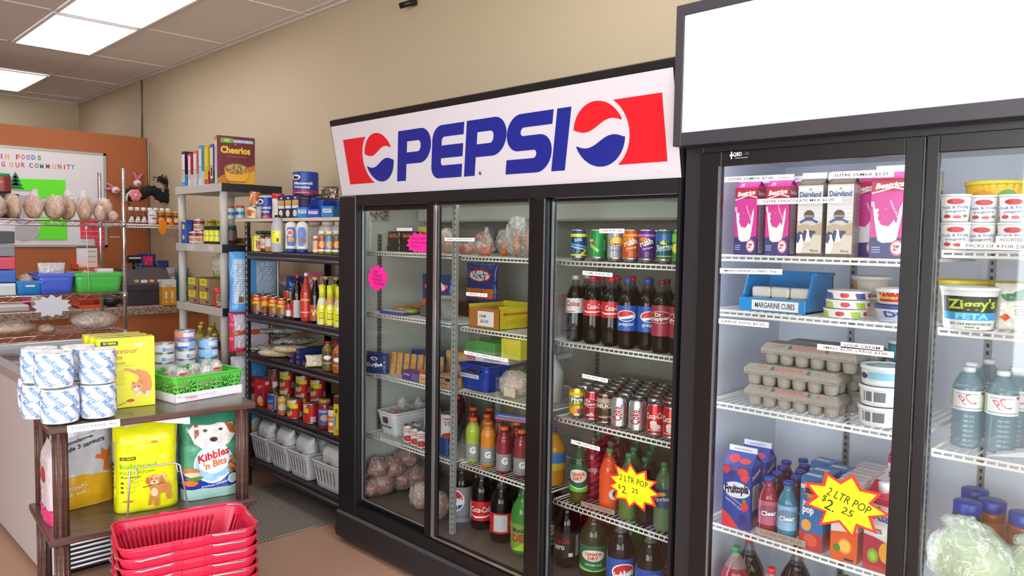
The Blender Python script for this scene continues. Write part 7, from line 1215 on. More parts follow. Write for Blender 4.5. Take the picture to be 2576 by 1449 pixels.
# toilet rolls wrapped in printed paper
m_tp = C('eeeef2', .6, bump=.3, bscale=25); rn = random.Random(8)
def roll(seed):
    rn = random.Random(seed); r, h = .063, .124; b = MB(); o = Vector((seed, 0, 0))
    def fn(u, v):
        a = 2 * PI * u; return Vector((math.cos(a), math.sin(a), 0)) * (r * (1 + .008 * noise.noise(Vector((math.cos(a) * 2, math.sin(a) * 2, v * 3)) + o)) * (1 - .06 * (abs(2 * v - 1) ** 8))) + Vector((0, 0, h * v))
    b.grid(fn, 32, 8, m_tp)
    for z, sg in ((h, 1), (0, -1)): b.grid(lambda u, v: Vector((math.cos(2 * PI * u) * r * .94 * (1 - v), math.sin(2 * PI * u) * r * .94 * (1 - v), z + sg * .004 * noise.noise(Vector((u * 14, v * 5, seed))) - (.006 * (v > .7)))), 32, 6, m_tp)
    it = []
    for k in range(14): it.append(('t', 'MistRoyal', (k % 7) / 7 + .05 + (.07 if k >= 7 else 0), .72 if k < 7 else .28, .135, .13, '5c96d8', -.75, .02, .3))
    f = lambda u, v, o_: fn(u, v) + Vector((math.cos(2 * PI * u), math.sin(2 * PI * u), 0)) * (o_ + .0006)
    # skew the lettering down to the right, as printed on the wrap
    it2 = []
    for i in it: it2.append(i)
    def fs(u, v, o_): return f(u, min(.98, max(.02, v)), o_)
    its = []
    for (_, tx, cx, cy_, ww, hh, c_, rot, bo, sh_) in it2:
        vs, fss = text2d(tx, bo, sh_); pts = []
        for x, y in vs:
            X_, Y_ = x * .088, y * .026; ca, sa = math.cos(-.75), math.sin(-.75); pts.append((cx + (X_ * ca - Y_ * sa) / (2 * PI * r), cy_ + (X_ * sa + Y_ * ca) / h))
        b.add([fs(x, y, .0004) for x, y in pts], fss, C(c_, .5))
    return tpl('toilet_roll', ('toilet_roll', b))
RT = [roll(k) for k in range(3)]
p0 = onZ(152, 1064, TZ); p1 = onZ(236, 1052, TZ); bx = Vector((p1.x - p0.x, p1.y - p0.y, 0)).normalized() * .129; by_ = Vector((-bx.y, bx.x, 0))
k = 0
for lev in (0, 1):
    for j in range(3):
        for i in range(2):
            if j == 2 and (i == 1 or lev): continue
            p = p0 + bx * i + by_ * j * 1.02 + (bx * -.12 if j == 1 and i == 1 else bx * (-.05 * j)) + (bx * -.13 if lev and i == 0 else Vector())
            put(RT[k % 3], 'wrapped toilet roll in the %s layer, %s row, %s' % (('bottom', 'top')[lev], ('front', 'second', 'back')[j], ('left', 'right')[i]), 'toilet roll', (p.x, p.y + .0, TZ + .005 + lev * .134), rnd.uniform(-.6, .2) + (0 if k % 2 else 2.2)); k += 1
# pet food boxes
q0 = onZ(246, 1034, TZ); q1 = onZ(391, 1018, TZ); rzb = math.atan2(q1.y - q0.y, q1.x - q0.x); wb = (q1 - q0).length; 
YE = 'e8e82a'
cat_ = [('p', [(.62, .52), (.7, .54), (.85, .5), (.93, .42), (.95, .28), (.9, .18), (.8, .17), (.72, .22), (.68, .34), (.72, .42)], 'd8925a'), ('p', [(.44, .55), (.48, .57), (.58, .55), (.7, .5), (.68, .46), (.56, .51)], 'd49a66'), ('e', .68, .28, .1, .075, 'dca070'), ('p', [(.59, .32), (.6, .37), (.66, .34)], 'c8824a'), ('p', [(.72, .35), (.77, .38), (.77, .31)], 'c8824a'), ('e', .66, .25, .05, .035, 'f0e0cc'), ('p', [(.62, .16), (.68, .13), (.78, .19), (.72, .23)], 'ecd8c0'), ('p', [(.8, .13), (.88, .13), (.93, .2), (.85, .22)], 'ecd8c0'), ('e', .64, .285, .012, .01, '2a2420'), ('e', .71, .29, .012, .01, '2a2420'),
        ('e', .56, .095, .07, .022, 'd03a24'), ('p', [(.28, .03), (.4, .05), (.5, .08), (.5, .085), (.4, .06), (.28, .04)], '8a3a2a')]
nn_ = [('p', rpoly([(.06, .9, .01), (.36, .9, .01), (.36, .96, .005), (.06, .96, .005)]), '2a3420'), ('t', 'no name', .21, .932, .22, .032, 'e8e82a', 0, .02), ('t', '3-flavour', .4, .815, .6, .075, 'cc6a24', 0, .01), ('t', 'mix', .33, .725, .22, .06, 'cc6a24', 0, .01), ('t', 'for cats', .33, .645, .3, .04, '6a6a2a', 0, .0), ('t', 'poultry & seafood', .42, .6, .4, .022, 'b8902a', 0, 0), ('p', [(.66, .87), (.78, .87), (.78, .91), (.66, .91)], 'f4f4e8')] + [('r', .3, .52 - k * .03, .48 - .02 * (k % 3), .526 - k * .03, 'b4a82a') for k in range(7)] + cat_
T_pf = boxpack(wb, .062, .284, YE, nn_, [('r', .1, .1, .9, .9, 'dede28')], [('r', .1, .2, .6, .45, '4a4a20'), ('r', .5, .55, .95, .8, '9a7a4a')], kind='cat_food_box', topcol='dede2a')
mid = (q0 + q1) / 2; nrm = Vector((-math.sin(rzb), math.cos(rzb), 0))
for k in range(3):
    c_ = mid + nrm * (.031 + .064 * k) - Vector((math.cos(rzb), math.sin(rzb), 0)) * (.012 * k); put(T_pf, 'bright yellow cat food box, %s of three standing behind each other' % ('front one', 'middle one', 'back one')[k], 'cat food box', (c_.x, c_.y, TZ + .001), rzb)
# stacked cat food tins
def ctin(c, a_): return tincan(c, a_, .0435, .0445, 'cat_food_tin')
T_c1 = ctin('b0a4dc', [('r', .05, .3, .4, .85, 'e0943a'), ('r', .4, .35, .75, .85, 'd8d8f0'), ('r', 0, .05, .7, .3, '8a7ac8')]); T_c2 = ctin('8ab8ec', [('r', .05, .3, .3, .85, 'e0843a'), ('r', .3, .4, .65, .9, 'e0e4f0'), ('r', 0, .05, .6, .35, '3a6ac8')]); T_c3 = ctin('8abcec', [('r', .0, 0, .05, 1, '4a5ac8'), ('r', .6, .25, .85, .8, 'c8d8e8')]); T_c4 = ctin('d8dce4', [('r', .5, .1, .9, .5, 'b8b0a8'), ('r', .5, .1, .6, .6, '4a9ad8')])
for px, Y, n, Ts, lb in ((412, 3.46, 5, (T_c1, T_c4), 'left'), (466, 3.5, 6, (T_c4, T_c4, T_c4, T_c4, T_c2, T_c1), 'middle'), (523, 3.49, 5, (T_c3, T_c3), 'right')):
    for k in range(n): x = Xat(px, Y, TZ + .1); put(Ts[min(k, len(Ts) - 1)], 'cat food tin in the %s stack, %s' % (lb, ('at the bottom', 'second from the bottom', 'third from the bottom', 'fourth from the bottom', 'fifth from the bottom', 'on top of the tallest stack')[k]), 'tin', (x, Y, TZ + .001 + k * .044), camface(x, Y) + rnd.uniform(-.3, .3))
# cardboard tray and green basket
g0, g1, g2 = onZ(440, 1017, TZ), onZ(609, 988, TZ), onZ(391, 991, TZ); gr = math.atan2(g1.y - g0.y, g1.x - g0.x); gw = (g1 - g0).length; gd = .235
gc = g0 + Vector((math.cos(gr), math.sin(gr), 0)) * gw / 2 + Vector((-math.sin(gr), math.cos(gr), 0)) * gd / 2
b = MB(); m_cw = C('eceaee', .6)
for a in ((-gw / 2, -gd / 2, gw / 2, -gd / 2 + .003), (-gw / 2, gd / 2 - .003, gw / 2, gd / 2), (-gw / 2, -gd / 2, -gw / 2 + .003, gd / 2), (gw / 2 - .003, -gd / 2, gw / 2, gd / 2)): b.box(a[0], a[1], 0, a[2], a[3], .038, m_cw)
b.box(-gw / 2, -gd / 2, 0, gw / 2, gd / 2, .003, m_cw); art(b, [('t', 'FEUILLETER AU POULET', .36, .55, .5, .26, 'a8b0c8', 0, 0), ('t', 'Friskies', .23, .48, .16, .4, 'd87a8a', .05, .02, .2), ('t', '24', .06, .66, .06, .16, 'd86a7a', 0, .03)], front(gw, gd, 0, .038))
put(tpl('cardboard_tray', ('cardboard_tray', b)), 'shallow white cardboard tray under the green basket', 'tray', (gc.x, gc.y, TZ + .001), gr)
m_gn = C('5cc447', .35)
def flower(s, v):
    # cut-out flowers round the sides
    q = (s * 12) % 1 * 2 - 1; y = (v - .12) / .8 * 2 - 1; r = math.hypot(q, y * .75); a = math.atan2(y * .75, q)
    if v < .08 or v > .84: return False
    return (.16 < r < .95 and math.cos(a * 14) > .1) or r > 1.12
tb_, per = tubm(gw + .01, gd + .006, .1, .1, m_gn, flower, 288, 24, .012, .004)
put(tpl('plastic_basket', ('plastic_basket', tb_, solid(.002))), 'bright green plastic basket with cut-out flowers, filled with bagged pastries', 'basket', (gc.x, gc.y, TZ + .006), gr)
m_pas2 = noisecol('pastry', [(.3, 'b08a68'), (.6, 'd8b890'), (.8, 'ecd8b8')], 30, .4)
for k, (dx, dy, r) in enumerate(((-.085, -.05, .042), (-.03, -.055, .04), (.03, -.045, .036), (.095, -.03, .04), (-.08, .04, .045), (-.01, .04, .042), (.07, .045, .04))):
    c_ = MB().blob((0, 0, .05), (r, r * .85, .032), m_pas2, .15, 2.5, k, 16, flat=.0); s = MB().blob((0, 0, .058), (r * 1.12, r, .042), film('#f2eeee', .9), .3, 3.5, k + 9, 20, flat=-.0); s.blob((.01, .0, .1), (.03, .015, .025), film('#f2f0f0', .75), .5, 4, k + 4, 12)
    if k in (0, 2): s.box(-.012, -.02, .096, .02, -.012, .104, C('e8442e', .4))
    p = Vector((gc.x, gc.y, 0)) + Vector((math.cos(gr), math.sin(gr), 0)) * dx + Vector((-math.sin(gr), math.cos(gr), 0)) * dy
    put(wrapped('pastry_bag', c_, s, 'clear_bag', 'pastry'), 'clear bag of pastry in the green basket, ' + ('front left with a red tag', 'second from the front left', 'front middle with a red tag', 'front right', 'back left', 'back middle', 'back right')[k], 'pastry bag', (p.x, p.y, TZ + .012), gr)
# pet food bags on the middle tier -----------------------------------
MZ = .486
def petbag(px0, px1, pyb, h, d, col, items, lb, seed, kind, back=0, ryz=None, backcol=None):
    a, c_ = onZ(px0, pyb[0], MZ), onZ(px1, pyb[1], MZ); r = math.atan2(c_.y - a.y, c_.x - a.x); w = (c_ - a).length; m = (a + c_) / 2 + Vector((-math.sin(r), math.cos(r), 0)) * (d / 2 + back)
    T = bag(w * 1.04, h, d, col, items, kind=kind, seed=seed, stand=True, amp=.004, n=26, rough=.18, bumps=.5, freq=3, backcol=backcol, res=.04)
    return put(T, lb, 'pet food bag', (m.x, m.y, MZ + .001), r)
sg_ = [('p', [(0, 0), (1, 0), (1, .42), (.85, .33), (.6, .34), (.3, .36), (0, .34)], 'e4ae24'), ('t', '3-flavour', .3, .93, .5, .05, '4a4a54', .2, .02), ('t', 'blend', .22, .875, .3, .045, '4a4a54', .2, .02), ('t', 'nourriture pour chats', .42, .8, .5, .022, '8a8a90', .12, 0), ('t', 'melange', .36, .745, .42, .05, '4a4a54', .14, .03), ('t', 'de 3 saveurs', .46, .69, .62, .05, '4a4a54', .14, .03),
       ('e', .8, .53, .1, .055, 'd87a34'), ('p', [(.71, .55), (.72, .62), (.79, .58)], 'd87a34'), ('p', [(.83, .58), (.89, .62), (.89, .54)], 'd87a34'), ('p', [(.74, .36), (.76, .48), (.86, .48), (.9, .36)], 'd87a34'), ('p', [(.9, .37), (.97, .44), (.96, .52), (.98, .52), (.995, .42), (.92, .35)], 'c86a2a'), ('p', [(.6, .52), (.7, .5), (.72, .54), (.63, .555)], 'f46a4a'),
       ('t', 'SIGNAL', .28, .24, .36, .045, 'e8e0d8', .12, .03), ('t', '2 kg', .28, .17, .3, .04, 'f0e8d0', .1, .02)]
petbag(152, 293, (1291, 1256), .375, .1, 'd4d4de', sg_, 'silver and yellow cat food bag with an orange cat, left on the middle tier', 71, 'cat_food_bag')
bn = [('p', rpoly([(.08, .595, .01), (.32, .595, .01), (.32, .63, .01), (.08, .63, .01)]), '2a2a16'), ('t', 'no name', .2, .613, .2, .02, 'e8e82a', 0, .02), ('t', 'balanced', .36, .525, .56, .055, '7cc42a', 0, .01), ('t', 'nutrition', .34, .455, .52, .045, '7cc42a', 0, .01), ('t', 'for dogs', .24, .4, .3, .03, '5a5a1a', 0, .02), ('r', .56, .76, .66, .785, 'f0803a')]
for k in range(3): bn += [('e', .11, .34 - k * .05, .022, .012, '5a5a1a'), ('r', .16, .345 - k * .05, .42 - .05 * k, .349 - k * .05, 'b0a824'), ('r', .16, .33 - k * .05, .36 - .04 * k, .334 - k * .05, 'b0a824')]
dogc = 'cc8a50'
bn += [('p', [(.5, .06), (.54, .22), (.5, .34), (.62, .36), (.8, .32), (.88, .24), (.86, .1), (.8, .1), (.78, .18), (.68, .18), (.66, .04), (.6, .04), (.58, .18), (.55, .06)], dogc), ('p', [(.82, .3), (.76, .4), (.72, .44), (.74, .36), (.8, .3)], 'e0b88a'), ('e', .6, .35, .11, .05, 'd4945a'), ('e', .5, .345, .035, .04, 'b8743a'), ('e', .71, .345, .035, .04, 'b8743a'), ('e', .6, .315, .06, .03, 'e8c8a0'), ('e', .6, .325, .018, .01, '3a2a20'), ('e', .56, .36, .01, .007, '2a1a14'), ('e', .64, .36, .01, .007, '2a1a14'), ('p', [(.42, .28), (.76, .31), (.76, .305), (.42, .272)], '4a3220'), ('e', .6, .2, .06, .05, 'e8c8a0'), ('r', .12, .13, .26, .15, 'c87a3a')]
petbag(292, 450, (1297, 1272), .36, .1, 'eceb20', bn, 'bright yellow dog food bag with a puppy picture in the middle of the tier', 73, 'dog_food_bag')
kb = [('r', 0, .12, 1, .3, '24369c'), ('r', 0, 0, 1, .12, 'a8d4cc'), ('r', 0, .3, 1, .62, '4f9a7a'), ('p', [(.1, .8), (.2, .86), (.4, .84), (.6, .86), (.85, .84), (.95, .74), (.8, .62), (.62, .56), (.4, .56), (.2, .64)], 'e0dcd8'), ('p', [(.2, .86), (.26, .88), (.28, .74), (.2, .7)], '9a5a3a'), ('p', [(.7, .86), (.88, .82), (.92, .7), (.8, .74)], 'a8603a'), ('e', .38, .78, .035, .018, '3a3434'), ('e', .64, .785, .035, .018, '3a3434'), ('e', .52, .68, .065, .03, '3a3030'), ('e', .52, .4, .34, .23, 'cfe4f6'), ('e', .52, .4, .31, .2, '9ac8f0'), ('e', .52, .44, .27, .16, 'd8e8f8'),
      ('t', 'Kibbles', .52, .5, .54, .1, 'c82a34', .16, .035), ('t', "'n Bits", .54, .4, .4, .09, 'd87a34', .16, .035), ('e', .14, .33, .14, .05, 'b87a4a'), ('e', .16, .3, .12, .03, 'e8d0b0'), ('e', .2, .25, .14, .025, '5a8a3a'), ('e', .13, .2, .13, .03, 'e0702e'), ('t', 'brushing bites', .56, .22, .36, .03, 'e8e8f4', .1, .01), ('t', 'bouchees nettoyantes', .56, .16, .5, .03, 'e8e8f4', .1, .01), ('e', .84, .2, .085, .055, 'd0dcd8'), ('e', .84, .2, .07, .045, 'a8c4c0')]
rn = random.Random(4)
for k in range(22): kb.append(('e', .88 + rn.uniform(-.1, .1), .36 + rn.uniform(-.08, .1), .035, .02, rn.choice(('8a5a34', 'a8703a', 'b8864a', '7a4a2a'))))
petbag(462, 606, (1264, 1240), .372, .095, '3f8a6a', kb, 'green and blue dog food bag with a white dog face, right on the middle tier', 75, 'dog_food_bag')
pp = tabpt(.05, .25); put(bag(.22, .3, .06, 'd8d0d8', [('r', 0, 0, 1, .2, 'd83a7a'), ('e', .5, .6, .2, .1, 'b83a44')], kind='litter_bag', seed=77, stand=True), 'white and pink bag behind the left posts of the stand', 'bag', (pp[0], pp[1], MZ + .001), -PI / 2 + TRZ)
pp = tabpt(.64, .38); put(bag(.2, .33, .08, '4a8ac0', [('e', .4, .7, .2, .1, 'd8d0c8'), ('e', .7, .5, .1, .15, 'e0d8d0')], kind='pet_food_bag', seed=78, stand=True), 'blue bag standing behind the green and blue dog food bag', 'bag', (pp[0], pp[1], MZ + .001), -.3)
c0 = onZ(287, 1092, .87); b = MB(); a1 = tabpt(.26, .02, .862); a2 = tabpt(.36, .08, .868); a3 = tabpt(.5, .03, .84)
b.add([(*a1[:2], .872), (*a2[:2], .873), (*a3[:2], .868), (*a1[:2], .862), (*a2[:2], .858), (*a3[:2], .838)], [(0, 1, 4, 3), (1, 2, 5, 4)], C('e4e2ea', .4)); single('card_strip', b, 'folded white card strip tucked above the bright yellow dog food bag', 'card', mod=solid(.003))
# ================================================================ SHOPPING BASKETS
BZ = .55; r0, r1, r2, r3_ = onZ(272, 1318, BZ), onZ(312, 1388, BZ), onZ(664, 1322, BZ), onZ(588, 1262, BZ)
br = math.atan2(r2.y - r1.y, r2.x - r1.x); bw = (r2 - r1).length; bd = ((r0 - r1).length + (r3_ - r2).length) / 2; bc = (r0 + r1 + r2 + r3_) / 4; bd = min(bd, .31)
m_rd = C('d6264a', .32); m_wr = C('b9b4bc', .35, .6); BH = .22
def slots(s, v):
    if v < .12 or v > .82: return False
    if v > .60 or True:
        c_ = int(s * 240); return c_ % 3 == 1 and (.03 < (s % .5) < .30 or .34 < (s % .5) < .47) and not .44 < v < .5
tb_, per = tubm(bw, bd, BH, .3, m_rd, slots, 240, 16, .05, .0035)
hbs = [MB().box(x - .014, y * (bd / 2 - .001), BH - .012, x + .014, y * (bd / 2 + .009), BH + .006, m_rd, .002) for x in (-.05, .05) for y in (-1, 1)]
def hand(sg):
    b = MB(); y = bd / 2 + .004; x1 = sg * (bw / 2 + .008); x0 = sg * .05
    b.tube([(x0, -y, BH + .004), (x0 + sg * .03, -y - .004, BH + .001), (x1 - sg * .07, -y - .004, BH - .004), (x1 - sg * .02, -y + .025, BH - .004), (x1, -y + .07, BH - .004), (x1 - sg * .012, -.02, BH - .002), (x1 - sg * .012, .02, BH - .002), (x1, y - .07, BH - .004), (x1 - sg * .02, y - .025, BH - .004), (x1 - sg * .07, y + .004, BH - .004), (x0 + sg * .03, y + .004, BH + .001), (x0, y, BH + .004)], .0033, m_wr, 6); return b
T_bk = tpl('shopping_basket', ('basket_body', tb_, solid(.0016)), *[('rim_hinge', q) for q in hbs], ('wire_handle', hand(-1)), ('wire_handle', hand(1)))
b = MB(); y = bd / 2 + .004
b.tube([(-.17, y, BH + .002), (-.16, y + .01, BH + .175), (-.145, y + .015, BH + .184), (-.005, y + .015, BH + .184), (.012, y + .01, BH + .175), (.04, y, BH + .002)], .0036, m_wr, 6).tube([(-.135, y + .014, BH + .184), (-.135, y + .013, BH + .145), (-.157, y + .01, BH + .138)], .0028, m_wr).tube([(.0, y + .012, BH + .18), (.004, y + .012, BH + .15), (.018, y + .01, BH + .149)], .0028, m_wr)
T_bkt = tpl('shopping_basket', ('basket_body', tb_, solid(.0016)), *[('rim_hinge', q) for q in hbs], ('wire_handle', hand(1)), ('wire_handle', b))
nm = ('topmost of the stack, its handle standing up', 'second from the top of the stack', 'third from the top of the stack', 'fourth from the top of the stack', 'fifth from the top of the stack', 'sixth from the top of the stack', 'seventh from the top of the stack', 'eighth from the top of the stack', 'ninth from the top of the stack', 'bottom one of the stack')
for k in range(10): put(T_bkt if k == 0 else T_bk, 'red plastic shopping basket, ' + nm[k], 'shopping basket', (bc.x + rnd.uniform(-.003, .003), bc.y, BZ - BH - k * .0362), br)
# ================================================================ CHROME WIRE RACK WITH BREAD AND BINS
RX0, RX1, RY0, RY1 = .62, 1.785, 5.5, 5.99
t = thing('wire_rack', 'chrome wire shelving rack with bagged bread and coloured bins behind the freezer', 'rack', (RX0, RY0, 0)); w, d = RX1 - RX0, RY1 - RY0
ZK = [1.683, 1.2, .945, .3]
for x in (0, w):
    for y in (0, d):
        b = MB(); b.lathe([(.0125, 0), (.0125, 2.035), (.011, 2.04)], m_chrome, 14, (x, y))
        for k in range(78): b.lathe([(.0128, .03 + k * .0254), (.0128, .0315 + k * .0254)], C('55505a', .4), 12, (x, y), caps=False)
        part('post', b, t)
for z in ZK:
    b = MB()
    for y in (0, d):
        b.tube([(0, y, z), (w, y, z)], .0032, m_chrome); b.tube([(0, y, z - .034), (w, y, z - .034)], .0032, m_chrome); n = 22
        b.tube([(w * k / n, y, z - (.034 if k % 2 else 0)) for k in range(n + 1)], .002, m_chrome, 4)
    for x in (0, w): b.tube([(x, 0, z), (x, d, z)], .0032, m_chrome); b.tube([(x, 0, z - .034), (x, d, z - .034)], .0032, m_chrome); b.tube([(x, d * k / 8, z - (.034 if k % 2 else 0)) for k in range(9)], .002, m_chrome, 4)
    for k in range(1, 44): b.tube([(w * k / 44, 0, z + .001), (w * k / 44, d, z + .001)], .0017, m_chrome, 4)
    for x in (0, w):
        for y in (0, d): b.lathe([(.017, z - .04), (.015, z + .004)], m_chrome, 12, (x, y))
    part('wire_shelf', b, t)
m_bread = noisecol('bread_crust', [(.3, 'a87448'), (.55, 'cfa272'), (.8, 'dcbc92')], 14, .5, 3)
def breadbag(seed, r, tw=1):
    c_ = MB().blob((0, 0, r[2] * .93), (r[0] * .93, r[1] * .95, r[2] * .93), m_bread, .08, 2, seed, 18, flat=.001); s = MB().blob((0, 0, r[2]), r, film('#f0e6e4', .74, .1, 1.6, 30), .22, 3.6, seed + 2, 28, flat=.0005)
    if tw: s.blob((-r[0] * .2, -r[1] * .4, r[2] * 1.95), (r[0] * .45, r[1] * .3, r[2] * .35), film('#f4f0f0', .66, .1, 1.6, 30), .5, 4, seed + 3, 14)
    return wrapped('bread_bag', c_, s, 'clear_bag', 'loaf')
for k, (px, Y, r, lb) in enumerate(((0, 5.6, (.05, .09, .07), 'bagged bread loaf cut by the left edge of the photo'), (40, 5.62, (.048, .09, .082), 'second bagged loaf from the left edge'), (84, 5.6, (.048, .09, .082), 'bagged loaf, third from the left edge'), (133, 5.6, (.062, .09, .08), 'wide bagged round loaf in the middle of the top rack shelf'), (180, 5.62, (.045, .09, .088), 'bagged loaf with a gathered top, right of the wide one'), (218, 5.58, (.05, .08, .085), 'whitish bagged loaf near the rear chrome post'), (254, 5.54, (.034, .04, .05), 'low bagged loaf in front of the rear chrome post'), (268, 5.72, (.05, .09, .08), 'bagged loaf between the two chrome posts'), (288, 5.54, (.03, .04, .034), 'small crumpled bread bag beside the front chrome post'))):
    put(breadbag(k * 5 + 2, r, k in (2, 4, 5)), lb, 'bread', (min(RX1 - r[0] * 1.1, Xat(px, Y, ZK[0] + .05)), Y + .03, ZK[0] + .003), rnd.uniform(-.3, .3))
x_ = Xat(10, 5.85, 1.8); single('black_tray', MB().box(-.16, -.1, 0, .09, .1, .165, C('2a2228', .4), .004), 'black crate behind the bread at the left edge', 'crate', (x_, 5.87, ZK[0] + .003)); put(jar('6a2626', '2a9a54', .13, .05, '7a2e2c', [('e', .4, .6, .15, .1, 'e84a34')], (.1, .85)), 'dark red jar with a green lid on the black crate', 'jar', (Xat(5, 5.86, 1.9), 5.86, ZK[0] + .169), camface(1, 5.8))
def bin_(w, d, h, col, lip=.008, lb=None, handle=False):
    tb_, per = tubm(w, d, h, .12, C(col, .35), None, 48, 3, .012, .005)
    if handle: art(tb_, [('p', rpoly([(.3, .6, .1), (.7, .6, .1), (.7, .75, .1), (.3, .75, .1)]), 'd0d4d8')], flat((-w / 2, -d / 2 + .0, 0), (w, 0, 0), (0, 0, h), (0, -1, 0)), off=.003)
    tb_.box(-w / 2 - .004, -d / 2 - .004, h - .016, w / 2 + .004, -d / 2 + .002, h, C(col, .35), .002); return tpl('storage_bin', ('storage_bin', tb_, solid(.003)))
zk = ZK[1] + .004
for k, c_ in enumerate(('c8ccd0', '2c5cb8', 'c83a54', '7c7c80', '2c2c30')):
    x_ = Xat(38, 5.57, zk + .1); b = MB(); b.box(-.24, 0, .002, 0, .26, .078, C(c_, .35), .004).box(-.235, -.004, .06, -.005, .0, .078, C(shade(c_, 1.1), .35)); single('drawer_box', b, ('white', 'blue', 'red', 'grey', 'black')[k] + ' plastic drawer box in the stack at the left edge of the rack', 'drawer box', (x_, 5.55, zk + k * .081))
def at_(px, Y, z): return Xat(px, Y, z)
put(bin_(.14, .18, .085, '1f7ac0', handle=True), 'small sky-blue bin with a white-rimmed handle slot', 'bin', (at_(69, 5.6, 1.25), 5.62, zk + .002)); put(breadbag(61, (.05, .06, .05), 0), 'crumpled clear bag in the small sky-blue bin', 'bag', (at_(69, 5.6, 1.25), 5.62, zk + .03))
put(bin_(.205, .26, .128, '4a62d0'), 'royal blue bin in the middle of the lower rack shelf', 'bin', (at_(132, 5.63, 1.25), 5.66, zk + .002)); put(bag(.16, .19, .03, 'd0c8cc', [], kind='plastic_bag', seed=81, mat=film('#e8e0e2', .35)), 'clear bags sticking up out of the royal blue bin', 'bag', (at_(134, 5.63, 1.25), 5.66, zk + .01))
put(bin_(.29, .22, .128, '4cb84c'), 'bright green bin at the right end of the lower rack shelf', 'bin', (at_(243, 5.6, 1.25), 5.64, zk + .002))
b = MB(); b.box(-.05, -.03, 0, .05, .03, .15, C('e0dcdc', .5)); put(tpl('paper_pack', ('paper_pack', b)), 'white paper pack leaning in the bright green bin', 'paper', (at_(262, 5.6, 1.35), 5.64, zk + .008), 0); put(breadbag(62, (.055, .06, .07), 0), 'clear bag lying in the bright green bin', 'bag', (at_(222, 5.6, 1.3), 5.62, zk + .008))
b = MB(); sp = burst(0, 0, .115, .075, 12, .25, 9); b.prism(sp, 0, .002, C('d0d0da', .5), fn=lambda x, y, z: (x, z, y)); p_ = onY(131, 770, 5.49); single('starburst_sign', b, 'pale grey starburst card hanging under the lower rack shelf', 'sign', (p_.x, 5.493, p_.z - .0))
zk = ZK[2] + .003
put(breadbag(91, (.14, .12, .045), 0), 'flat stack of bagged flatbread at the left edge, behind the freezer rim', 'bread', (at_(30, 5.62, .97), 5.63, zk)); put(breadbag(92, (.05, .07, .03), 0), 'small bag of rolls right of the flatbread', 'bread', (at_(108, 5.6, .96), 5.6, zk)); 
c_ = MB().blob((-.06, 0, .06), (.06, .08, .05), m_bread, .06, 2, 5, 18, flat=.001); c_.blob((.06, 0, .06), (.06, .08, .05), m_bread, .06, 2, 6, 18, flat=.001); s = MB().blob((0, 0, .066), (.148, .1, .064), film('#e8dcd4', .55, .12, 1.2, 30), .12, 3, 97, 28, flat=.0005); put(wrapped('bread_bag', c_, s, 'clear_bag', 'loaf'), 'clear bag of two round brown loaves behind the yellow cat food boxes', 'bread', (at_(241, 5.6, 1.0), 5.62, zk), 0)
single('hanging_string', MB().tube([(0, 0, 0), (.004, 0, -.25), (.01, 0, -.42)], .0022, C('d8d4cc', .6)).lathe([(.008, -.02), (.008, 0)], C('d8d4cc', .6), 8), 'thin white string hanging from the top rack shelf', 'string', (Xat(216, 5.53, 1.6), 5.53, ZK[0] - .036))
# ================================================================ COUNTER TOP CLUTTER
CZ = 1.001
def onc(px, Y): return Xat(px, Y, CZ + .1)
m_reg = C('4a474c', .4)
x0, x1 = onc(322, 6.72), onc(428, 6.72); w = x1 - x0
t = thing('cash_register', 'dark grey cash register with card stickers on the counter', 'cash register', ((x0 + x1) / 2, 6.72, CZ)); 
part('cash_drawer', MB().box(-w / 2, 0, 0, w / 2 * .72, .4, .125, C('38363a', .4), .005), t)
b = MB(); b.prism([(.0, .127), (-.01, .175), (.06, .3), (.3, .31), (.36, .127)], -w / 2 - .0, w / 2, m_reg, fn=lambda x, y, z: (z, x, y)); art(b, [('r', .16, .3, .26, .75, 'c89a2a'), ('r', .31, .25, .45, .7, 'dfe2f0'), ('t', 'VISA', .38, .48, .1, .2, '2a3a8a'), ('e', .52, .5, .05, .22, 'd8342e'), ('e', .57, .5, .05, .22, 'e8a83a'), ('r', .7, .3, .97, .7, 'd8dcec')], flat((-w / 2, -.01, .178), (w, 0, 0), (0, .028, .05), (0, -.8, .5)), off=.001); part('register_body', b, t)
part('customer_display', MB().tube([(-w * .26, .1, .3), (-w * .26, .1, .36)], .012, m_black).box(-w * .42, .07, .355, -w * .1, .11, .42, C('1c1a1e', .15), .004).box(-w * .4, .068, .39, -w * .12, .07, .405, C('b8bcb8', .2)), t)
put(boxpack(.115, .09, .215, 'e0a028', [('r', 0, .72, 1, 1, 'e0dedc'), ('t', 'snack', .5, .78, .5, .05, '5a6ab0'), ('r', .2, .25, .36, .55, 'e8e4da'), ('r', .64, .25, .8, .55, 'e8e4da'), ('e', .28, .14, .07, .04, 'e8e4da'), ('e', .72, .14, .07, .04, 'e8e4da')], [('r', 0, .72, 1, 1, 'dcdad8')], kind='carton_box', topcol='e4e2e0'), 'white and orange carton at the edge of the counter beside the cash register', 'box', (onc(424, 6.64), 6.68, CZ), -.1)
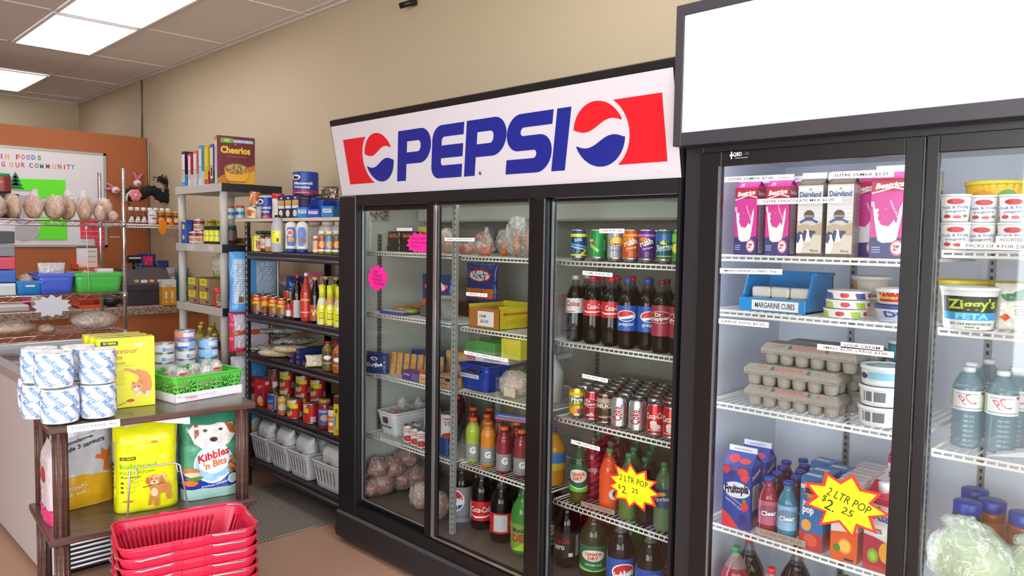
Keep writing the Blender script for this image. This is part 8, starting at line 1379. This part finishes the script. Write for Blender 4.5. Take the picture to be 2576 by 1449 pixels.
for k, (px, Y, w, h, c_, lb) in enumerate(((366, 7.24, .17, .42, '2a3a7c', 'tall blue snack bag with a magenta corner behind the cash register'), (401, 7.15, .12, .36, '1f2f6c', 'dark blue snack bag right of the tall blue one'), (330, 7.2, .18, .28, 'b8342e', 'red snack bag behind the register display'), (380, 7.13, .12, .3, '4a3a6a', 'purple and orange snack bag behind the register'), (436, 7.1, .13, .3, 'a89a98', 'clear and red snack bag by the grey plastic shelf'), (458, 7.0, .12, .3, '3a6a74', 'teal snack bag behind the plastic shelf post'), (482, 7.1, .12, .26, 'a8342e', 'red snack bag behind the plastic shelf'))): put(bag(w, h, .08, c_, [('e', .5, .4, .3, .15, shade(c_, 1.8)), ('r', .3, .75, .8, .95, 'c8285a') if k == 0 else ('e', .4, .7, .2, .06, 'e0e0e0')], kind='snack_bag', seed=90 + k, stand=True), lb, 'snack bag', (onc(px, Y), Y, CZ), 0)
b = MB(); m_or = C('e0562a', .4)
for k in range(4): b.box(-.085, -.1, k * .1, .085, .1, k * .1 + .006, m_or).box(-.085, .09, k * .1, .085, .1, k * .1 + .09, m_or).box(-.085, -.1, k * .1, -.08, .1, k * .1 + .05, m_or).box(.08, -.1, k * .1, .085, .1, k * .1 + .05, m_or).box(-.085, -.104, k * .1, .085, -.1, k * .1 + .022, m_or)
put(tpl('letter_tray', ('letter_tray', b)), 'orange plastic tray tower on the counter', 'tray', (onc(220, 6.8), 6.82, CZ), 0)
b = MB(); b.box(-.085, -.004, 0, .085, .004, .19, C('d8d4c8', .5)); art(b, [('r', .05, .1, .5, .88, 'e8e6ec'), ('r', .0, .92, 1, 1, '5a4a34'), ('r', .55, .75, .95, .77, '5a3a34'), ('r', .55, .5, .95, .52, '5a3a34'), ('r', .55, .25, .95, .27, '5a3a34')], front(.17, .008, 0, .19)); put(tpl('paper_calendar', ('paper_calendar', b)), 'paper calendar card standing on the orange tray tower', 'calendar', (onc(217, 6.78), 6.80, CZ + .323), 0)
for k, (px, Y, T, lb) in enumerate(((20, 6.75, tpl('serving_tray', ('serving_tray', MB().box(-.14, -.1, 0, .12, .1, .05, C('c8c4c4', .4), .01))), 'white tray on the counter at the left edge'), (70, 6.95, tpl('carton_box', ('carton_box', MB().box(-.05, -.05, 0, .05, .05, .08, C('a82a5c', .4), .002))), 'magenta box on the counter'), (92, 6.78, jar('b8a494', 'd8d0c8', .1, .04, 'c8a090', []), 'small beige jar on the counter'), (275, 6.75, tpl('headset', ('headset', MB().blob((0, 0, .045), (.075, .07, .045), C('1c1a1c', .4), .15, 3, 4, 16, flat=.001))), 'black rounded bag on the counter beside the chrome post'))): put(T, lb, ('tray', 'box', 'jar', 'bag')[k], (onc(px, Y), Y, CZ), 0)
# ================================================================ WHITEBOARD AND DECORATIONS
WB = PY; bx0, bx1, bz0, bz1 = .7, 2.45, 1.47, 2.372
t = thing('whiteboard', 'large whiteboard with coloured letters on the orange partition', 'whiteboard', (bx0, WB, bz0))
b = MB(); b.box(0, -.012, 0, bx1 - bx0, -.001, bz1 - bz0, C('e4e0e2', .35)); part('board', b, t)
b = MB(); W_, H_ = bx1 - bx0, bz1 - bz0
for a in ((0, 0, W_, .02), (0, H_ - .02, W_, H_), (0, 0, .025, H_), (W_ - .025, 0, W_, H_)): b.box(a[0], -.02, a[1], a[2], -.012, a[3], C('b8bab4', .35, .4))
part('frame', b, t)
b = MB(); cols = ('b8388a', '3a6ac8', 'd8442e', 'e8a02a', '4a9a4a', '8a3aa8', 'c82a4a')
for i, (ch, px, py) in enumerate((('I', 4, 393), ('N', 18, 394), ('F', 45, 395), ('O', 58, 395), ('O', 71, 396), ('D', 84, 396), ('S', 99, 397), ('G', 8, 413), ('O', 29, 414), ('U', 44, 415), ('R', 58, 415), ('C', 78, 416), ('O', 92, 417), ('M', 105, 418), ('M', 120, 418), ('U', 136, 419), ('N', 150, 419), ('I', 162, 420), ('T', 172, 420), ('Y', 183, 420))):
    p = onY(px, py, WB - .013); art(b, [('t', ch, 0, 0, .03 if ch != 'I' else .01, .043, cols[(i * 3) % 7], 0, .02)], flat((p.x - bx0, -.013, p.z - bz0), (1, 0, 0), (0, 0, 1), (0, -1, 0)), off=.001)
part('magnet_letters', b, t)
def paper(pts, col, lb, dy=.022, extra=None, name='paper_notice'):
    P_ = [onY(x, y, WB - dy) for x, y in pts]; c_ = sum(P_, Vector()) / len(P_); b = MB(); b.prism([(p.x - c_.x, p.z - c_.z) for p in P_], 0, .0012, C(col, .6) if isinstance(col, str) else col, fn=lambda x, y, z: (x, z, y))
    if extra: extra(b, c_)
    return single(name, b, lb, 'paper', (c_.x, WB - dy - .001, c_.z))
paper([(36, 449), (164, 453), (165, 492), (94, 500), (92, 480), (34, 478)], '6af02a', 'upper fluorescent green sheet on the whiteboard'); paper([(95, 545), (168, 545), (169, 603), (88, 603), (100, 592), (92, 582), (103, 572), (94, 560)], '6af02a', 'lower fluorescent green sheet with a jagged left edge on the whiteboard')
paper([(38, 490), (95, 494), (96, 545), (103, 560), (92, 572), (102, 584), (90, 600), (60, 605), (40, 600)], 'b8b4b8', 'grey starburst sheet below the green paper on the whiteboard', .026)
def lines(b, c_):
    for k in range(3): b.box(-.1, -.0015, .03 - k * .05, .09, -.0005, .036 - k * .05, C('d8b0b8', .6))
paper([(201, 548), (262, 550), (263, 622), (240, 622), (238, 600), (203, 600)], 'f03a54', 'fluorescent red sheet at the right end of the whiteboard', extra=lines)
b = MB(); p = onY(39, 458, WB - .025)
for k in range(4): b.prism([(-.07 + k * .014, -.06 + k * .032), (.07 - k * .014, -.06 + k * .032), (0, .0 + k * .03)], 0, .004, C('1f7a4a', .5), fn=lambda x, y, z: (x, z, y))
single('tree_cutout', b, 'small dark green paper fir tree on the whiteboard', 'decoration', (p.x, WB - .027, p.z))
b = MB(); p = onY(288, 596, WB - .002); b.box(-.045, -.002, -.005, .045, 0, .005, C('d8cfd0', .5)); single('wall_label', b, 'small white label strip on the orange partition', 'label', (p.x, WB - .001, p.z))
def bunny(px, py, a, lb):
    p = onY(px, py, WB - .05); t = thing('bunny_ornament', lb, 'ornament', (p.x, WB - .045, p.z)); part('head', MB().blob((0, 0, 0), (.04, .035, .035), C('ece0e4', .8), .1, 3, 1, 12), t)
    for s in (-.35, .35): part('ear', MB().tube([(0, 0, .02), (.05 * math.sin(a + s), 0, .02 + .05 * math.cos(a + s)), (.1 * math.sin(a + s * 1.3), 0, .02 + .09 * math.cos(a + s))], [.01, .016, .008], C('d87a9a', .8), 8), t)
    part('nose', MB().blob((0, -.03, -.01), (.018, .015, .012), C('d86a8a', .8), 0, 1, 1, 8), t)
bunny(291, 478, -1.4, 'white and pink bunny ornament left of the chrome post'); bunny(346, 461, .1, 'white and pink bunny ornament above the black garland')
GY = 7.55; pts = [onY(x, y, GY) for x, y in ((318, 505), (320, 490), (332, 482), (345, 492), (356, 492), (366, 482), (380, 478), (394, 484), (404, 497), (416, 500), (425, 488), (428, 472), (422, 460), (410, 452), (398, 449))]
m_fz2 = noisecol('black_feather', [(.4, '120f10'), (.7, '2c2628')], 120, .9, 3, 1); t = thing('feather_garland', 'curly black feather garland with a pink flower above the wall shelf', 'garland', pts[0])
P2 = []
for i in range(len(pts) - 1):
    for k in range(4): P2.append(pts[i].lerp(pts[i + 1], k / 4) - pts[0])
P2.append(pts[-1] - pts[0]); b = MB(); rr = [(.048 if i < 44 else .03) * (1 - .3 * abs(i / len(P2) - .4)) * (1 + .2 * math.sin(i * 2.3)) for i in range(len(P2))]; b.tube(P2, rr, m_fz2, 10)
rn = random.Random(6)
for i in range(260):
    p = P2[rn.randrange(len(P2))]; a = rn.uniform(0, 2 * PI); q = Vector((math.cos(a), rn.uniform(-.6, .6), math.sin(a))).normalized(); b.tube([p + q * .03, p + q * rn.uniform(.05, .068) + Vector((rn.uniform(-.01, .01), 0, rn.uniform(-.01, .01)))], [.004, .0008], m_fz2, 4)
part('feather_body', b, t); fl = MB(); q = onY(341, 491, GY - .07) - pts[0]
for k in range(6): fl.blob(q + Vector((.03 * math.cos(k * 1.05), 0, .03 * math.sin(k * 1.05))), (.028, .015, .028), C('e87a90', .7), .1, 3, k, 10)
fl.blob(q + Vector((0, -.012, 0)), (.018, .01, .018), C('e8b0bc', .7), .1, 3, 3, 8); part('flower', fl, t); part('hair_band', MB().tube([onY(x, y, GY - .04) - pts[0] for x, y in ((345, 479), (330, 480), (320, 490), (318, 506))], .012, C('b8c8b0', .6)), t)
for px, py, rx, ry, lb in ((409, 570, .04, .075, 'large orange paper tag with jagged edges hanging from the wall shelf'), (430, 565, .02, .035, 'small orange paper tag with jagged edges hanging from the wall shelf')):
    p = onY(px, py, WY - .012); b = MB(); b.prism(burst(0, 0, rx, ry, 12, .15, 5), 0, .002, C('f08a1a', .5), fn=lambda x, y, z: (x, z, y)); b.tube([(0, .001, ry * .9), (0, .001, 1.67 - p.z + .015)], .001, C('c8c0b8')); single('price_tag', b, lb, 'tag', (p.x, WY - .012, p.z))
# ================================================================ SETTLING: small shifts (tenths of mm) and sizes so that neighbouring goods touch without clipping
SETTLE = {'bagged_cabbage': (-36,-427,0), 'bagged_cabbage.001': (259,-428,0), 'black_tray': (-118,390,0), 'bread_bag': (-107,-52,0), 'bread_bag.001': (-16,500,0), 'bread_bag.002': (72,-64,0), 'bread_bag.003': (162,-37,0), 'bread_bag.004': (-54,497,0), 'bread_bag.005': (-31,-5,0), 'bread_bag.006': (21,-12,0), 'bread_bag.009': (-70,0,0), 'bread_bag.010': (-18,-4,0), 'bread_bag.011': (-35,7,0), 'bread_bag.012': (200,-40,0), 'candy_bag': (336,-52,0), 'carton_box.004': (0,-220,0), 'cat_food_bag': (27,20,0), 'cat_food_tin': (0,20,0), 'cat_food_tin.001': (0,40,0), 'cat_food_tin.002': (0,110,0), 'cat_food_tin.012': (20,0,0), 'cat_food_tin.013': (0,70,0), 'cheese_bag': (0,0,60), 'cheese_bag.001': (-94,237,0), 'cheese_bag.002': (161,-260,0), 'cheese_block': (102,489,0), 'cheese_block.001': (0,-24,0), 'cheese_box': (0,136,0), 'cheese_pack': (-5,3,0), 'cheese_slices': (30,-15,0), 'cheese_slices.007': (-17,7,0), 'cheese_slices.012': (163,-123,0), 'cheese_slices.013': (69,189,0), 'cheese_slices.014': (0,134,0), 'cheese_slices.015': (0,-30,0), 'chip_bag': (0,0,0,0.9), 'cold_cut_pack': (-53,2,0), 'cooked_ham': (0,0,70), 'cracker_box': (300,0,0), 'creamer_jar': (-37,95,0), 'diaper_pack': (-6,0,0), 'diaper_pack.001': (22,0,0), 'diaper_pack.002': (68,0,0), 'diaper_pack.003': (-12,0,0), 'diaper_pack.004': (50,0,0), 'diaper_pack.005': (102,0,110,0.95), 'diaper_pack.006': (-12,0,0), 'diaper_pack.007': (50,0,0), 'diaper_pack.008': (102,0,140,0.95), 'diaper_pack.009': (-6,0,0), 'diaper_pack.010': (22,0,0), 'diaper_pack.011': (68,0,0), 'dressing_bottle.003': (-31,-37,0), 'egg_carton.002': (-6,70,0), 'egg_carton.005': (67,-13,0), 'flour_bag': (-3,-5,0), 'foil_bag': (0,0,70), 'food_tin.002': (288,0,0), 'food_tin.007': (0,-160,0), 'food_tin.008': (68,-1,0), 'food_tin.010': (-18,1,0), 'food_tin.011': (102,-5,0), 'food_tin.028': (-14,87,0), 'food_tin.029': (9,-29,0), 'food_tin.031': (-146,478,0), 'food_tin.032': (-208,455,0), 'food_tin.033': (-26,-335,0), 'frying_pan': (-59,169,0), 'ham_bag': (-17,-76,0), 'hanging_string': (0,-110,0), 'hanging_strip': (0,20,0), 'headset': (110,0,0), 'jar.018': (497,-50,0), 'jar.019': (-243,-7,0), 'jar.020': (215,451,0), 'jar.021': (-500,0,0), 'jar.022': (-500,0,0), 'juice_bottle.002': (0,34,0), 'juice_bottle.003': (0,-6,0), 'juice_bottle.004': (15,186,0), 'juice_bottle.005': (-68,91,20), 'juice_bottle.006': (-6,306,20), 'juice_bottle.007': (46,110,20), 'juice_bottle.009': (-59,-12,0), 'juice_bottle.010': (333,71,0), 'juice_carton.001': (-23,99,0), 'juice_carton.003': (-26,14,0), 'juice_carton.004': (301,399,0), 'juice_carton.005': (156,235,0), 'juice_carton.007': (-14,-12,0), 'juice_carton.008': (3,-66,0), 'juice_carton.009': (-6,9,0), 'juice_carton.011': (319,-306,0), 'litter_bag': (-5,-4,0), 'margarine_cube.005': (0,20,0), 'meat_tray.002': (20,-69,110), 'milk_carton.001': (-6,-1,0), 'milk_carton.002': (-12,-1,0), 'milk_carton.003': (-27,8,0), 'milk_carton.004': (-12,-3,0), 'milk_carton.005': (-21,-21,0), 'milk_carton.006': (90,77,0), 'milk_carton.007': (34,4,0), 'milk_carton.008': (68,6,0), 'milk_carton.009': (74,182,0), 'milk_carton.010': (36,288,0), 'milk_carton.011': (88,220,0), 'milk_carton.012': (269,-150,0), 'milk_powder_box': (500,-1,0), 'milk_powder_box.001': (84,-42,0), 'milk_powder_box.002': (-261,330,0), 'paper_calendar': (160,0,0,0.9), 'paper_pack': (100,20,0), 'pasta_bag': (0,0,0,0.7), 'pasta_bag.002': (-204,456,0), 'pasta_bag.003': (-82,-37,0), 'pasta_bag.005': (0,-160,0), 'pasta_bag.007': (496,66,0), 'pasta_box.005': (18,29,0), 'pastry_bag': (-83,-5,0), 'pastry_bag.001': (361,-81,0), 'pastry_bag.002': (449,219,0), 'pastry_bag.003': (10,499,37), 'pastry_bag.004': (-70,29,0), 'pastry_bag.005': (213,-11,0), 'pastry_bag.006': (152,353,0), 'plastic_tub': (0,0,20), 'plastic_tub.007': (-1,-12,0), 'plastic_tub.012': (53,43,0), 'plastic_tub.014': (368,-338,0), 'plastic_tub.015': (-28,46,0), 'plastic_tub.016': (0,500,0), 'plastic_tub.017': (0,-126,0), 'rice_box': (20,-70,0), 'salad_dressing_jar': (-39,27,0), 'sauce_bottle.005': (174,209,0), 'sauce_jar': (223,-155,0), 'sauce_jar.001': (32,12,0), 'sausage_bag': (-2,204,40), 'sausage_bag.001': (0,0,40), 'sausage_bag.002': (-121,458,20), 'sausage_bag.003': (116,344,110), 'sausage_bag.004': (312,5,100), 'sausage_bag.005': (493,-85,0,0.95), 'sausage_bag.006': (480,-121,70,0.7), 'scarf': (0,160,0), 'snack_bag.001': (128,165,0), 'snack_bag.002': (367,340,0), 'snack_bag.003': (-40,-13,0), 'snack_bag.004': (242,-58,0), 'snack_bag.005': (26,-14,0), 'snack_package': (0,0,30), 'soda_bottle.003': (-56,124,0), 'soda_bottle.004': (0,68,0), 'soda_bottle.005': (-17,-22,0), 'soda_bottle.006': (102,198,0), 'soda_bottle.007': (0,-12,0), 'soda_bottle.008': (0,68,0), 'soda_bottle.009': (-1,56,0), 'soda_bottle.010': (6,192,0), 'soda_bottle.011': (-33,200,0), 'soda_bottle.012': (0,-6,0), 'soda_bottle.013': (59,-69,0), 'soda_bottle.014': (0,34,0), 'soda_bottle.031': (24,-27,0), 'soda_bottle.032': (-18,2,0), 'soda_bottle.034': (-15,11,0), 'soda_bottle.040': (101,-10,0), 'soda_bottle.042': (77,-63,0), 'soda_bottle.043': (30,15,0), 'soda_bottle.045': (110,0,0), 'soda_bottle.046': (-12,-3,0), 'soda_bottle.047': (66,15,0), 'soda_bottle.052': (-49,67,0), 'soda_bottle.055': (401,213,0), 'soda_bottle.056': (-22,-105,0), 'syrup_bottle': (-18,0,0), 'syrup_bottle.001': (84,0,0), 'syrup_bottle.002': (72,0,0), 'syrup_bottle.003': (122,0,0), 'syrup_bottle.004': (206,0,0), 'syrup_bottle.005': (308,0,0), 'syrup_bottle.006': (374,0,0), 'tea_box': (7,-17,0), 'toilet_roll': (0,0,40), 'toilet_roll.001': (0,0,40), 'toilet_roll.002': (-240,-3,40), 'toilet_roll.003': (-130,15,40), 'toilet_roll.004': (0,0,40), 'toilet_roll.005': (0,0,30), 'toilet_roll.007': (-72,-1,45), 'toilet_roll.008': (-152,3,0), 'vinegar_jug': (-160,0,0), 'wrapped_ham.001': (15,237,70), 'wrapped_ham.002': (-137,112,20), 'wrapped_roll': (0,0,40), 'yogurt_cup.001': (-20,60,0), 'yogurt_cup.002': (-29,-11,0), 'yogurt_cup.003': (-21,-9,0), 'yogurt_cup.004': (48,13,0), 'yogurt_cup.005': (-26,-48,0), 'yogurt_cup.006': (81,265,0), 'yogurt_cup.007': (19,59,0), 'yogurt_cup.008': (-17,151,0), 'yogurt_cup.009': (86,74,0)}
for _n, _v in SETTLE.items():
    _o = bpy.data.objects.get(_n)
    if _o:
        _o.location = Vector(_o.location) + Vector(_v[:3]) / 10000
        if len(_v) > 3: _o.scale = Vector(_o.scale) * _v[3]
